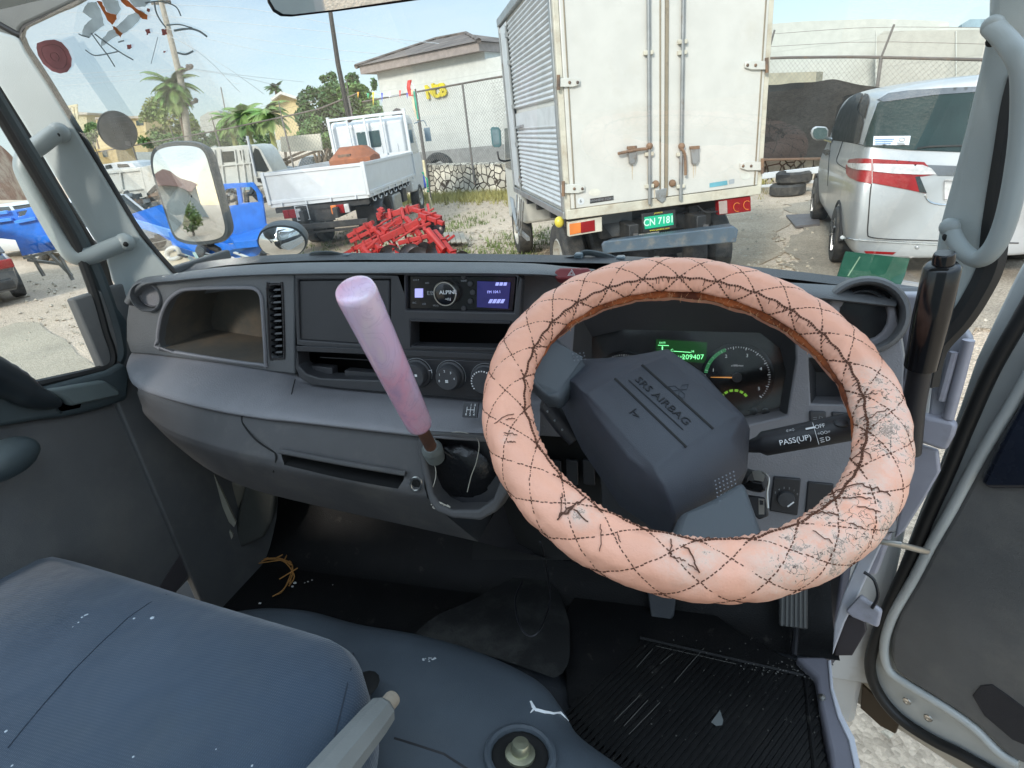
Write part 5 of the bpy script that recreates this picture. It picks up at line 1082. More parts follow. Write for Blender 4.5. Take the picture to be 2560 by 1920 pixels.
gv = lambda x, y: Vector((x, y, (-.06*abs(mnoise.noise(Vector((x*.3, y*.3, 0)))) if abs(x) < 25 and -5 < y < 25 else 0)))
tag(MB().grid([[gv(x, y) for x in gx] for y in gy], 1, lin=True).build('ground', G_GRAVEL, ang=180), kind='structure')
def patch(nm, pts, M, z, amp=.10, n=7):
    q = []; N = len(pts)
    for i in range(N):
        a, b = pts[i], pts[(i+1) % N]
        for k in range(n): t = k/n; q.append((a[0]+(b[0]-a[0])*t+random.uniform(-amp, amp)*(k > 0), a[1]+(b[1]-a[1])*t+random.uniform(-amp, amp)*(k > 0)))
    pl_ = Plane((0, 0, z), (0, 0, 1), (0, 1, 0))
    o = MB().plate(pl_, q, [], .06, px=False).build(nm, M, smooth=False); return tag(o, kind='structure')
random.seed(77)
w2 = lambda pts: [(PZ(x, y).x, PZ(x, y).y) for x, y in pts]
patch('concrete_slab', w2([(-400, 900), (-60, 845), (40, 808), (95, 806), (250, 930), (420, 1100), (0, 1400), (-500, 1300)]), G_SLAB, .010, .03)
patch('asphalt', w2([(1960, 510), (2060, 500), (2240, 520), (2600, 600), (2700, 800), (2100, 860), (1990, 700), (1960, 620), (2010, 560)]), G_ASPH, .010, .16)
patch('asphalt', w2([(1640, 700), (1780, 560), (1830, 530), (1960, 520), (1930, 600), (1950, 700), (1850, 760)]), ground_mat('brown_dirt', (.44, .355, .26), (.50, .41, .31), (.56, .48, .38), 1.2), .006, .25)
# loose gravel and weeds
random.seed(5); w = MB()
def pebble(c, r):
    b = len(w.v); o = [Vector((random.uniform(.6, 1.2)*r*x, random.uniform(.6, 1.2)*r*y, random.uniform(.4, .8)*r*z)) for x, y, z in ((1, 0, 0), (0, 1, 0), (-1, 0, 0), (0, -1, 0), (0, 0, 1), (.1, 0, -1))]
    w.v += [c+p for p in o]; w.f += [tuple(b+i for i in f) for f in ((0, 1, 4), (1, 2, 4), (2, 3, 4), (3, 0, 4), (1, 0, 5), (2, 1, 5), (3, 2, 5), (0, 3, 5))]
for i in range(9000):
    x, y = random.uniform(-14, 5), random.uniform(4.2, 17)
    if random.random() < .5: x = random.uniform(-6, 1.5); y = random.uniform(5, 12)
    if mnoise.noise(Vector((x*.8, y*.8, 3))) < -.12: continue
    pebble(Vector((x, y, 0)), random.choice((.012, .016, .02, .03, .045)))
for i in range(900): pebble(Vector((random.uniform(.5, 3), random.uniform(.2, 3), 0)), random.choice((.006, .01, .015, .02)))
for i in range(1500): pebble(Vector((random.uniform(-9, -1.6), random.uniform(1, 6), 0)), random.choice((.008, .012, .018, .028)))
tag(w.build('gravel', ground_mat('loose_stone', (.50, .44, .35), (.40, .34, .26), (.6, .54, .44), .6), smooth=False), 'loose pale gravel scattered over the dirt yard', 'gravel', kind='stuff')
def blades(nm, n, area, h, M, lab, dens=1.0):
    w = MB()
    for i in range(n):
        x, y = area(); k = 5
        for j in range(k):
            a = random.uniform(0, 6.28); hh = random.uniform(.4, 1)*h; b = Vector((x+random.gauss(0, .04), y+random.gauss(0, .04), 0)); t = b+Vector((math.cos(a)*hh*.5, math.sin(a)*hh*.5, hh)); s = Vector((-math.sin(a), math.cos(a), 0))*.010
            w.add([b-s, b+s, t], [(0, 1, 2)])
    return tag(w.build(nm, M, smooth=False, fix=False), lab, 'grass', kind='stuff')
G_DRY = mat('dry_grass', (.30, .27, .09), .8, var=.35, vscale=2); G_GRASS = mat('green_grass', (.15, .19, .06), .8, var=.4, vscale=2)
random.seed(8)
def strip(): t = random.random(); return (-9.5+t*11+random.gauss(0, .2), 19.6-t*3.2-abs(random.gauss(0, .9)))
blades('dry_grass', 2600, strip, .28, G_DRY, 'dry yellow weeds along the foot of the stone wall')
def tr(): return random.choice(((random.gauss(-7.4, 1.2), random.gauss(11.6, 1.1)), (random.gauss(-5.2, .5), random.gauss(12.5, 1)), (random.gauss(-3.3, .6), random.gauss(9.4, .5)), (random.gauss(-2.9, .5), random.gauss(10.6, .6))))
blades('grass', 650, tr, .11, G_GRASS, 'short green weeds growing round the flatbed truck and the red implement')

# ------------------------------------------------------------------ wheel, car and truck builders
def MXf(o, rz): return Matrix.Translation(Vector(o)) @ Matrix.Rotation(rz, 4, 'Z')
def wheel(parent, M, c, r, wd, side, rim=G_RIM, spokes=0):
    """c local centre of the outer face, axle along x; side=+1 outer face towards +x"""
    q = M @ Matrix.Translation(c) @ Matrix.Rotation(R(90*side), 4, 'Y')
    h = Vector(c)
    wl = MB().lathe([(r*.58, -wd), (r*.9, -wd), (r, -wd*.85), (r, -wd*.15), (r*.93, 0), (r*.62, 0), (r*.6, -.02)], q, 28, False).build('wheel', G_TYRE, parent)
    if spokes:
        w = MB().lathe([(r*.62, -.01), (r*.58, .0), (r*.56, -.03), (r*.5, -.05), (.001, -.05)], q, 28, False)
        for i in range(spokes):
            w.bar(q @ Vector((.02, 0, -.02)), q @ Vector((r*.58*math.cos(6.28*i/spokes), r*.58*math.sin(6.28*i/spokes), -.01)), .05*r/.3, .02)
        w.build('rim', rim, wl)
    else:
        MB().lathe([(r*.61, -.01), (r*.57, .0), (r*.53, -.05), (r*.42, -.09), (r*.3, -.05), (r*.14, -.03), (r*.12, .0), (.001, .0)], q, 28, False).build('rim', rim, wl)
        w = MB()
        for i in range(6): w.sphere(q @ Vector((r*.24*math.cos(i*1.047), r*.24*math.sin(i*1.047), -.035)), .013, 6, 4)
        w.build('wheel_nut', G_STEEL, wl)
    return wl
def car(name, label, loc, rz, col, L_=4.2, W_=1.7, H_=1.45, suv=False, group=None, detail=True, catn='car'):
    t = thing(name, label, catn, loc, rz, group); M = MXf(loc, rz); h = H_
    bl = .52*h if not suv else .56*h
    st = [(0, .24, .50), (.03, .20, .62), (.10, .18, .66)] if False else None
    ys = [0, .06, .5, 1.2, 2.2, 3.1, L_-.55, L_-.1, L_]
    top_ = [bl*.95, bl*1.06, bl*1.12, bl*1.12, bl*1.10, bl*1.06, bl*.96, bl*.78, bl*.66]; hw = [.80, .90, .97, 1, 1, 1, .97, .90, .78]
    rings = []
    for y, zt, k in zip(ys, top_, hw):
        a = W_/2*k; z0 = .24 if 0 < ys.index(y) < 8 else .32
        rings.append([M @ Vector((x, y, z)) for x, z in ((-a*.9, z0), (a*.9, z0), (a, z0+.14), (a, zt*.82), (a*.93, zt*.97), (a*.8, zt), (-a*.8, zt), (-a*.93, zt*.97), (-a, zt*.82), (-a, z0+.14))])
    MB().loft(rings).build('body', col, t, bevel=.02)
    a = W_/2*.86; b_ = W_/2*.72; y0, y1, y2, y3 = ((.12, .55, 2.5, 3.3) if suv else (.65, 1.25, 2.45, 3.25)); k = L_/4.2
    y0, y1, y2, y3 = y0*k, y1*k, y2*k, y3*k; z0 = bl*1.08; z1 = h-.05
    gr = lambda s, dz, e: [M @ Vector(p) for p in ((-a*s-e, y0-e, z0), (a*s+e, y0-e, z0), (b_*s+e, y1, z1+dz), (-b_*s-e, y1, z1+dz))]
    MB().loft([[M @ Vector(p) for p in ((-a, y0, z0), (a, y0, z0), (a, y3, z0), (-a, y3, z0))], [M @ Vector(p) for p in ((-b_, y1, z1), (b_, y1, z1), (b_, y2, z1), (-b_, y2, z1))]]).build('windows', G_DKG, t, bevel=.02)
    MB().loft([[M @ Vector(p) for p in ((-b_-.01, y1-.05, z1-.015), (b_+.01, y1-.05, z1-.015), (b_+.01, y2+.05, z1-.015), (-b_-.01, y2+.05, z1-.015))], [M @ Vector(p) for p in ((-b_*.85, y1+.05, h), (b_*.85, y1+.05, h), (b_*.85, y2-.08, h), (-b_*.85, y2-.08, h))]]).build('roof', col, t, bevel=.02)
    w = MB()
    for s in (-1, 1):
        for (ya, yb) in ((y0, y1), (y3, y2), ((y0+y3)/2, (y1+y2)/2)): w.bar(M @ Vector((s*(a+.004), ya, z0)), M @ Vector((s*(b_+.004), yb, z1)), .06, .03)
    w.build('window_pillar', col, t)
    for s in (-1, 1):
        MB().box((s*W_/2*.78, .03, bl*.86), (W_*.16, .14, .15), M).build('tail_light', G_REDL, t, bevel=.02)
        MB().box((s*W_/2*.74, L_-.06, bl*.70), (W_*.2, .12, .13), M).build('headlight', G_CLR, t, bevel=.02)
        MB().box((s*(W_/2+.08), y3-.25, z0+.06), (.16, .08, .11), M).build('wing_mirror', col, t, bevel=.02)
        for y in (.82*k, L_-.82*k): wheel(t, M, (s*(W_/2+.005), y, .31), .31, .2, s)
    MB().box((0, .0, .36), (W_*.82, .12, .16), M).build('bumper', G_CHAS, t, bevel=.02)
    MB().box((0, L_+.01, .42), (W_*.6, .06, .14), M).build('grille', G_CHAS, t, bevel=.01)
    MB().box((0, -.006 if False else -.065, bl*.62), (.34, .012, .16), M).build('number_plate', G_CLR, t)
    return t
def cabtruck(name, label, loc, rz, col, bed=3.0, bedcol=None, group=None, sides=.4, W_=1.7, H_=2.0, rails=True):
    t = thing(name, label, 'truck', loc, rz, group); M = MXf(loc, rz); bedcol = bedcol or col
    y0 = bed+.15; prof = [(y0, .55), (y0, H_-.12), (y0+.1, H_), (y0+.95, H_), (y0+1.15, H_-.08), (y0+1.52, 1.22), (y0+1.60, 1.1), (y0+1.62, .5), (y0+1.1, .42)]
    MB().prism([M @ Vector((-W_/2, y, z)) for y, z in prof], (M.to_3x3() @ Vector((W_, 0, 0)))).build('cab', col, t, bevel=.05, bseg=3)
    for s in (-1, 1):
        x = s*(W_/2+.004); e = M.to_3x3() @ Vector((s*.012, 0, 0))
        MB().prism([M @ Vector((x, y, z)) for y, z in ((y0+.28, 1.22), (y0+.28, H_-.22), (y0+.95, H_-.2), (y0+1.30, 1.30), (y0+1.28, 1.22))], e).build('side_window', G_DKG, t)
        w = MB().tube([M @ Vector((s*W_/2, y0+1.25, H_-.3)), M @ Vector((s*(W_/2+.18), y0+1.5, H_-.25))], .015, 6)
        w.box((s*(W_/2+.2), y0+1.5, H_-.42), (.16, .05, .30), M).build('wing_mirror', G_CHAS, t)
        wheel(t, M, (s*W_/2*.98, y0+.85, .37), .37, .22, s); wheel(t, M, (s*W_/2*.98, .9, .37), .37, .24, s)
    a, b_ = Vector((0, y0+1.165, H_-.12)), Vector((0, y0+1.50, 1.28)); n = (M.to_3x3() @ Vector((0, .95, .3))).normalized()*.012
    MB().prism([M @ Vector(p)+n for p in ((-W_*.44, a.y, a.z), (W_*.44, a.y, a.z), (W_*.46, b_.y, b_.z), (-W_*.46, b_.y, b_.z))], n).build('windscreen', G_DKG, t)
    MB().box((0, y0-.006, 1.55), (W_*.5, .02, .34), M).build('rear_window', G_DKG, t, bevel=.01)
    w = MB().box((0, bed/2, .83), (W_*1.12, bed, .10), M); w.box((0, y0-.3, .65), (.7, 2*y0*.9*.5, .16), M); w.build('bed', bedcol, t, bevel=.01)
    MB().box((-.32, bed/2+.3, .62), (.10, bed+.6, .20), M).box((.32, bed/2+.3, .62), (.10, bed+.6, .20), M).build('chassis', G_CHAS, t)
    for s in (-1, 1): MB().box((s*W_*.56, bed/2, .88+sides/2), (.035, bed, sides), M).build('side_board', bedcol, t, bevel=.008)
    MB().box((0, 0, .88+sides/2), (W_*1.12, .035, sides), M).build('tailboard', bedcol, t, bevel=.008)
    if rails:
        w = MB()
        for i in range(6): w.box((-W_*.5+i*W_*.2, bed-.02, 1.35), (.05, .04, 1.0), M)
        w.box((0, bed-.02, 1.86), (W_*1.05, .06, .06), M).build('headboard', col, t, bevel=.006)
    for s in (-1, 1): MB().box((s*W_*.40, -.01, .66), (.3, .06, .12), M).build('tail_light', G_REDL, t, bevel=.01)
    return t
# ================================================================== BOX TRUCK
BT = MXf((-1.15, 5.74, 0), R(24.5)); bt = thing('box_truck', 'dirty cream box truck parked ahead with louvred side and closed rear doors', 'truck', (-1.15, 5.74, 0), R(24.5))
bl_ = lambda x, y, z: BT @ Vector((x, y, z)); bd3 = lambda v: BT.to_3x3() @ Vector(v)
WB, LB_, ZB, ZT = 2.0, 3.1, 1.10, 3.25
REAR = Plane(bl_(0, 0, 1.5), bd3((0, -1, 0))); SIDE = Plane(bl_(0, 0, 1.5), bd3((-1, 0, 0)))
MB().box((WB/2, LB_/2, (ZB+ZT)/2), (WB-.03, LB_-.03, ZT-ZB-.02), BT).build('box_body', G_CREAM, bt)
# posts, sills
MB().box((.018, .0, (ZB+ZT)/2), (.05, .07, ZT-ZB), BT).box((WB-.018, 0, (ZB+ZT)/2), (.05, .07, ZT-ZB), BT).box((WB/2, -.005, ZB+.045), (WB, .075, .09), BT).build('rear_frame', G_CREAM2, bt, bevel=.006)
w = MB().box((-.012, .045, (ZB+ZT)/2), (.03, .07, ZT-ZB), BT).box((-.012, LB_/2, ZB+.035), (.035, LB_, .07), BT).box((-.012, LB_-.03, (ZB+ZT)/2), (.04, .06, ZT-ZB), BT).box((-.01, LB_/2, ZT-.03), (.06, LB_, .09), BT)
w.build('side_frame', G_STEEL, bt, bevel=.006)
w = MB(); n = 40
for i in range(n):
    z = ZB+.09+(ZT-ZB-.2)*i/n; dz = (ZT-ZB-.2)/n
    if 1.94 < z < 2.12: continue
    w.loft([[bl_(0, y, z), bl_(-.018, y, z+dz*.35), bl_(-.018, y, z+dz*.55), bl_(0, y, z+dz*.95)] for y in (.09, 2.42)], closed=False, caps=False)
w.build('louvred_side_panel', G_ALU, bt, ang=20, fix=False)
MB().box((-.010, 1.25, 2.03), (.012, 2.33, .17), BT).build('plain_side_band', G_ALU, bt)
MB().box((-.014, 2.76, (ZB+ZT)/2), (.012, .56, ZT-ZB-.2), BT).build('side_door', G_ALU, bt, bevel=.006)
w = MB().bar(bl_(-.035, 2.36, 1.95), bl_(-.035, 1.86, 1.97), .025)
for y in (2.45, 3.02):
    w.tube([bl_(-.03, y, ZB+.05), bl_(-.03, y, ZT-.15)], .012, 8)
for z in (1.3, 1.75, 2.2, 2.7, 3.0): w.box((-.03, 2.45, z), (.03, .07, .05), BT)
w.build('side_door_latch', G_STEEL, bt)
# doors
G_DOOR = mat('door_cream_white', (.55, .54, .50), .38, dirt=(.46, .43, .365), dscale=1.6, dmin=.55, dmax=.85, var=.04, coat=.3)
for x0, x1 in ((.045, WB/2-.012), (WB/2+.012, WB-.045)):
    MB().box(((x0+x1)/2, -.022, (ZB+.09+ZT)/2), (x1-x0, .045, ZT-ZB-.10), BT).build('rear_door', G_DOOR, bt, bevel=.008)
w = MB().box((WB/2, -.052, (ZB+ZT)/2+.04), (.03, .014, ZT-ZB-.12), BT).box((WB/2-.06, -.048, (ZB+ZT)/2+.04), (.014, .01, ZT-ZB-.12), BT).box((WB-.08, -.048, (ZB+ZT)/2+.04), (.012, .01, ZT-ZB-.12), BT).box((.085, -.048, (ZB+ZT)/2+.04), (.012, .01, ZT-ZB-.12), BT)
w.build('door_seal', mat('aged_seal', (.24, .20, .14), .6, dirt=(.09, .07, .05), dscale=6), bt, bevel=.003)
rx = lambda px, py: BT.inverted() @ REAR.at(px, py, .05)
for px, hz_ in ((1621, 1), (1702, -1)):
    x = rx(px, 300).x
    rod = MB().tube([bl_(x, -.07, ZB+.05), bl_(x, -.07, ZT)], .017, 12).build('lock_rod', G_STEEL, bt)
    w = MB()
    for py in (132, 385, 465, 105 if px > 1650 else 132): w.box((x, -.062, rx(px, py).z), (.085, .035, .035), BT)
    w.build('rod_bracket', G_CREAM2, rod, bevel=.004)
    MB().sphere(bl_(x, -.075, rx(px, 365).z), .032, 10, 6).build('cam', G_RUST, rod)
w = MB().tube(smooth_path([REAR.at(x, y, .09) for x, y in ((1618, 372), (1595, 374), (1545, 384))], 3), .014, 8); w.build('door_handle', G_RUST, bt)
MB().tube(smooth_path([REAR.at(x, y, .09) for x, y in ((1702, 372), (1712, 385), (1714, 438))], 3), .014, 8).build('door_handle', G_RUST, bt)
for x0 in (1581, 1738):
    MB().plate(REAR, [(x0-10, 372), (x0+10, 370), (x0+11, 398), (x0+5, 410), (x0-7, 410)], [], .03, off=.085).build('hasp', G_STEEL, bt, bevel=.006)
    MB().plate(REAR, [(x0-12, 366), (x0+12, 364), (x0+12, 372), (x0-12, 374)], [], .03, off=.09).build('hasp', G_RUST, bt, bevel=.004)
def hinge(cx, cy, s):
    w = MB().plate(REAR, [(cx-s*30, cy-10), (cx+s*12, cy-12), (cx+s*28, cy-7), (cx+s*28, cy+6), (cx+s*12, cy+11), (cx-s*30, cy+11)][::s], [], .02, off=.07).build('hinge', G_CREAM, bt, bevel=.004)
    v = MB()
    for k in (2, 22): v.sphere(REAR.at(cx+s*k, cy, .072), .014, 8, 5)
    v.build('hinge_bolt', G_RUST, w); MB().tube([REAR.at(cx-s*26, cy-19, .07), REAR.at(cx-s*26, cy+19, .07)], .016, 8).build('hinge_pin', G_RUST, w)
for a in ((1422, 206, 1), (1434, 472, 1), (1891, 163, -1), (1880, 415, -1)): hinge(*a)
# stickers and writing
S_ = lambda pts, M, nm, off=.048: MB().plate(REAR, pts, [], .002, off=off).build(nm, M, bt, False)
S_([(1774, 458), (1818, 451), (1819, 462), (1774, 469)], mat('faded_blue_sticker', (.13, .35, .42), .5), 'sticker')
S_([(1822, 450), (1836, 447), (1836, 458), (1823, 461)], mat('faded_grey_sticker', (.35, .38, .40), .5), 'sticker')
disc_ = lambda cx, cy, rx_, ry_: [(cx+rx_*math.cos(i*.3491), cy+ry_*math.sin(i*.3491)) for i in range(18)]
S_(disc_(1863, 439, 13, 10), mat('pale_round_sticker', (.55, .55, .50), .5), 'sticker'); S_(disc_(1487, 481, 15, 9), mat('pale_round_sticker', (.62, .60, .52), .5), 'sticker')
ro = S_(disc_(1452, 503, 9, 9), G_WHITE, 'sticker'); tilt = math.atan2(*(lambda a, b: (b[1]-a[1], b[0]-a[0]))(REAR.w2l(REAR.at(1474, 502)), REAR.w2l(REAR.at(1535, 495)))) 
MB().text('6', .045, REAR.mat(REAR.at(1452, 503, .0485)), .0005).build('lettering', G_CHAS, ro, False)
pb = S_([(1475, 497), (1534, 489), (1534, 500), (1475, 509)], G_CHAS, 'makers_plate')
MB().text('BANHEN1350KG', .034, REAR.mat(REAR.at(1505, 499, .0485)), .0005, sx=.95).build('lettering', G_GREYT if 'G_GREYT' in globals() else M_GREYP, pb, False)
MB().text('SAGE197 8', .034, REAR.mat(REAR.at(1497, 530, .036)), .0005).build('lettering', G_CHAS, bt, False)
MB().text('HINO DUTRO', .040, REAR.mat(REAR.at(1822, 489, .036)), .0005, sx=1.1).build('lettering', mat('faded_red_print', (.5, .08, .05), .5), bt, False)
S_([(1464, 517), (1540, 505), (1560, 502), (1560, 513), (1464, 527)], mat('aged_band', (.50, .42, .30), .6, dirt=(.3, .22, .14), dscale=8), 'rust_band', .034)
# streaks of rust
w = MB(); random.seed(2)
for x, y0_, y1_, wd in ((1621, 400, 495, 5), (1702, 395, 470, 4), (1581, 412, 450, 3), (1734, 412, 445, 3), (1739, 412, 438, 2), (1625, 470, 520, 6), (1636, 460, 500, 3)):
    w.plate(REAR, [(x-wd/2, y0_), (x+wd/2, y0_), (x+wd/3, (y0_+y1_)/2), (x+wd/5, y1_), (x-wd/5, y1_), (x-wd/2, (y0_+y1_)/2)], [], .0005, off=.0465)
w.build('rust_streak', mat('rust_streak', (.48, .41, .31), .7), bt, False)
MB().plate(REAR, [(1640, 476), (1668, 470), (1664, 500), (1655, 508), (1642, 498)], [], .02, off=.06).build('corner_keeper', G_STEEL, bt, bevel=.004)
for x, y in ((1639, 460), (1681, 458)): MB().sphere(REAR.at(x, y, .06), .035, 8, 6, (1, .4, 1)).build('stopper', G_RUST, bt)
# chassis and running gear
MB().box((WB*.5-.35, LB_/2, .85), (.10, LB_+.2, .26), BT).box((WB*.5+.35, LB_/2, .85), (.10, LB_+.2, .26), BT).box((WB/2, .25, .9), (1.2, .1, .16), BT).box((WB/2, 1.2, .9), (1.2, .1, .16), BT).build('chassis', G_CHAS, bt, bevel=.01)
for y in (.3, 1.0, 1.8, 2.5): MB().box((WB/2, y, 1.03), (WB-.1, .08, .10), BT).build('cross_member', G_CHAS, bt)
for s, x in ((-1, .06), (1, WB-.06)):
    wheel(bt, BT, (x, .80, .48), .48, .24, s, G_RIM); wheel(bt, BT, (x-s*.29, .80, .48), .48, .22, s, G_RIM); wheel(bt, BT, (x+(.02 if s < 0 else -.02), 4.05, .39), .39, .22, s, G_RIM)
MB().tube([bl_(.2, .80, .48), bl_(WB-.2, .80, .48)], .06, 12).sphere(bl_(WB/2, .80, .48), .20, 14, 8).build('axle', G_CHAS, bt)
w = MB()
for k in range(6): w.box((.33, 1.3, .50+k*.012), (.08, 1.3-.16*k, .010), BT)
w.build('leaf_spring', G_RUST, bt)
pl1 = MB().plate(REAR, [(1420, 556), (1505, 542), (1506, 578), (1422, 592)], [], .07, off=.02).build('lamp_housing', G_CREAM2, bt, bevel=.006)
MB().plate(REAR, [(1424, 560), (1452, 556), (1453, 582), (1425, 588)], [], .01, off=.028).build('tail_light', G_ORL, bt, bevel=.004)
MB().plate(REAR, [(1452, 556), (1487, 550), (1488, 577), (1453, 583)], [], .01, off=.028).build('tail_light', G_REDL, bt, bevel=.004)
MB().plate(REAR, [(1795, 500), (1877, 490), (1878, 528), (1797, 538)], [], .07, off=.02).build('lamp_housing', G_REDL, bt, bevel=.006)
MB().plate(REAR, [(1797, 504), (1818, 501), (1819, 534), (1799, 536)], [], .01, off=.03).build('clear_lens', mat('dull_lens', (.35, .28, .25), .3), bt, bevel=.004)
w = MB()
for x, y in ((1843, 518), (1868, 513)): w.tube([REAR.at(x+9*math.cos(a/10*4.2+1.2), y+11*math.sin(a/10*4.2+1.2), .03) for a in range(11)], .004, 5)
w.build('lens_ring', G_ORL, bt)
MB().sphere(REAR.at(1398, 555, -.1), .05, 10, 8, (1, 1, 1.1)).build('side_marker', mat('yellow_marker', (.55, .45, .05), .3), bt)
MB().tube(smooth_path([REAR.at(x, y, 0) for x, y in ((1745, 515), (1765, 530), (1797, 528))], 5), .008, 6).build('cable', G_CHAS, bt)
for q in ([(1505, 535), (1580, 528), (1580, 585), (1530, 592), (1506, 560)], ): MB().plate(REAR, q, [], .05, off=-.2).build('mud_flap', mat('mud_flap', (.10, .11, .12), .6, dirt=(.2, .17, .12)), bt)
MB().plate(REAR, [(1722, 515), (1745, 512), (1742, 560), (1726, 562)], [], .05, off=-.15).build('bracket', G_CHAS, bt)
# plate
pf = MB().plate(REAR, [(1604, 535), (1688, 524), (1691, 570), (1607, 581)], [], .015, off=.05).build('plate_frame', G_CHAS, bt, bevel=.004)
pg = MB().plate(REAR, [(1611, 543), (1682, 533), (1684, 562), (1612, 573)], [], .004, off=.053).build('number_plate', mat('plate_green', (.01, .42, .22), .4, var=.03), bt)
a_, b_ = REAR.w2l(REAR.at(1612, 558)), REAR.w2l(REAR.at(1683, 548)); ta = math.atan2(b_[1]-a_[1], b_[0]-a_[0])
MB().text('CN 7181', .098, REAR.mat(REAR.at(1647, 553, .0535), ta), .0008, sx=.86, bold=.001).build('lettering', mat('plate_print', (.62, .82, .70), .4, var=.02), pg, False)
MB().text('www.jamaica.com', .026, REAR.mat(REAR.at(1649, 573, .0515), ta), .0005, sx=1.1).text('JAMAICA', .02, REAR.mat(REAR.at(1646, 532, .0515), ta), .0005, sx=1.1).build('lettering', mat('plate_yellow', (.65, .55, .05), .4), pf, False)
# bumper step
bq = [(.55, -.22, .62), (.62, -.22, .72), (2.12, -.22, .72), (2.2, -.22, .60)]
w = MB().plate(REAR, [(1506, 612), (1512, 604), (1836, 566), (1846, 574), (1840, 606), (1510, 634)], [], .04, off=.34)
ft, bk_t = [REAR.at(x, y, .33) for x, y in ((1512, 605), (1836, 567))], [REAR.at(x, y, .14) for x, y in ((1530, 598), (1822, 560))]
w.loft([[ft[0], ft[1], bk_t[1], bk_t[0]], [p+Vector((0, 0, -.04)) for p in (ft[0], ft[1], bk_t[1], bk_t[0])]])
w.build('rear_bumper', G_BUMP, bt, bevel=.008)
w = MB()
for i in range(56): w.bar(ft[0].lerp(ft[1], (i+.5)/56)+Vector((0, 0, .003)), bk_t[0].lerp(bk_t[1], (i+.5)/56)+Vector((0, 0, .003)), .012, .006)
w.build('tread_strip', G_BUMP, bt)
MB().bar(bk_t[0].lerp(bk_t[1], .2), bl_(.75, .1, .8), .05, .05).bar(bk_t[0].lerp(bk_t[1], .8), bl_(1.5, .1, .8), .05, .05).build('bumper_bracket', G_CHAS, bt)
# cab in front of the box
cy = LB_+.12
MB().prism([bl_(.1, y, z) for y, z in ((cy, .6), (cy, 2.1), (cy+.1, 2.2), (cy+.95, 2.2), (cy+1.2, 2.1), (cy+1.55, 1.3), (cy+1.62, .5))], bd3((1.8, 0, 0))).build('cab', G_CREAM, bt, bevel=.05)
MB().prism([bl_(.094, y, z) for y, z in ((cy+.3, 1.35), (cy+.3, 1.95), (cy+1.0, 1.95), (cy+1.32, 1.4), (cy+1.3, 1.35))], bd3((-.01, 0, 0))).build('side_window', G_DKG, bt)
mp_ = PY(1240, 345, 9.4)
w = MB().tube(smooth_path([bl_(.1, cy+1.3, 1.45), mp_+Vector((.02, 0, -.32)), mp_+Vector((0, 0, -.2))], 5), .014, 8)
w.build('mirror_arm', G_CHAS, bt); MR2 = Plane(mp_, (CAM-mp_))
MB().plate(MR2, [(1226, 322), (1230, 317), (1247, 318), (1252, 326), (1254, 362), (1250, 368), (1235, 368), (1230, 362)], [], .04).build('wing_mirror', mat('teal_grey_shell', (.07, .14, .15), .4), bt, bevel=.01)
MB().plate(MR2, [(1230, 325), (1246, 323), (1249, 360), (1234, 363)], [], .002, off=.003).build('mirror_glass', mat('hazy_mirror', (.35, .45, .47), .1, metal=.7), bt)
w = MB()
for i in range(4): w.tube(smooth_path([bl_(-.05+.02*i, 2.2+.3*i, 1.05), bl_(-.08, 2.6+.1*i, .55+.05*i), bl_(-.05, 3.1+.1*i, 1.0)], 5), .012, 6)
w.box((-.02, 2.7, .55), (.04, .9, .05), BT).build('wire_guard', G_STEEL, bt)

# ================================================================== WHITE FLATBED
FR, FL = (-6.16, 10.9), 0; rzF = R(11.5); FO = (FR[0]-2.08*math.cos(rzF), FR[1]-2.08*math.sin(rzF), 0)
FT = MXf(FO, rzF); fb_ = thing('flatbed_truck', 'white drop side flatbed truck with a rusty orange hopper in its bed', 'truck', FO, rzF)
f3 = lambda v: FT.to_3x3() @ Vector(v); WF, LF, Z0, GH = 2.08, 4.2, 1.02, .60
MB().box((WF/2, LF/2, Z0-.03), (WF, LF, .08), FT).build('bed_floor', G_WHITE, fb_, bevel=.006)
def gate(a, b, nm, n_post):
    a, b = Vector(a), Vector(b); d = (b-a); L_ = d.length; u = d.normalized(); nrm = Vector((u.y, -u.x, 0))
    w = MB(); P_ = lambda s, z, o: FT @ (a+u*s+nrm*o+Vector((0, 0, z)))
    w.loft([[P_(0, 0, 0), P_(L_, 0, 0), P_(L_, 0, -.03), P_(0, 0, -.03)], [P_(0, GH, 0), P_(L_, GH, 0), P_(L_, GH, -.03), P_(0, GH, -.03)]])
    g_ = w.build(nm, G_WHITE, fb_, bevel=.004); w = MB()
    for z in (.03, GH-.03): w.bar(P_(0, z, .008), P_(L_, z, .008), .022, .06)
    for s in (.03, L_-.03): w.bar(P_(s, 0, .009), P_(s, GH, .009), .06, .024, (u.x, u.y, 0))
    w.build('rim', G_WHITE, g_, bevel=.004); w = MB()
    for i in range(n_post): w.bar(P_((i+.5)*L_/n_post, -.06, .012), P_((i+.5)*L_/n_post, .02, .012), .05, .03)
    w.build('hinge', G_WHITE, g_)
gate((0, 0, Z0), (WF, 0, Z0), 'tailboard', 4); gate((WF, 0, Z0), (WF, LF, Z0), 'side_board', 7); gate((0, LF, Z0), (0, 0, Z0), 'side_board', 7)
for x in (0, WF): MB().box((x, 0, Z0+GH/2), (.07, .07, GH+.03), FT).build('corner_post', G_WHITE, fb_, bevel=.006)
w = MB()
for i in range(9): w.tube(smooth_path([FT @ Vector(p) for p in ((WF-.02, .3+i*.42, Z0-.06), (WF-.02, .32+i*.42, Z0-.14), (WF+.01, .36+i*.42, Z0-.16), (WF+.02, .38+i*.42, Z0-.11))], 3), .012, 6)
w.build('rope_hook', G_WHITE, fb_)
hbz = 2.62
w = MB()
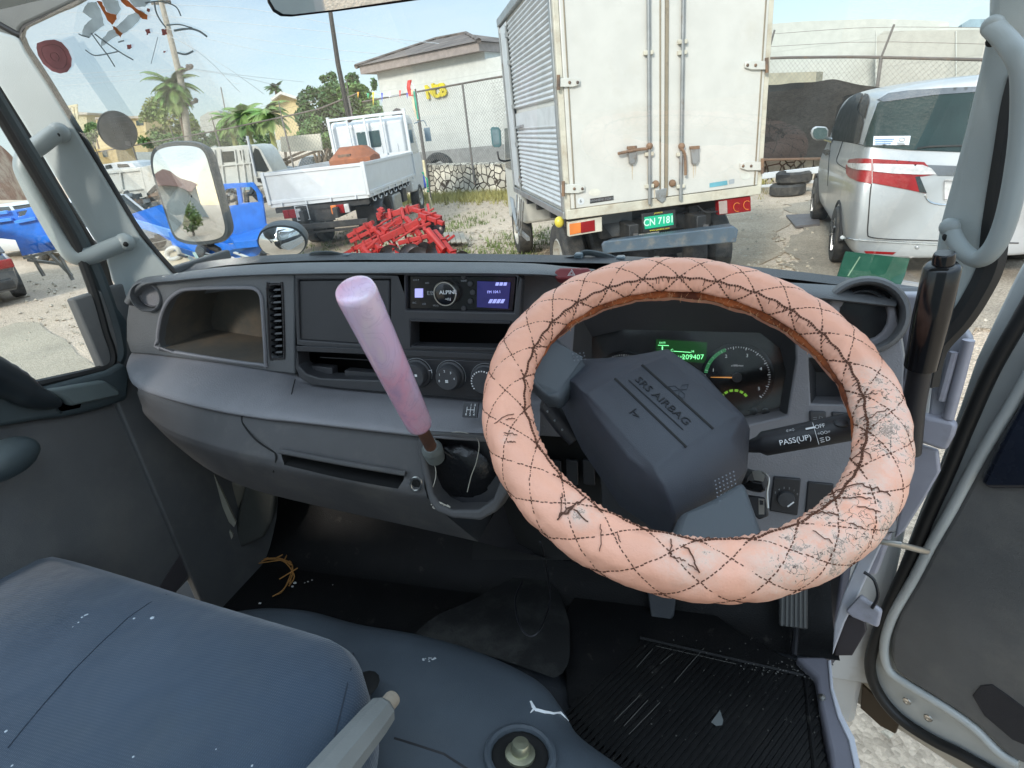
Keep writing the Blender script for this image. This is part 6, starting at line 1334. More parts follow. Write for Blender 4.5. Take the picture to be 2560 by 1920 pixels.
for x in (.03, WF-.03): w.box((x, LF, (Z0+hbz)/2), (.07, .07, hbz-Z0+.05), FT)
w.box((WF/2, LF, hbz-.05), (WF, .06, .07), FT).box((WF/2, LF, Z0+.55), (WF, .05, .06), FT)
for x in (.52, .98, 1.42): w.box((x, LF, (Z0+hbz)/2), (.05, .05, hbz-Z0-.05), FT)
w.build('headboard_frame', G_WHITE, fb_, bevel=.006)
MB().box((WF/2, LF+.05, Z0+.33), (WF-.1, .02, .6), FT).build('headboard_panel', G_WHITE, fb_)
cy = LF+.16
MB().prism([FT @ Vector((-.02, y, z)) for y, z in ((cy, .6), (cy, 2.40), (cy+.12, 2.52), (cy+.95, 2.52), (cy+1.15, 2.44), (cy+1.55, 1.5), (cy+1.65, 1.35), (cy+1.68, .5))], f3((1.94, 0, 0))).build('cab', G_WHITE, fb_, bevel=.06, bseg=3)
for x0, x1 in ((.66, .93), (.99, 1.28)): MB().box(((x0+x1)/2, cy-.012, 2.02), (x1-x0, .02, .40), FT).build('rear_window', G_TGL, fb_, bevel=.03)
for i in range(4): MB().box((.42+i*.42+(.02 if i else 0), cy-.01, 1.45), (.03, .03, .8), FT).build('cab_rib', G_WHITE, fb_, bevel=.01)
MB().prism([FT @ Vector((1.925, y, z)) for y, z in ((cy+.3, 1.55), (cy+.3, 2.3), (cy+.95, 2.3), (cy+1.3, 1.6), (cy+1.3, 1.55))], f3((.012, 0, 0))).build('side_window', G_TGL, fb_)
w = MB().tube(smooth_path([FT @ Vector(p) for p in ((1.92, cy+1.35, 2.3), (2.15, cy+1.6, 2.35), (2.2, cy+1.65, 2.2))], 4), .014, 6).box((2.2, cy+1.65, 1.98), (.17, .05, .36), FT)
w.build('wing_mirror', mat('grey_blue_shell', (.20, .26, .30), .3), fb_, bevel=.01)
MB().box((WF/2-.35, LF/2+.5, .75), (.1, LF+1.4, .2), FT).box((WF/2+.35, LF/2+.5, .75), (.1, LF+1.4, .2), FT).build('chassis', G_CHAS, fb_, bevel=.01)
for y in (.1, .9, 1.8, 2.7, 3.6): MB().box((WF/2, y, .88), (WF-.1, .08, .10), FT).build('cross_member', G_CHAS, fb_)
for s, x in ((-1, .16), (1, WF-.16)):
    wheel(fb_, FT, (x, 1.25, .38), .38, .22, s); wheel(fb_, FT, (x-s*.26, 1.25, .38), .38, .2, s); wheel(fb_, FT, (x, LF+.95, .38), .38, .22, s)
    MB().tube([FT @ Vector((x+.02*s, 1.25+.46*math.cos(a*.3142), .40+.46*math.sin(a*.3142))) for a in range(11)], .10, 8, sx=.12).build('mudguard', mat('mudguard_grey', (.09, .09, .095), .5), fb_)
MB().box((WF-.25, 2.3, .62), (.4, .7, .35), FT).build('fuel_tank', mat('tank_silver', (.35, .35, .34), .4, metal=.5), fb_, bevel=.04)
MB().box((WF-.25, 3.1, .66), (.35, .4, .3), FT).build('battery_box', G_CHAS, fb_, bevel=.02)
for x0 in (.30, 1.32):
    MB().box((x0, -.02, .80), (.12, .06, .17), FT).build('tail_light', G_ORL if x0 > 1 else G_REDL, fb_, bevel=.01)
    MB().box((x0+.14, -.02, .80), (.15, .06, .17), FT).build('tail_light', G_REDL, fb_, bevel=.01)
    MB().box((x0+.27, -.02, .80), (.10, .06, .17), FT).build('reversing_light', G_CLR, fb_, bevel=.01)
MB().tube([FT @ Vector((.65+.13*a, -.05, .80+.14*b)) for a, b in ((-1, -1), (1, -1), (1, 1), (-1, 1))], .014, 6, closed=True).build('lamp_guard', G_WHITE, fb_)
MB().box((1.0, .1, .72), (.5, .03, .28), FT).build('spare_plate', G_CHAS, fb_)
MB().box((WF/2, -.08, .52), (1.9, .07, .12), FT).box((WF/2, -.05, .40), (1.8, .05, .05), FT).build('rear_bumper', G_CHAS, fb_, bevel=.01)
for x in (.35, WF-.3): MB().box((x, .5, .5), (.4, .02, .5), FT).build('mud_flap', G_CHAS, fb_)
yy = 1.7
hp_ = thing('hopper', 'angular orange rusty steel hopper standing in the white flatbed', 'hopper', tuple(FT @ Vector((1.0, 1.4, 1))))
w = MB()
yy = 2.3
c0 = [(.72, 1.04), (1.68, 1.04), (1.68, 1.62), (1.5, 1.88), (1.05, 1.90), (.72, 1.68)]
w.loft([[FT @ Vector((x-.20, yy, z)) for x, z in [(.74, 1.02), (1.72, 1.02), (1.74, 1.66), (1.30, 1.66), (.74, 1.66)]], [FT @ Vector((x-.20, yy+.45, z)) for x, z in [(.74, 1.02), (1.72, 1.02), (1.72, 1.7), (1.45, 1.92), (.90, 1.92)]], [FT @ Vector((x-.20, yy+.9, z)) for x, z in [(.74, 1.02), (1.72, 1.02), (1.72, 1.66), (1.45, 1.9), (.90, 1.9)]]])
w.build('hopper_body', G_ORUST, hp_, bevel=.008)
MB().box((.9, yy+.2, 1.72), (.3, .25, .08), FT).build('bracket', G_RUST, hp_, bevel=.01)
# ================================================================== MINIVAN
VO = (1.66, 7.12, 0); rzV = R(-5); VT = MXf(VO, rzV); van = thing('minivan', 'silver minivan seen from behind with red and clear tail lamps', 'minivan', VO, rzV)
v3 = lambda x, y, z: VT @ Vector((x, y, z)); VW, VL = 1.92, 4.9
def vring(y, ins, lean, zt, zb=.26):
    half = [(.86-ins, zb), (.93-ins, zb+.10), (.955-ins, .55), (.96-ins, .80), (.955-ins, 1.02), (.93-ins, 1.12), (.89-ins*.9, 1.42), (.83-ins*.9, zt-.14), (.74-ins*.8, zt-.035), (.45, zt-.005), (.15, zt+.01)]
    pts = [(-x, z) for x, z in half]+[(x, z) for x, z in reversed(half)]
    return [v3(VW/2+x, y+lean*max(0, (z-1.05))/.75+(.07*(1-min(1, abs(z-.62)/.35)) if y < 0 else 0)*-1, z) for x, z in pts]
st = [(-.03, .13, .34, 1.84), (-.010, .05, .31, 1.89), (.03, .015, .28, 1.93), (.16, .0, .20, 1.955), (.4, 0, .08, 1.95), (1.0, 0, 0, 1.96), (2.0, 0, 0, 1.96), (3.0, 0, 0, 1.93), (3.35, .0, 0, 1.86)]
rings = [vring(*s) for s in st]
rings += [[v3(VW/2+x, y, z) for x, z in [(-a, zb) for a, zb in hf]+[(a, zb) for a, zb in reversed(hf)]] for y, hf in
          ((3.75, [(.86, .26), (.93, .36), (.955, .55), (.96, .8), (.955, 1.0), (.93, 1.10), (.84, 1.35), (.74, 1.55), (.66, 1.62), (.4, 1.66), (.15, 1.67)]),
           (4.25, [(.84, .26), (.91, .36), (.94, .55), (.94, .8), (.93, .92), (.90, 1.02), (.82, 1.12), (.72, 1.18), (.62, 1.21), (.4, 1.23), (.15, 1.24)]),
           (4.75, [(.70, .28), (.78, .36), (.82, .5), (.82, .7), (.80, .78), (.76, .84), (.7, .88), (.6, .90), (.5, .92), (.4, .93), (.15, .94)]))]
vb = MB().loft(rings).build('body', G_SILV, van, ang=180, loc=VO); vb.modifiers.new('s', 'SUBSURF').render_levels = 2; vb.modifiers['s'].levels = 2
def decal(o, poly, M, nm, parent, off=.004, step=16, thick=0):
    """a fitted skin that follows the body it sits on"""
    bpy.context.view_layer.update(); dg = bpy.context.evaluated_depsgraph_get(); mi = o.matrix_world.inverted()
    lp = [Vector(p) for p in poly]; dense = []
    for a, b in zip(lp, lp[1:]+lp[:1]):
        k = max(1, int((b-a).length/step)); dense += [a.lerp(b, i/k) for i in range(k)]
    def inside(p):
        c = False
        for a, b in zip(dense, dense[1:]+dense[:1]):
            if (a.y > p.y) != (b.y > p.y) and p.x < (b.x-a.x)*(p.y-a.y)/(b.y-a.y)+a.x: c = not c
        return c
    n0 = len(dense); xs_ = [p.x for p in lp]; ys_ = [p.y for p in lp]; ext = []
    y = min(ys_)+step/2
    while y < max(ys_):
        x = min(xs_)+step/2
        while x < max(xs_):
            p = Vector((x, y))
            if inside(p) and min((p-q).length for q in dense) > step*.45: ext.append(p)
            x += step
        y += step
    allp = dense+ext; r = delaunay_2d_cdt(allp, [(i, (i+1) % n0) for i in range(n0)], [], 0, 1e-6)
    P3 = []
    for p in r[0]:
        ok, loc, nn, i = o.ray_cast(mi @ CAM, (mi.to_3x3() @ ray(p.x, p.y)).normalized(), depsgraph=dg)
        if ok:
            w3 = o.matrix_world @ loc; P3.append(w3+(o.matrix_world.to_3x3() @ nn).normalized()*off)
        else: P3.append(None)
    fs = [f for f in r[2] if all(P3[i] is not None for i in f) and inside(sum((r[0][i] for i in f), Vector((0, 0)))/len(f))]
    P3 = [p or CAM for p in P3]; used = sorted({i for f in fs for i in f}); ix = {k: j for j, k in enumerate(used)}
    m_ = MB(); m_.add([P3[i] for i in used], [tuple(ix[i] for i in f) for f in fs]); ob = m_.build(nm, M, parent, ang=60, fix=False)
    if thick: sd_ = ob.modifiers.new('t', 'SOLIDIFY'); sd_.thickness = thick; sd_.offset = 0
    return ob
c4 = lambda pts: [(1850+x/2.37, y/2.37) for x, y in pts]
G_VG = mat('rear_glass_tinted', (.016, .032, .031), .2, spec=.25, var=.35, vscale=1.1)
G_SIDEG = mat('side_glass', (.012, .016, .017), .45, spec=.08)
rg = decal(vb, c4([(735, 868), (775, 740), (820, 615), (860, 585), (980, 560), (1180, 538), (1420, 525), (1700, 530), (1700, 900), (1330, 903), (1000, 890)]), G_VG, 'rear_window', van, .014, step=9)
decal(vb, c4([(818, 600), (880, 560), (1000, 540), (1200, 525), (1450, 515), (1700, 520), (1700, 545), (1400, 548), (1150, 566), (960, 592), (850, 608)]), G_SILVD, 'spoiler_edge', van, .022, step=9)
decal(vb, c4([(525, 825), (560, 740), (600, 650), (650, 585), (690, 560), (712, 552), (735, 560), (700, 640), (735, 720), (705, 850), (640, 838)]), G_SIDEG, 'side_window', van, .012, step=7)
decal(vb, c4([(742, 556), (764, 562), (768, 600), (742, 700), (736, 712), (706, 640)]), G_SIDEG, 'quarter_window', van, .012, step=6)
tl = decal(vb, c4([(632, 985), (650, 945), (700, 938), (780, 942), (780, 1090), (700, 1075), (650, 1050), (635, 1030)]), G_REDL, 'tail_light', van, .010, step=6)
decal(vb, c4([(784, 942), (1090, 962), (1110, 985), (1150, 1035), (1060, 1048), (1100, 1146), (1000, 1125), (784, 1085)]), G_REDL, 'tail_light', van, .010, step=6)
decal(vb, c4([(640, 965), (700, 968), (775, 972), (775, 1014), (700, 1005), (650, 990)]), G_CLR, 'clear_lens', van, .018, step=6)
decal(vb, c4([(788, 972), (1080, 980), (1130, 1000), (1160, 1034), (1060, 1036), (900, 1030), (788, 1018)]), G_CLR, 'clear_lens', van, .018, step=6)
decal(vb, c4([(1035, 1048), (1062, 1045), (1104, 1144), (1060, 1138)]), G_DKG, 'lamp_edge', van, .012)
decal(vb, c4([(1096, 978), (1290, 985), (1700, 1000), (1700, 1050), (1290, 1042), (1170, 1040)]), mat('garnish_grey', (.10, .105, .11), .25, coat=1), 'hatch_garnish', van, .010)
w = MB()
def on(o, x, y, off=.004): h, n_ = ray_hit(o, x, y); return h+n_*off
def line_on(o, pts, r_, M, nm, parent, cl=False):
    q = [on(o, x, y) for x, y in smooth2(pts)] if cl else [on(o, p.x, p.y) for p in smooth_path([Vector((x, y, 0)) for x, y in pts], 5)]
    return MB().tube(q, r_, 6, closed=cl).build(nm, M, parent)
G_GAP = mat('panel_gap_dark', (.02, .02, .02), .8)
line_on(vb, c4([(778, 1090), (770, 1160), (760, 1300), (756, 1380), (775, 1405), (900, 1418), (1100, 1424), (1400, 1435), (1650, 1440)]), .006, G_GAP, 'hatch_gap', van)
line_on(vb, c4([(530, 828), (620, 838), (720, 858), (745, 868)]), .004, G_GAP, 'panel_gap', van); line_on(vb, c4([(610, 838), (590, 900), (575, 960), (632, 1000)]), .004, G_GAP, 'panel_gap', van)
line_on(vb, c4([(540, 830), (528, 950), (520, 1100)]), .004, G_GAP, 'panel_gap', van)
lip = line_on(vb, c4([(1095, 1155), (1125, 1195), (1200, 1212), (1400, 1222), (1600, 1228)]), .010, mat('chrome_lip', (.7, .72, .73), .12, metal=1), 'chrome_strip', van)
npb = decal(vb, c4([(1207, 1070), (1216, 1062), (1420, 1070), (1420, 1198), (1212, 1188), (1203, 1180)]), G_CLR, 'number_plate', van, .010)
VR = Plane(on(vb, 2374, 485, .018), (v3(0, -1, 0)-v3(0, 0, 0)), (0, 0, 1))
MB().tube([VR.at(*p) for p in c4([(1213, 1072), (1420, 1078), (1420, 1190), (1210, 1182)])], .003, 4, closed=True).build('plate_border', G_GAP, npb)
MB().text('9421 HK', .11, VR.mat(VR.at(2400, 481), R(-3)) @ Matrix.Translation((.14, 0, 0)), .001, sx=.85).build('lettering', G_CHAS, npb, False)
line_on(vb, c4([(605, 1410), (760, 1425), (1100, 1445), (1400, 1462)]), .012, mat('silver_trim', (.55, .57, .58), .2, metal=.8), 'bumper_trim', van)
MB().sphere(on(vb, *c4([(1048, 1465)])[0], 0), .022, 12, 8).build('parking_sensor', G_SILV, van)
decal(vb, c4([(735, 1486), (925, 1494), (905, 1508), (745, 1500)]), G_REDL, 'reflector', van, .006)
decal(vb, c4([(535, 1470), (640, 1482), (880, 1508), (1150, 1525), (1600, 1540), (1600, 1560), (1100, 1545), (640, 1510), (545, 1492)]), G_CLR, 'lower_lip', van, .006)
wpb = MB().tube(smooth_path([on(vb, *p, .02) for p in c4([(1045, 885), (1120, 874), (1250, 868), (1340, 866)])], 4), .010, 6).build('rear_wiper', G_CHAS, van)
stk = decal(vb, c4([(792, 812), (1006, 810), (996, 864), (788, 865)]), mat('paper_white', (.62, .68, .74), .6), 'window_label', van, .024, step=8)
w = MB(); SP_ = Plane(on(vb, 2225, 354, .030), ray_hit(vb, 2225, 354)[1])
for i in range(3): w.bar(SP_.at(*c4([(800, 826+i*13)])[0]), SP_.at(*c4([(915-10*i, 824+i*13)])[0]), .010, .001, SP_.n)
w.build('print_line', mat('blue_print', (.15, .25, .42), .6), stk, False)
w = MB().tube([SP_.at(*c4([(960+18*math.cos(a*.6283), 827+11*math.sin(a*.6283))])[0]) for a in range(10)], .003, 4, closed=True).plate(SP_, c4([(930, 843), (975, 845), (978, 858), (935, 856)]), [], .001); w.build('stamp_mark', G_GREYM if 'G_GREYM' in globals() else M_GREYP, stk, False)
mq = PY(2050, 330, 10.4)
MVp = Plane(mq, CAM-mq)
sh = MB().plate(MVp, c4([(418, 790), (425, 760), (450, 748), (510, 750), (524, 770), (522, 810), (505, 830), (450, 832), (428, 820)]), [], .12).build('wing_mirror', G_SILV, van, bevel=.03, bseg=3)
MB().tube([MVp.at(2063, 346, -.08), on(vb, 2082, 352, -.01)], .035, 8).build('mirror_arm', G_SILVD, sh)
MB().plate(MVp, c4([(430, 790), (438, 765), (460, 755), (505, 757), (518, 775), (515, 808), (500, 824), (455, 826), (436, 812)]), [], .004, off=.006).build('mirror_glass', G_TGL, sh, bevel=.002)
decal(vb, c4([(500, 890), (530, 885), (545, 895), (525, 905), (535, 918), (515, 922), (500, 908)]), mat('chrome_lip', (.7, .72, .73), .12, metal=1), 'door_handle', van, .02)
for x, y in ((-.03, 1.0), (-.03, 3.95)): wheel(van, VT, (x, y, .34), .34, .23, -1, mat('alloy_dark', (.12, .12, .12), .3, metal=.7), 7)
for x, y in ((VW+.03, 1.0), (VW+.03, 3.95)): wheel(van, VT, (x, y, .34), .34, .23, 1, G_RIM)
for y in (1.0, 3.95): MB().tube([v3(-.002+.02, y+.39*math.cos(a*.3142), .34+.39*math.sin(a*.3142)) for a in range(11)], .03, 8).build('wheel_arch', G_GAP, van)
MB().box((VW/2, 2.3, .30), (VW-.25, 4.2, .12), VT).build('underbody', G_GAP, van)

# ================================================================== YARD OBJECTS
gb = thing('green_board', 'flat green painted board leaning behind the silver minivan', 'board', tuple(PZ(2150, 720)))
GB = Plane(PZ(2100, 735)+Vector((0, -.15, 0)), (0, -1, .55))
MB().plate(GB, [(2114, 628), (2275, 646), (2262, 690), (2240, 740), (2200, 800), (2060, 790), (2090, 700)], [], .03).build('board_sheet', G_GREEN, gb, bevel=.004)
MB().bar(GB.at(2120, 690, .004), GB.at(2150, 642, .004), .012, .004, GB.n).build('mark', mat('pale_mark', (.12, .2, .12), .6), gb)
tag(MB().tube([PY(2200, 700, 6.9), PY(2560, 760, 6.6)], .04, 8).build('kerb_pipe', mat('weathered_pipe', (.22, .22, .22), .6)), 'grey pipe lying on the ground behind the green board', 'pipe')
# tyres
def tyre(loc, lab, r=.36, wd=.22, tilt=None, z=0):
    q = Matrix.Translation(loc) @ (tilt or Matrix.Identity(4))
    o = MB().lathe([(r*.6, 0), (r*.85, -.01), (r, .03), (r, wd-.03), (r*.85, wd+.01), (r*.6, wd), (r*.56, wd/2), (r*.6, 0)], q, 32, False).build('loose_tyre', G_TYRE); return tag(o, lab, 'tyre', 'old tyres stacked by the shade cloth')
tyre(Vector((2.02, 14.2, 0)), 'lower of the two old tyres stacked left of the minivan'); tyre(Vector((2.14, 14.3, .24)), 'upper of the two old tyres stacked left of the minivan')
tw = MB().lathe([(.30, 0), (.5, .02), (.56, .1), (.56, .3), (.5, .38), (.3, .4)], Matrix.Translation(PY(1100, 402, 21.0)+Vector((0, 0, -.3))) @ Matrix.Rotation(R(80), 4, 'X') @ Matrix.Rotation(0, 4, 'Y'), 32, False).build('big_tyre', G_TYRE)
tag(tw, 'large dark tyre standing behind the stone wall left of the box truck', 'tyre')
pr = thing('white_barrier', 'long white metal rail barrier with a second lower rail beside the tyres', 'barrier', tuple(PZ(1900, 480)))
a1, b1, a2, b2 = PY(1880, 443, 15.0), PY(2060, 423, 14.0), PY(1880, 468, 15.0), PY(2060, 452, 14.0)
MB().bar(a1, b1, .06, .13).build('rail', G_WHITE, pr, bevel=.01); MB().bar(a2, b2, .05, .06).build('rail', G_WHITE, pr, bevel=.01)
for t in (.1, .4, .7): MB().bar(a1.lerp(b1, t), a2.lerp(b2, t)+Vector((0, 0, -.15)), .04, .04).build('post', G_WHITE, pr)
pm_ = MB().plate(Plane((0, 0, .04), (0, 0, 1), (0, 1, 0)), [(1965, 537), (2045, 533), (2050, 560), (1990, 565)], [], .03)
tag(pm_.build('metal_plate', mat('grey_plate', (.12, .11, .11), .5, dirt=(.2, .17, .13))), 'flat grey metal plate lying on the ground left of the minivan', 'metal plate')
pp = thing('wood_pallet', 'small weathered wooden slat pallet beside the red implement', 'pallet', tuple(PZ(1130, 600)))
PLp = Plane((0, 0, .12), (0, 0, 1), (0, 1, 0)); G_WOOD = mat('weathered_wood', (.32, .28, .22), .8, dirt=(.2, .17, .13), dscale=9, bump=.5, stretch=(1, 6, 1))
for i in range(4): MB().plate(PLp, [(1108+i*13, 582), (1119+i*13, 580), (1126+i*14, 604), (1114+i*14, 607)], [], .02).build('slat', G_WOOD, pp, bevel=.003)
MB().bar(PLp.at(1108, 603, -.05), PLp.at(1162, 598, -.05), .06, .07).bar(PLp.at(1108, 586, -.05), PLp.at(1155, 582, -.05), .06, .07).build('bearer', G_WOOD, pp)
# red disc harrow
dh = thing('disc_harrow', 'heap of bright red disc harrow frames with dark steel discs', 'farm implement', tuple(PZ(1000, 640)))
c2 = lambda x, y: (550+x/2.37, y/2.37)
bl = [((760, 1400), (905, 1318), 9.9, 9.9, .10), ((775, 1430), (930, 1350), 9.8, 9.8, .09), ((735, 1508), (900, 1415), 9.5, 9.6, .08), ((830, 1480), (1180, 1315), 9.5, 9.9, .15), ((860, 1395), (1080, 1300), 9.9, 10.2, .11), ((935, 1290), (1180, 1225), 10.3, 10.4, .13), ((945, 1290), (958, 1230), 10.2, 10.2, .09), ((1140, 1240), (1310, 1290), 10.2, 10.0, .09), ((1180, 1270), (1325, 1325), 10.0, 9.8, .09), ((1240, 1385), (1340, 1545), 9.4, 9.2, .13), ((1270, 1370), (1415, 1545), 9.5, 9.1, .10), ((1060, 1440), (1240, 1395), 9.5, 9.5, .09), ((920, 1450), (1010, 1545), 9.4, 9.2, .10), ((1010, 1450), (1090, 1545), 9.4, 9.2, .09), ((850, 1450), (870, 1545), 9.5, 9.4, .09), ((960, 1350), (1040, 1420), 9.8, 9.7, .09), ((1100, 1290), (1190, 1400), 10.0, 9.7, .10), ((1200, 1290), (1215, 1370), 10.0, 9.8, .08), ((880, 1330), (960, 1400), 9.9, 9.7, .08), ((1230, 1210), (1245, 1290), 10.4, 10.2, .06), ((1150, 1360), (1250, 1320), 9.8, 9.9, .07), ((1120, 1480), (1200, 1420), 9.4, 9.5, .07), ((900, 1500), (960, 1460), 9.4, 9.4, .06), ((1000, 1240), (1010, 1300), 10.3, 10.2, .07), ((1075, 1230), (1090, 1300), 10.3, 10.2, .07)]
random.seed(19)
for i in range(75):
    x, y = random.uniform(780, 1420), random.uniform(1300, 1530); a = R(random.choice((-32, -28, -35, 50, 60, 80))+random.uniform(-8, 8)); l_ = random.uniform(60, 200)
    if y < 1290+abs(x-1080)*.25 or x+l_*math.cos(a) > 1400: continue
    d = 9.2+(1530-y)*.0045; bl.append(((x, y), (x+l_*math.cos(a), min(1545, y+l_*math.sin(a))), d, d+.1, random.uniform(.03, .055)))
for a, b_, ya, yb, wd in bl:
    wd *= .8
    MB().bar(PY(*c2(*a), ya), PY(*c2(*b_), yb), wd, wd).build('beam', G_RED, dh, bevel=.008)
random.seed(6)
for a, b_, ya, yb, wd in bl[:16]:
    for t in (.35, .75):
        A3, B3 = PY(*c2(*a), ya), PY(*c2(*b_), yb); c = A3.lerp(B3, t); u = (B3-A3).normalized()
        MB().bar(c-u*.015, c+u*.015, wd+.03, wd+.03).build('clamp', G_RED, dh, bevel=.004)
for x, y, d, rr in ((1270, 1345, 10.1, .20), (1210, 1510, 9.3, .22), (1130, 1510, 9.25, .20), (1290, 1500, 9.2, .20), (1010, 1520, 9.2, .2), (1180, 1540, 9.1, .22), (1440, 1545, 9.0, .16)):
    q = Matrix.Translation(PY(*c2(x, y), d)) @ Matrix.Rotation(R(random.uniform(50, 80)), 4, 'X') @ Matrix.Rotation(R(random.uniform(-40, 40)), 4, 'Y')
    MB().lathe([(rr, .04), (rr*.85, .015), (rr*.5, -.02), (rr*.15, -.03), (.001, -.03)], q, 28, False).build('disc', G_DISC, dh)
for a, b_, r_ in (((1230, 1360), (1330, 1480), .055), ((850, 1470), (930, 1545), .05)):
    MB().tube([PY(*c2(*a), 9.35), PY(*c2(*b_), 9.2)], r_, 12).build('cylinder', G_RED, dh)
tag(MB().box((0, 0, .2), (1.6, .8, .4), Matrix.Translation(PZ(1010, 640)+Vector((-.2, .5, 0)))).build('scrap_bin', G_CHAS), 'dark low scrap bin hidden under the red implement', 'bin') if False else None
# blue trailers
bt1 = thing('blue_trailer', 'bright blue steel trailer with cut out headboard left of the white flatbed', 'trailer', tuple(PZ(560, 640)))
k1 = lambda pts: [(x/2.37, y/2.37) for x, y in pts]
BP1 = Plane(PY(600, 520, 9.3), (.15, -1, 0)); BP2 = Plane(PY(450, 540, 10.6), (.25, -1, 0)); BP3 = Plane(PY(500, 600, 8.9), (.15, -1, .1))
MB().plate(BP1, [(545, 515), (541, 470), (552, 460), (632, 456), (654, 487), (664, 560), (682, 566), (682, 600), (560, 610), (556, 560)], [[(555, 480), (568, 472), (590, 470), (596, 512), (562, 516)], [(600, 469), (628, 467), (640, 480), (645, 505), (606, 508)]], .05).build('headboard', G_BLUE, bt1, bevel=.006)
MB().plate(BP2, [(325, 536), (400, 512), (560, 512), (560, 640), (420, 600), (360, 562)], [], .04).build('side_panel', G_BLUE, bt1)
MB().bar(PY(335, 556, 10.2), PY(446, 590, 9.0), .05, .16).build('side_rail', mat('light_blue_enamel', (.12, .32, .75), .35), bt1, bevel=.006)
MB().loft([[PY(x, y, Y) for x, y, Y in ((575, 590, 9.2), (640, 573, 9.2), (690, 562, 9.0), (640, 600, 8.5), (585, 605, 8.5))], [PY(x, y, Y)+Vector((0, 0, -.12)) for x, y, Y in ((575, 590, 9.2), (640, 573, 9.2), (690, 562, 9.0), (640, 600, 8.5), (585, 605, 8.5))]]).build('step_plate', G_BLUE, bt1, bevel=.006)
MB().plate(BP3, [(420, 580), (570, 612), (655, 600), (680, 585), (684, 600), (640, 640), (560, 655), (430, 612)], [], .1).build('deck_frame', G_BLUE, bt1, bevel=.006)
for a, b_ in (((545, 640), (640, 612)), ((430, 618), (540, 655))): MB().bar(BP3.at(*a, .1), BP3.at(*b_, .1), .05, .07).build('frame_rail', mat('dark_blue_rail', (.02, .08, .22), .4), bt1)
wheel(bt1, MXf(tuple(PZ(520, 690)), R(20)), (0, 0, .3), .3, .2, -1)
bt2 = thing('blue_trailer', 'second blue steel trailer with slatted top seen through the passenger window', 'trailer', tuple(PZ(60, 640)))
BL = Plane(PY(90, 570, 8.6), (.35, -1, 0))
MB().plate(BL, [(-60, 545), (35, 525), (95, 515), (170, 560), (165, 600), (150, 622), (55, 640), (38, 600), (-60, 590)], [[(42, 530), (68, 525), (62, 538), (45, 542)]], .05).build('side_panel', G_BLUE, bt2, bevel=.006)
MB().plate(BL, [(88, 594), (125, 584), (150, 600), (95, 612)], [], .1, off=.15).build('step_plate', G_BLUE, bt2, bevel=.005)
for a, b_ in (((38, 556), (90, 546)), ((-60, 540), (20, 530)), ((-60, 560), (30, 548))): MB().bar(BL.at(*a, .05), BL.at(*b_, .05), .05, .06).build('side_rail', mat('light_blue_enamel', (.05, .24, .72), .35), bt2, bevel=.006)
w = MB()
for a, b_ in (((60, 645), (170, 620)), ((80, 640), (110, 690)), ((120, 630), (180, 690)), ((150, 640), (182, 700)), ((70, 650), (150, 660))): w.bar(BL.at(*a, .02), BL.at(*b_, .02), .05, .05)
w.build('drawbar', mat('grey_drawbar', (.16, .15, .13), .5, dirt=(.2, .12, .07)), bt2)
random.seed(71); me2 = thing('machinery', 'dark machine frames standing behind the cut out blue headboard', 'machinery', tuple(PZ(610, 600)))
for i in range(14):
    x, y = random.uniform(548, 640), random.uniform(478, 520); a = random.uniform(.4, 2.4); L_ = random.uniform(15, 45); MB().bar(PY(x, y, 10.4), PY(x+L_*math.cos(a)*.5, y-L_*math.sin(a)*.6, 10.6), random.uniform(.04, .10), .05).build('machine_part', random.choice((G_CHAS, G_CHAS, G_STEEL)), me2)
# cars
car('parked_car', 'silver grey hatchback with red tail lamp at the far left edge', (PZ(85, 770).x-1.08, PZ(85, 770).y-.25, 0), R(62), G_SILVD, suv=True)
car('parked_car', 'white car behind the second blue trailer, nearer the passenger window frame', (-12.6, 11.3, 0), R(80), G_WHITE, group='white cars beyond the second blue trailer')
car('parked_car', 'white saloon at the left edge behind the blue trailer slats', (-16.0, 12.2, 0), R(80), G_WHITE, group='white cars beyond the second blue trailer')
ct = thing('cream_truck', 'aged cream truck facing right with ribbed cab back behind the side mirror', 'truck', tuple(PZ(560, 480)), group='cream trucks in the row behind the blue trailer')
CT = Plane(PY(560, 420, 15.6), (.12, -1, 0)); pt = lambda pts, M, nm, th, off=0, par=None: MB().plate(CT, pts, [], th, off=off).build(nm, M, par or ct, bevel=.01)
pt([(492, 378), (500, 372), (620, 362), (640, 364), (652, 374), (684, 432), (690, 462), (500, 474)], G_CREAM, 'cab', .9)
q4 = [CT.at(654, 380, -.05), CT.at(682, 430, -.05), CT.at(682, 430, -.82), CT.at(654, 380, -.82)]; MB().loft([[p+Vector((.012, 0, .008)) for p in q4], [p+Vector((.03, 0, .015)) for p in q4]]).build('windscreen', G_DKG, ct)
pt([(398, 388), (500, 376), (504, 470), (420, 476)], G_CREAM, 'cargo_side', 1.5)
pt([(636, 370), (646, 374), (672, 426), (662, 430), (640, 428), (632, 384)], G_DKG, 'windscreen', .02, .02)
pt([(548, 380), (584, 377), (588, 404), (552, 407)], G_DKG, 'rear_window', .02, .02); pt([(598, 376), (606, 376), (612, 400), (604, 402)], G_DKG, 'side_window', .02, .02)
for x in (512, 526, 541, 556, 592, 610, 626): MB().bar(CT.at(x-5, 374, .03), CT.at(x+6, 462, .03), .05, .04).build('rib', G_CREAM, ct)
MB().bar(CT.at(618, 340, .04), CT.at(640, 440, .04), .06, .05).build('post', G_WHITE, ct)
MB().bar(CT.at(500, 420, .03), CT.at(635, 406, .03), .05, .04).build('rib', G_CREAM, ct)
pt([(500, 468), (622, 456), (626, 474), (504, 486)], mat('pale_blue_bed', (.22, .38, .46), .4), 'bed_rail', 1.4, .15)
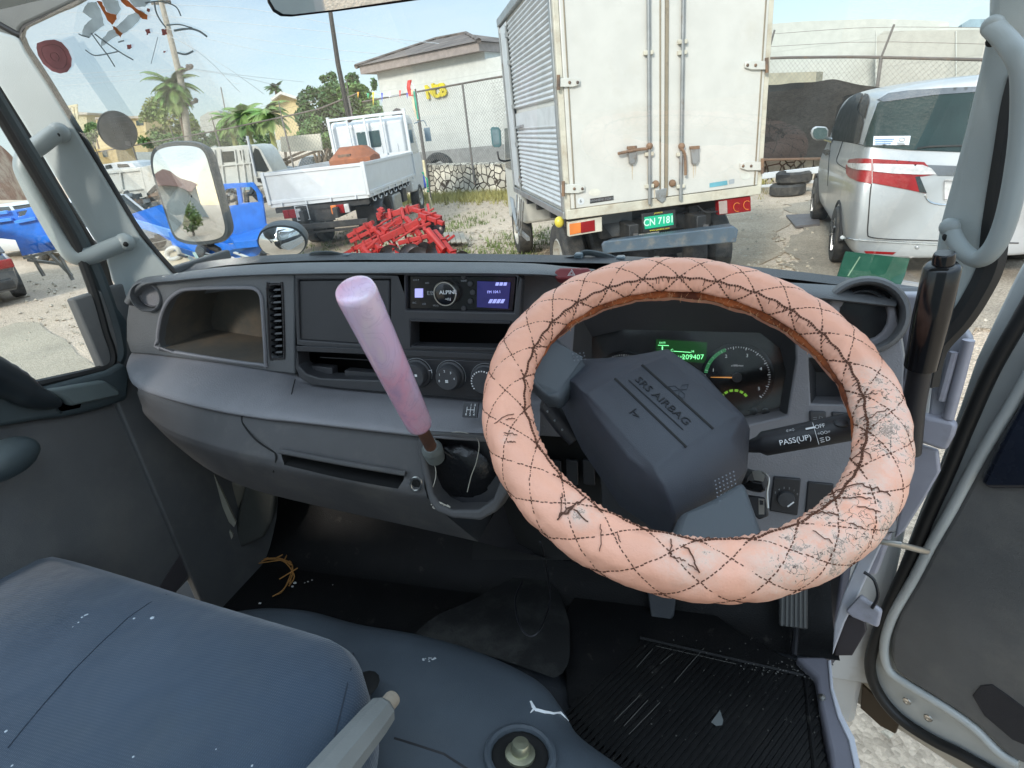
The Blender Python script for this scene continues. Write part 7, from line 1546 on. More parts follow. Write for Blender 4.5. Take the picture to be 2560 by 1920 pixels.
for x, y in ((520, 496), (650, 476)): wheel(ct, Matrix.Translation(CT.at(x, y)) @ Matrix.Rotation(R(-90), 4, 'Z'), (0, 0, 0), .38, .25, 1)
ct = thing('cream_truck', 'cream drop side truck body at the left end of the truck row', 'truck', tuple(PZ(300, 520)), group='cream trucks in the row behind the blue trailer')
CT = Plane(PY(300, 460, 15.2), (.2, -1, 0))
pt([(248, 428), (352, 418), (368, 492), (300, 508), (262, 512)], G_CREAM, 'cargo_side', 2.0); pt([(352, 418), (386, 410), (392, 480), (368, 492)], G_CREAM, 'cab', 1.4, .05)
for a, b_ in (((250, 434), (352, 424)), ((272, 480), (366, 470)), ((352, 420), (368, 490)), ((300, 428), (312, 505))): MB().bar(CT.at(*a, .03), CT.at(*b_, .03), .06, .05).build('rib', G_CREAM, ct)
pt([(252, 412), (290, 406), (330, 408), (340, 418), (252, 428)], G_WHITE, 'cab_roof', 1.4, -1.2); pt([(262, 414), (276, 411), (280, 420), (264, 423)], G_DKG, 'window', .02, -1.17); pt([(292, 410), (318, 410), (324, 417), (294, 419)], G_DKG, 'window', .02, -1.17)
for x, y in ((330, 512), (380, 496)): wheel(ct, Matrix.Translation(CT.at(x, y)) @ Matrix.Rotation(R(-90), 4, 'Z'), (0, 0, 0), .38, .25, 1)
random.seed(44); me_ = thing('machinery', 'dark tangled machine parts on the ground behind the blue trailer', 'machinery', tuple(PZ(350, 540)))
for i in range(22):
    x, y = random.uniform(305, 395), random.uniform(488, 525); a = random.uniform(-.6, 1.6); L_ = random.uniform(10, 30); MB().bar(PY(x, y, 13.4), PY(x+L_*math.cos(a), y-L_*math.sin(a), 13.2), random.uniform(.05, .16), .1).build('machine_part', random.choice((G_CHAS, G_RUST, G_STEEL)), me_)
cols = [G_SILV, G_WHITE, G_SILVD, G_SILV, G_CHAS, G_WHITE, G_SILV]
labs = ['dark suv parked nearest beside the white flatbed headboard', 'silver saloon second in the far car row', 'grey car in the middle of the far car row', 'silver car behind the white flatbed headboard', 'black car at the far right of the far car row', 'white car in the far row nearest the palms', 'pale car at the back of the far car row']
for i, (x, y) in enumerate(((-26.9, 35), (-28.0, 38), (-30.5, 42), (-25.5, 40), (-24.5, 44), (-33.5, 42), (-29, 47))):
    car('parked_car', labs[i], (x, y, 0), R(150+i*13), [G_SILVD, G_SILV, G_SILV, G_SILV, G_CHAS, G_WHITE, G_SILV][i], suv=i in (0, 4), group='cars parked in the far lot')
# junk pile by the windscreen corner
random.seed(14); jk = thing('scrap_pile', 'pile of pale scrap panels and cut steel strips below the blue trailer', 'scrap pile', tuple(PZ(450, 680)))
JPl = [[PY(395, 620, 6.6), PY(430, 625, 6.8), PY(480, 645, 6.8)], [PY(410, 670, 6.2), PY(450, 680, 6.2), PY(500, 668, 6.4)]]
MB().plate(Plane(PY(440, 650, 6.6), (.1, -1, .4)), [(398, 628), (430, 624), (478, 645), (470, 668), (440, 685), (425, 670), (405, 645)], [], .02).build('scrap_sheet', mat('scrap_cream', (.50, .44, .33), .6, dirt=(.3, .2, .12), dscale=8), jk)
for i in range(26):
    x, y = random.uniform(430, 600), random.uniform(628, 675); L_ = random.uniform(20, 60); a = R(random.uniform(15, 60)); d = random.uniform(6.2, 6.9)
    MB().bar(PY(x, y, d), PY(x+L_*math.cos(a), y+L_*math.sin(a), d-.2), random.uniform(.02, .05), .015).build('metal_strip', random.choice((mat('strip_green', (.35, .45, .38), .5), G_CREAM, G_CHAS, G_STEEL)), jk)
MB().tube(smooth_path([PY(x, y, 6.6) for x, y in ((420, 625), (440, 620), (450, 640), (430, 648), (418, 640))], 5, True), .03, 8, closed=True).build('pipe_ring', G_CREAM, jk)

# ================================================================== WALLS AND FENCES
def stone_mat():
    M = mat('rubble_stone', (.50, .46, .38), .85, var=.2, vscale=3, bump=.0); n, l, b = nodes(M); O = n.new('ShaderNodeTexCoord').outputs['Object']
    v = n.new('ShaderNodeTexVoronoi'); v.feature = 'DISTANCE_TO_EDGE'; v.inputs['Scale'].default_value = 4.2; l(O, v.inputs['Vector'])
    v2 = n.new('ShaderNodeTexVoronoi'); v2.inputs['Scale'].default_value = 4.2; l(O, v2.inputs['Vector'])
    c = n.new('ShaderNodeValToRGB'); c.color_ramp.elements[0].position = .035; c.color_ramp.elements[1].position = .075; l(v.outputs['Distance'], c.inputs[0])
    src = b.inputs['Base Color'].links[0].from_socket
    hs = n.new('ShaderNodeHueSaturation'); mr = n.new('ShaderNodeMapRange'); mr.inputs[3].default_value = .7; mr.inputs[4].default_value = 1.35
    sp = n.new('ShaderNodeSeparateColor'); l(v2.outputs['Color'], sp.inputs[0]); l(sp.outputs[0], mr.inputs[0]); l(mr.outputs[0], hs.inputs['Value']); l(src, hs.inputs['Color'])
    q = n.new('ShaderNodeMix'); q.data_type = 'RGBA'; l(c.outputs[0], q.inputs[0]); q.inputs[6].default_value = (.06, .045, .03, 1); l(hs.outputs[0], q.inputs[7]); l(q.outputs[2], b.inputs['Base Color'])
    bp = n.new('ShaderNodeBump'); bp.inputs['Distance'].default_value = .05; l(c.outputs[0], bp.inputs['Height']); l(bp.outputs[0], b.inputs['Normal']); return M
G_STONE = stone_mat()
wl_pts = [Vector((-11.5, 21.4, 0)), Vector((-9.2, 20.3, 0)), Vector((-5.6, 18.3, 0)), Vector((-2, 17.4, 0)), Vector((1.8, 16.7, 0)), Vector((3.2, 15.4, 0)), Vector((7, 13, 0)), Vector((14, 9, 0))]
wl_h = [1.0, 1.0, .92, .85, .72, .72, .7, .7]
sw_ = MB(); pr_ = []
for i, (p, h) in enumerate(zip(wl_pts, wl_h)):
    pass
ss = smooth_path([p+Vector((0, 0, h)) for p, h in zip(wl_pts, wl_h)], 8)
off = lambda i: (lambda d: Vector((-d.y, d.x, 0)).normalized()*.3)(ss[min(i+1, len(ss)-1)]-ss[max(i-1, 0)])
rr = [[Vector((p.x, p.y, -.1)), Vector((p.x, p.y, p.z+mnoise.noise(p*2)*.06)), p+off(i)+Vector((0, 0, .03)), Vector((p.x, p.y, -.1))+off(i)] for i, p in enumerate(ss)]
tag(sw_.loft(rr).build('stone_wall', G_STONE, ang=30), 'low rubble stone wall with dark mortar behind the trucks', 'wall')
def chain(nm, lab, path, z0, z1, posts, arm=True, sp=.075, r=.0045, grp=None):
    t = thing(nm, lab, 'fence', tuple(path[0]), group=grp); w = MB()
    seg = []
    for a, b in zip(path, path[1:]): seg.append((a, b, (b-a).length))
    tot = sum(s[2] for s in seg)
    def at(d, z):
        for a, b, l_ in seg:
            if d <= l_: break
            d -= l_
        k = min(1, max(0, d/l_)); p = a.lerp(b, k); return Vector((p.x, p.y, 0))+Vector((0, 0, p.z+z))
    n = int(tot/sp); H = z1-z0
    for i in range(-int(H/sp)-1, n+1):
        for s in (1, -1):
            d0 = i*sp if s == 1 else i*sp+H; d1_ = d0+s*H
            ta, tb = 0.0, 1.0
            lo, hi = (d0, d1_) if s == 1 else (d1_, d0)
            if hi <= 0 or lo >= tot: continue
            da, db = max(0, lo), min(tot, hi)
            za = z0+(da-d0)*s; zb = z0+(db-d0)*s
            a, b = at(da, za), at(db, zb); w.bar(a, b, r, r, (0, 1, 0))
    w.build('chain_link_mesh', mat('fence_wire', (.20, .20, .18), .5, metal=.5), t, False)
    MB().tube([at(tot*i/24, z1) for i in range(25)], .028, 6).build('top_rail', mat('fence_rail', (.12, .10, .085), .6, dirt=(.2, .12, .07)), t)
    for d in posts:
        b = at(d*tot, -z0*0); q = at(d*tot, z1)
        m_ = MB().tube([Vector((b.x, b.y, b.z-.5)), q], .035, 8)
        if arm: m_.tube([q, q+Vector((.12, -.12, .55))], .022, 6)
        m_.build('post', mat('post_grey', (.15, .14, .13), .6, dirt=(.22, .15, .1)), t)
    if arm:
        for k in (.25, .5): MB().tube([at(tot*i/12, z1+k)+Vector((.1*k, -.1*k, -.02*math.sin(i*1.0))) for i in range(13)], .004, 4).build('barbed_wire', mat('barb_wire', (.15, .12, .1), .6), t)
    return t
F1 = [Vector((-11.5, 21.2, .85)), Vector((-9.2, 20.15, .85)), Vector((-5.6, 18.15, .82)), Vector((-2, 17.2, .8))]
chain('chain_link_fence', 'chain link fence on the stone wall in front of the hip roofed building', F1, 0, 2.45, (.28, .52, .9), arm=False, sp=.11)
def zfor(x, y, py):
    lo, hi = -2., 6.
    for _ in range(40):
        m_ = (lo+hi)/2; v = Vector((x, y, m_))-CAM; yy_ = 960-F*v.dot(UV)/v.dot(DV)
        if yy_ > py: lo = m_
        else: hi = m_
    return (lo+hi)/2
F2 = [Vector((x, y, zfor(x, y, py)-2.0)) for x, y, py in ((0, 17.0, 160), (1.9, 16.5, 144), (3.3, 15.3, 142), (5.2, 13.8, 150), (9, 11.5, 170))]
chain('chain_link_fence', 'chain link fence with barbed wire on the wall behind the minivan', F2, 0, 2.0, (.16, .40, .72), sp=.11)
F3 = [Vector((-32, 27, .2)), Vector((-19, 22.5, .3)), Vector((-13.4, 21.2, .5)), Vector((-11.6, 21.2, .85))]
chain('chain_link_fence', 'far chain link fence running left in front of the palms', F3, 0, 2.75, (.05, .25, .45, .62, .82, .98), sp=.16)
sc1 = thing('shade_cloth', 'sagging dark brown shade cloth hung on the fence beside the box truck', 'shade cloth', (1.5, 16.4, .7))
CLP = Plane((1.9, 16.0, 1.6), (-.60, -.80, 0))
M_CL = mat('shade_cloth', (.022, .022, .021), .9, var=.25, vscale=1.6, dirt=(.032, .031, .029), dscale=1.5, stretch=(1, 1, 3), bump=.4, bscale=8)
tp = [(1888, 212), (1940, 212), (1985, 207), (2035, 205), (2080, 198), (2110, 203), (2150, 212), (2200, 218)]; bt_ = [(1880, 398), (1930, 398), (1980, 396), (2030, 394), (2070, 392), (2110, 392), (2150, 395), (2200, 395)]
g_ = []
for k in range(7):
    f = k/6; g_.append([CLP.at(a[0]+(b[0]-a[0])*f, a[1]+(b[1]-a[1])*f, .04+.05*math.sin(i*1.7+k*.8)*math.sin(math.pi*f)) for i, (a, b) in enumerate(zip(tp, bt_))])
MB().grid(g_, 4).build('cloth_sheet', M_CL, sc1)
MB().tube([CLP.at(1880, 400, .06), CLP.at(2200, 394, .06)], .03, 6).build('bottom_rail', mat('rusty_rail', (.14, .09, .06), .7), sc1)

# ================================================================== BUILDINGS
def blockwall(nm, c, sc=1.0):
    M = mat(nm, c, .85, var=.05, dirt=tuple(k*.82 for k in c), dscale=.7, dmin=.5, dmax=.75); n, l, b = nodes(M); O = n.new('ShaderNodeTexCoord').outputs['Object']
    s = n.new('ShaderNodeSeparateXYZ'); l(O, s.inputs[0]); m1 = n.new('ShaderNodeMath'); m1.operation = 'FRACT'; m2 = n.new('ShaderNodeMath'); m2.operation = 'MULTIPLY'; m2.inputs[1].default_value = 1.6*sc
    l(s.outputs[2], m2.inputs[0]); l(m2.outputs[0], m1.inputs[0]); g = n.new('ShaderNodeMath'); g.operation = 'LESS_THAN'; g.inputs[1].default_value = .035; l(m1.outputs[0], g.inputs[0])
    src = b.inputs['Base Color'].links[0].from_socket; q = n.new('ShaderNodeMix'); q.data_type = 'RGBA'; l(g.outputs[0], q.inputs[0]); l(src, q.inputs[6]); q.inputs[7].default_value = (*[k*.88 for k in c], 1); l(q.outputs[2], b.inputs['Base Color']); return M
G_BANKW = blockwall('bank_render', (.53, .54, .51)); G_BASEG = mat('grey_base', (.27, .27, .26), .8)
def tile_mat():
    M = mat('brown_shingle', (.125, .10, .085), .9, var=.3, vscale=2.2, dirt=(.085, .07, .06), dscale=1.2, stretch=(1, .25, .25)); n, l, b = nodes(M)
    w_ = n.new('ShaderNodeTexWave'); w_.bands_direction = 'Z'; w_.inputs['Scale'].default_value = 1.6; l(n.new('ShaderNodeTexCoord').outputs['Object'], w_.inputs[0])
    bp = n.new('ShaderNodeBump'); bp.inputs['Distance'].default_value = .06; bp.inputs['Strength'].default_value = .8; l(w_.outputs[1], bp.inputs['Height']); l(bp.outputs[0], b.inputs['Normal']); return M
G_TILE = tile_mat()
bk = thing('bank_building', 'pale bank building with brown hip roof and yellow lettering behind the fence', 'building', (-10, 24, 0))
WL, WR = PY(945, 200, 24), PY(1214, 160, 22.5)
dx = (WR-WL); dx.z = 0; nb = Vector((-dx.y, dx.x, 0)).normalized()
zt = 4.55; dep = 9
def wbox(a, b, dpt, z0, z1): 
    a = Vector((a.x, a.y, 0)); b = Vector((b.x, b.y, 0)); return [[p+Vector((0, 0, z)) for p in (a, b, b+nb*dpt, a+nb*dpt)] for z in (z0, z1)]
u_ = dx.normalized(); WR2 = WL+u_*10.5
MB().loft(wbox(WL, WR, dep, -.2, zt)).loft(wbox(WR, WR2, dep, -.2, zt-.35)).build('wall', G_BANKW, bk)
MB().loft(wbox(WL-u_*.02-nb*.03, WR2, dep, -.2, 1.35)).build('base_band', G_BASEG, bk)
e = .45; a, b = WL-u_*e-nb*e, WR+u_*.1-nb*e; c_, d_ = b+nb*(dep+e), a+nb*(dep+e)
M_FAS = mat('eave_fascia', (.26, .22, .20), .7)
sl = lambda p, z: Vector((p.x, p.y, z))
MB().loft([[sl(p, zt-.12) for p in (a, b, c_, d_)], [sl(p, zt+.16) for p in (a, b, c_, d_)]]).build('eave', M_FAS, bk)
r1_, r2_ = PY(1090, 98, 28.0), PY(1166, 84, 26.8)
A_4, B_4, C_4, D_4 = (sl(p, zt+.17) for p in (a-u_*.1-nb*.1, b+u_*.1-nb*.1, c_+u_*.1+nb*.1, d_-u_*.1+nb*.1))
MB().add([A_4, B_4, C_4, D_4, r1_, r2_], [(0, 1, 5, 4), (1, 2, 5), (2, 3, 4, 5), (3, 0, 4), (3, 2, 1, 0)]).build('roof', G_TILE, bk, False)
w = MB()
for p, q in ((A_4, r1_), (B_4, r2_), (r1_, r2_)): w.tube([p, q], .09, 6)
w.build('ridge_cap', G_TILE, bk)
BKP = Plane(WL, -nb)
sn = MB().text('N', .62, BKP.mat(BKP.at(1077, 230, .08), R(4)), .04, sx=1.0, bold=.03).text('CB', .58, BKP.mat(BKP.at(1098, 228, .08), R(4)), .04, sx=.9, bold=.03)
sn.build('sign_lettering', mat('sign_yellow', (.62, .50, .02), .45), bk, False)
w = MB(); MB().plate(BKP, [(980, 290), (982, 276), (990, 270), (999, 272), (1005, 282), (1006, 300), (1000, 330), (982, 330)], [], .02, off=.02).build('arched_window', mat('arch_dark', (.06, .05, .06), .5), bk)
# right hand building
rbd = thing('warehouse_building', 'long pale concrete block building beyond the fence behind the minivan', 'building', (4, 20, 0))
G_RBW = blockwall('pale_block', (.47, .48, .44), .8); G_RB2 = blockwall('cream_block', (.41, .405, .36), .8)
RB = Plane((4, 21, 2), (-.25, -1, 0))
topR = [(1860, 70), (1924, 60), (2010, 53), (2100, 50), (2185, 47), (2280, 49), (2372, 54), (2374, 68), (2700, 70)]
MB().plate(RB, topR+[(2750, 420), (1850, 430)], [], 5).build('rear_wall', G_RBW, rbd)
RB3 = Plane((5, 19.6, 2), (-.35, -1, 0))
MB().plate(RB3, [(2190, 150), (2192, 92), (2210, 78), (2300, 76), (2400, 75), (2700, 70), (2750, 400), (2190, 400)], [], 1.2).build('front_wall', G_RB2, rbd)
MB().plate(RB, [(2405, 60), (2425, 48), (2600, 46), (2600, 80), (2405, 80)], [], 2, off=-1).build('roof_unit', mat('blue_grey_unit', (.22, .30, .34), .6), rbd)
MB().plate(RB3, [(1850, 185), (2041, 179), (2039, 212), (1850, 216)], [], 1.0, off=.5).build('awning', mat('olive_awning', (.33, .31, .23), .8), rbd)
w = MB()
for x in (2190, 2390): w.bar(RB3.at(x, 78, .02), RB3.at(x, 300, .02), .04, .03)
w.build('downpipe', G_RBW, rbd)
# far left buildings
def house(nm, lab, px, Y, depth, M, zb=-1, roofM=None, wins=(), grp=None):
    pl_ = Plane(PY(px[0][0], px[0][1], Y), (.45, -1, 0)); t = thing(nm, lab, 'building', tuple(pl_.p), group=grp)
    MB().plate(pl_, px, [], depth).build('wall', M, t)
    if roofM:
        tops = sorted(px, key=lambda p: p[1])[:2]; tops.sort()
        q = [tops[0], tops[1]]; MB().plate(pl_, [(q[0][0]-3, q[0][1]-3), (q[1][0]+3, q[1][1]-3), (q[1][0]+3, q[1][1]+3), (q[0][0]-3, q[0][1]+3)], [], depth+.6, off=.4).build('roof', roofM, t)
    for wx in wins:
        f = MB().plate(pl_, wx, [], .1, off=.08).build('window', G_TGL, t)
    return t
M_YEL = mat('yellow_render', (.62, .50, .27), .8, var=.05); M_YEL2 = mat('pale_yellow_render', (.60, .54, .36), .8); M_RED_R = mat('pale_roof', (.45, .40, .33), .8)
hy = house('yellow_house', 'tall yellow gabled house behind the palms left of the light pole', [(682, 246), (700, 232), (742, 246), (748, 262), (750, 345), (690, 350), (683, 300)], 45, 6, M_YEL)
MB().plate(Plane(PY(700, 228, 44.6), (.45, -1, 0)), [(676, 246), (701, 228), (748, 244), (747, 250), (701, 235), (678, 252)], [], 7).build('roof', mat('white_roof_edge', (.6, .58, .54), .7), hy)
house('yellow_building', 'long low yellow building left of the palms', [(240, 296), (362, 292), (370, 380), (240, 380)], 58, 8, M_YEL, roofM=M_RED_R, wins=([(340, 302), (358, 301), (358, 313), (341, 314)],))
house('yellow_building', 'yellow flat roofed building at the left with a gantry frame on top', [(165, 300), (178, 282), (215, 284), (222, 340), (225, 400), (160, 400)], 62, 8, M_YEL2, roofM=M_RED_R)
house('yellow_shed', 'small ochre yard shed below the round grey sticker', [(225, 375), (288, 368), (298, 410), (235, 415)], 34, 3, mat('ochre_render', (.52, .38, .16), .8), wins=([(255, 376), (266, 375), (268, 392), (258, 393)],))
w = MB(); GT_ = Plane(PY(180, 270, 60), (.45, -1, 0))
for a, b_ in (((173, 270), (176, 300)), ((190, 267), (194, 298)), ((166, 268), (194, 263)), ((182, 265), (186, 298))): w.bar(GT_.at(*a), GT_.at(*b_), .25, .25)
tag(w.build('roof_gantry', M_YEL2), 'square frame gantry standing on the left yellow building', 'gantry')
house('white_wall', 'low white boundary wall between the palms and the flatbed headboard', [(700, 342), (800, 334), (806, 376), (704, 380)], 30, .3, blockwall('white_blocks', (.60, .57, .48)))
house('grey_shed', 'small grey roofed shed between the two palm groups', [(500, 292), (520, 280), (545, 276), (556, 292), (556, 330), (500, 330)], 50, 5, mat('shed_grey', (.42, .42, .38), .8))
# earth bank at far left
eb = MB().grid([[PY(x, y, Y) for x, y, Y in ((-200, 300, 16), (-60, 330, 16), (30, 390, 17), (70, 470, 18))], [PY(x, y, Y) for x, y, Y in ((-200, 500, 13), (-60, 500, 13.5), (30, 500, 15), (75, 500, 17))]], 8)
tag(eb.build('earth_bank', mat('red_earth', (.26, .14, .09), .95, dirt=(.40, .30, .22), dscale=1.5, dmin=.45, dmax=.6, bump=.8, bscale=6)), kind='structure')

# ================================================================== POLES AND WIRES
lpz = thing('lamp_pole', 'tall slim black pole rising behind the white flatbed', 'pole', (-8.6, 15, 0))
MB().tube([Vector((-8.62, 15.0, 0)), PY(875, 305, 15), PY(845, 160, 15), PY(820, -10, 15), PY(808, -90, 15)], [.075, .07, .06, .05, .045], 10).build('pole_shaft', mat('pole_black', (.02, .018, .016), .5), lpz)
up = thing('utility_pole', 'leaning grey wooden utility pole with dark crossarms above the palm', 'utility pole', (-27.8, 30, 0))
P30 = lambda x, y, Y=30: PY(x, y, Y)
MB().tube([P30(478, 420), P30(470, 340), P30(452, 200), P30(425, 90), P30(402, 0), P30(388, -60)], [.2, .19, .17, .15, .13, .12], 10).build('pole_shaft', mat('pole_grey_wood', (.34, .31, .26), .85, bump=.4, bscale=30), up)
for a, b_ in (((452, 178), (478, 169)), ((466, 262), (492, 253)), ((380, 8), (425, 4))):
    MB().bar(P30(*a), P30(*b_), .14, .14).build('crossarm', mat('crossarm_dark', (.05, .045, .04), .7), up)
w = MB()
for x, y in ((478, 165), (470, 166), (490, 250), (455, 172)): w.sphere(P30(x, y), .12, 8, 6)
w.build('insulator', mat('insulator_dark', (.06, .05, .05), .4), up)
wr = [((0, 30, 30), (402, 40, 30), (1300, 130, 24)), ((402, 60, 30), (800, 120, 27), (1300, 160, 24)), ((402, 68, 30), (700, 135, 28), (1060, 165, 26)), ((100, 90, 40), (402, 85, 30), (600, 230, 34)), ((120, 190, 40), (452, 175, 30), (700, 215, 36)), ((130, 195, 42), (300, 190, 36), (478, 172, 30)), ((150, 215, 42), (340, 198, 36), (470, 182, 30)), ((478, 172, 30), (620, 190, 34), (760, 205, 40)), ((425, 90, 30), (560, 165, 30), (660, 235, 32)), ((412, 60, 30), (560, 190, 30), (600, 210, 30)), ((60, 15, 30), (600, 20, 30), (1060, 120, 30))]
wl_ = ['topmost pair', 'broad upper span', 'second upper span', 'long left span from the pole top', 'low span under the far crossarm', 'slack line left of the pole', 'lowest slack line left of the pole', 'line toward the dark trees', 'steep line down to the yellow house', 'steep line down to the palms', 'high line along the top edge']
for k, (a, b_, c) in enumerate(wr):
    a, b_, c = [PY(*q) for q in (a, b_, c)]; q = smooth_path([a, b_, c], 12)
    tag(MB().tube(q, .011, 4).build('overhead_wire', mat('wire_grey', (.42, .45, .47), .6)), 'thin overhead wire of the leaning utility pole, the '+wl_[k], 'wire', 'overhead wires of the utility pole')
tp_ = thing('thin_mast', 'thin grey mast above the roofs between the two palm groups', 'mast', tuple(PY(490, 300, 40)))
MB().tube([PY(551/1.0+11, 270, 40), PY(552, 218, 40)], .05, 6).build('mast_shaft', G_STEEL, tp_)
# bunting on the fence corner
bn = thing('bunting', 'string of red, yellow, green and blue pennants and ribbons on the fence', 'bunting', tuple(PY(1035, 210, 13)))
st_ = smooth_path([PY(925, 228, 16), PY(960, 240, 15.5), PY(1000, 236, 15), PY(1024, 204, 15), PY(1042, 232, 14.6)], 6)
MB().tube(st_, .008, 5).build('string', G_WHITE, bn)
def flag(x, y, c, nm, l_=14, w_=5): 
    m_ = mat('pennant_'+nm, c, .6); MB().loft([[PY(x-w_/2, y, 14.6), PY(x+w_/2, y, 14.6), PY(x, y+l_, 14.5)], [PY(x-w_/2, y, 14.62), PY(x+w_/2, y, 14.62), PY(x, y+l_, 14.52)]]).build('pennant', m_, bn, False)
for x, y, c, nm, l_ in ((933, 230, (.7, .5, .03), 'yellow', 36), (920, 233, (.05, .35, .15), 'green', 14), (955, 232, (.05, .08, .4), 'blue', 26), (974, 230, (.7, .7, .7), 'white', 16), (1000, 226, (.55, .05, .04), 'red', 20), (1018, 232, (.1, .1, .35), 'blue', 16), (895, 230, (.65, .3, .03), 'orange', 16)): flag(x, y, c, nm, l_)
def ribbon(pts, c, nm, wd=.06):
    q = smooth_path([PY(x, y, 13.8) for x, y in pts], 5); m_ = MB()
    m_.grid([[p+Vector((-wd/2, 0, 0)) for p in q], [p+Vector((wd/2, .02*math.sin(i), 0)) for i, p in enumerate(q)]], 1, lin=True)
    o = m_.build('ribbon', mat('ribbon_'+nm, c, .6), bn); s = o.modifiers.new('t', 'SOLIDIFY'); s.thickness = .004
ribbon([(1024, 200), (1022, 220), (1028, 240)], (.6, .05, .04), 'red', .1); ribbon([(1036, 228), (1040, 260), (1046, 300), (1040, 285)], (.04, .32, .22), 'green'); ribbon([(1030, 225), (1036, 270), (1045, 300)], (.6, .5, .35), 'cream')
ribbon([(1058, 400), (1064, 440), (1074, 490), (1080, 530)], (.62, .55, .35), 'cream'); ribbon([(1056, 430), (1068, 450), (1070, 480)], (.03, .3, .18), 'green'); ribbon([(1060, 438), (1064, 470)], (.04, .08, .4), 'blue')
MB().tube([PY(1038, 222, 13.8), PY(1064, 400, 13.8), PY(1078, 500, 13.8)], .02, 6).build('stake', mat('stake_dark', (.10, .09, .08), .6), bn)

# ================================================================== TREES
def leafmat(nm, a, b_): return mat(nm, a, .6, var=.35, vscale=1.1, dirt=b_, dscale=.9, dmin=.42, dmax=.6)
L_DK = leafmat('leaf_dark', (.050, .115, .035), (.10, .17, .045)); L_MD = leafmat('leaf_mid', (.085, .19, .045), (.15, .23, .06)); L_YL = leafmat('leaf_olive', (.15, .22, .045), (.24, .25, .07)); L_PA = leafmat('palm_leaf', (.11, .22, .045), (.20, .27, .07)); L_PA2 = leafmat('palm_leaf_pale', (.15, .30, .06), (.25, .33, .10)); L_BK = mat('bark', (.16, .12, .085), .9)
L_TR = mat('palm_trunk_green', (.30, .32, .10), .7)
def tree(lab, px, Y, ctrs, M, n=900, ls=.28, grp='trees beyond the yard', nm='tree'):
    """ctrs: pixel-space blobs (x, y, rx, ry) turned into ellipsoids at depth Y"""
    base = PY(px[0], px[1], Y); g0 = Vector((base.x, base.y, 0)); t = thing(nm, lab, 'tree', tuple(g0), group=grp); w = MB(); tr_ = MB()
    n = int(n*2.4); ls *= .62; cz = [PY(x, y, Y) for x, y, _, _ in ctrs]; tot = sum(rx*ry for _, _, rx, ry in ctrs)
    for (x, y, rx, ry), c in zip(ctrs, cz):
        s = (c-CAM).dot(DV)/F; rX, rZ = rx*s, ry*s
        for k in range(int(n*rx*ry/tot)):
            v = Vector((random.gauss(0, 1), random.gauss(0, 1), random.gauss(0, 1))).normalized()*random.uniform(.35, 1.08)**.6
            p = c+Vector((v.x*rX, v.y*min(rX, rZ), v.z*rZ))
            if mnoise.noise(p*1.1/(ls*1.6)*.3) < -.16: continue
            a = Vector((random.gauss(0, 1), random.gauss(0, 1), random.gauss(0, .7))).normalized(); b2 = a.cross(Vector((random.gauss(0, 1), random.gauss(0, 1), random.gauss(0, 1)))).normalized(); q = ls*random.uniform(.5, 1.2)
            w.add([p-a*q*.5, p+b2*q*.3, p+a*q*.5, p-b2*q*.3], [(0, 1, 2, 3)])
        tr_.tube(smooth_path([g0+Vector((0, 0, .2)), g0.lerp(c, .5)+Vector((0, 0, .3)), c], 4), [.16*max(.2, 1-i*.11) for i in range(9)], 6)
    w.build('crown', M, t, False, fix=False); tr_.build('trunk', L_BK, t); return t
random.seed(41)
tree('broad dark green tree left of the light pole', (800, 320), 38, [(790, 260, 45, 40), (830, 250, 45, 45), (860, 290, 50, 45), (800, 310, 45, 30), (770, 300, 30, 35)], L_DK, 3200, .55)
tree('olive green tree just right of the light pole', (890, 320), 36, [(890, 250, 40, 38), (920, 280, 35, 40), (900, 310, 45, 30), (870, 235, 28, 22)], L_MD, 2400, .5)
tree('tall wispy tree with tufted tops behind the light pole', (835, 260), 40, [(828, 196, 14, 16), (808, 198, 9, 9), (880, 198, 18, 14), (935, 210, 8, 14), (835, 225, 16, 14), (885, 222, 22, 14)], L_DK, 700, .4)
tree('rounded yellow green tree below the left palm', (400, 350), 34, [(400, 280, 40, 35), (385, 310, 32, 32), (440, 300, 42, 38), (470, 320, 30, 25)], L_YL, 2300, .42)
tree('low shrubby tree beside the left yellow building', (230, 350), 40, [(235, 325, 26, 18), (215, 345, 30, 16)], L_MD, 700, .4)
tree('long dark hedge along the far fence', (560, 355), 32, [(380, 350, 40, 18), (430, 355, 50, 20), (500, 350, 50, 20), (560, 340, 40, 25), (620, 345, 40, 26), (660, 340, 30, 24), (830, 350, 60, 18), (890, 345, 50, 18)], L_MD, 4200, .38, nm='hedge')
tree('green bushes right of the yellow house', (780, 330), 36, [(790, 320, 36, 28), (770, 345, 36, 22), (835, 335, 40, 24)], L_MD, 1800, .4)
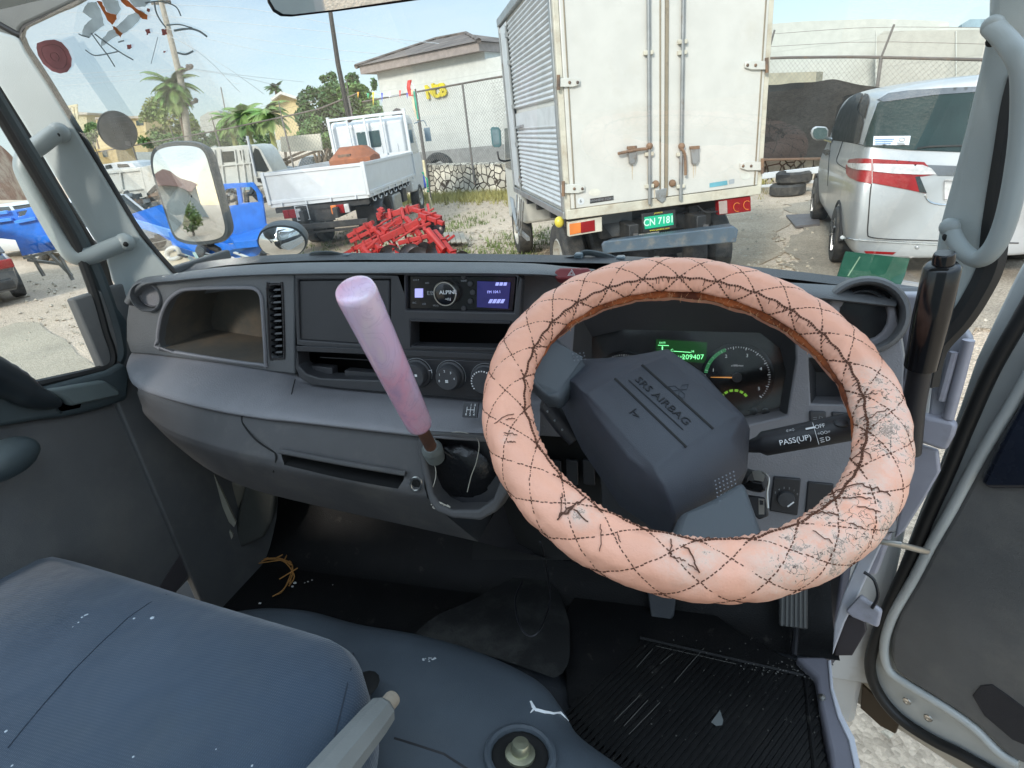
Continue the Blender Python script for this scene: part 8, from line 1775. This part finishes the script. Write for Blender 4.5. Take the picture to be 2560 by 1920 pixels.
def palm(lab, base, Y, crown, cr, nf, M, tm, droop=.9, lw=.35, tr=.14, grp='palms beyond the fence', shag=0):
    B0 = PY(*base, Y); c = PY(*crown, Y); s = (c-CAM).dot(DV)/F; L_ = cr*s; g0 = Vector((B0.x, B0.y, 0)); t = thing('palm_tree', lab, 'palm', tuple(g0), group=grp)
    MB().tube(smooth_path([g0, g0.lerp(c, .5)+Vector((.15, 0, 0)), c], 5), [tr*(1.2-.045*i) for i in range(11)], 8).build('trunk', tm, t)
    w = MB()
    for i in range(nf):
        az = 6.283*i/nf+random.uniform(-.2, .2); el = random.uniform(-.3, 1.2) if not shag else random.uniform(-1.3, 1.2); d = Vector((math.cos(az)*math.cos(el), math.sin(az)*math.cos(el), math.sin(el))); p = c.copy(); n = 12; prev = p.copy(); l0 = L_*random.uniform(.8, 1.1)
        for k in range(n):
            d = (d+Vector((0, 0, -droop*1.6/n))).normalized(); q = p+d*l0/n; sd = d.cross(Vector((0, 0, 1))).normalized()
            w.bar(p, q, .03, .03)
            for sgn in (-1, 1):
                for j in range(5):
                    o_ = p.lerp(q, j/5); ll = lw*l0*math.sin(math.pi*min(.97, (k+j/5+.8)/n))*random.uniform(.8, 1.1); tip = o_+(sd*sgn*.75+d*.5+Vector((0, 0, -.35))).normalized()*ll; hw_ = d*.028*max(1, l0/2)
                    w.add([o_-hw_, o_+hw_, tip], [(0, 1, 2)])
            p = q
    w.build('crown', M, t, False, fix=False); return t
palm('tall shaggy palm beside the leaning utility pole', (445, 340), 30, (432, 215), 74, 60, L_PA, L_BK, 1.1, .3, shag=1)
palm('pale feather palm nearest the yellow house', (670, 370), 27, (668, 285), 72, 32, L_PA2, L_TR, 1.1, .32)
palm('pale feather palm left of its pair', (620, 370), 27.5, (610, 292), 68, 32, L_PA2, L_TR, 1.1, .32)
palm('small feather palm at the left of the palm group', (575, 370), 28.5, (572, 300), 56, 28, L_PA2, L_TR, 1.1, .32)
palm('distant dark palm above the yellow house roof', (688, 300), 60, (688, 222), 28, 20, L_DK, L_BK, .9, .4)
palm('young palm in front of the hedge below the dark trees', (905, 350), 34, (905, 290), 40, 18, L_PA, L_TR, 1.1, .3)
# things behind the viewer that the mirrors show
mb_ = thing('roadside_building', 'low building with a reddish hip roof seen only in the side mirror', 'building', (-15, -33, 0), R(20))
Q = MXf((-15, -33, 0), R(20))
MB().box((0, 0, 1.5), (7, 6, 3), Q).build('wall', G_BANKW, mb_); MB().loft([[Q @ Vector((x, y, 3)) for x, y in ((-4, -3.5), (4, -3.5), (4, 3.5), (-4, 3.5))], [Q @ Vector((x, y, 4.9)) for x, y in ((-1, -.2), (1, -.2), (1, .2), (-1, .2))]]).build('roof', mat('reddish_roof', (.28, .14, .10), .8), mb_, False)
random.seed(3)
t = thing('tree', 'yellow green shrub seen only in the side mirror', 'tree', (-6.9, -15, 0)); w = MB()
for k in range(700):
    v = Vector((random.gauss(0, 1), random.gauss(0, 1), random.gauss(0, 1))).normalized()*random.uniform(.4, 1.1); p = Vector((-6.9, -15, 1.0))+Vector((v.x*.55, v.y*.55, v.z*.8)); a = Vector((random.gauss(0, 1), random.gauss(0, 1), random.gauss(0, 1))).normalized(); b2 = a.cross(Vector((.3, .5, .8))).normalized()
    w.add([p-a*.12, p+b2*.06, p+a*.12, p-b2*.06], [(0, 1, 2, 3)])
w.build('crown', L_YL, t, False, fix=False); MB().tube([Vector((-6.9, -15, 0)), Vector((-6.9, -15, 1.0))], .07, 8).build('trunk', L_BK, t)
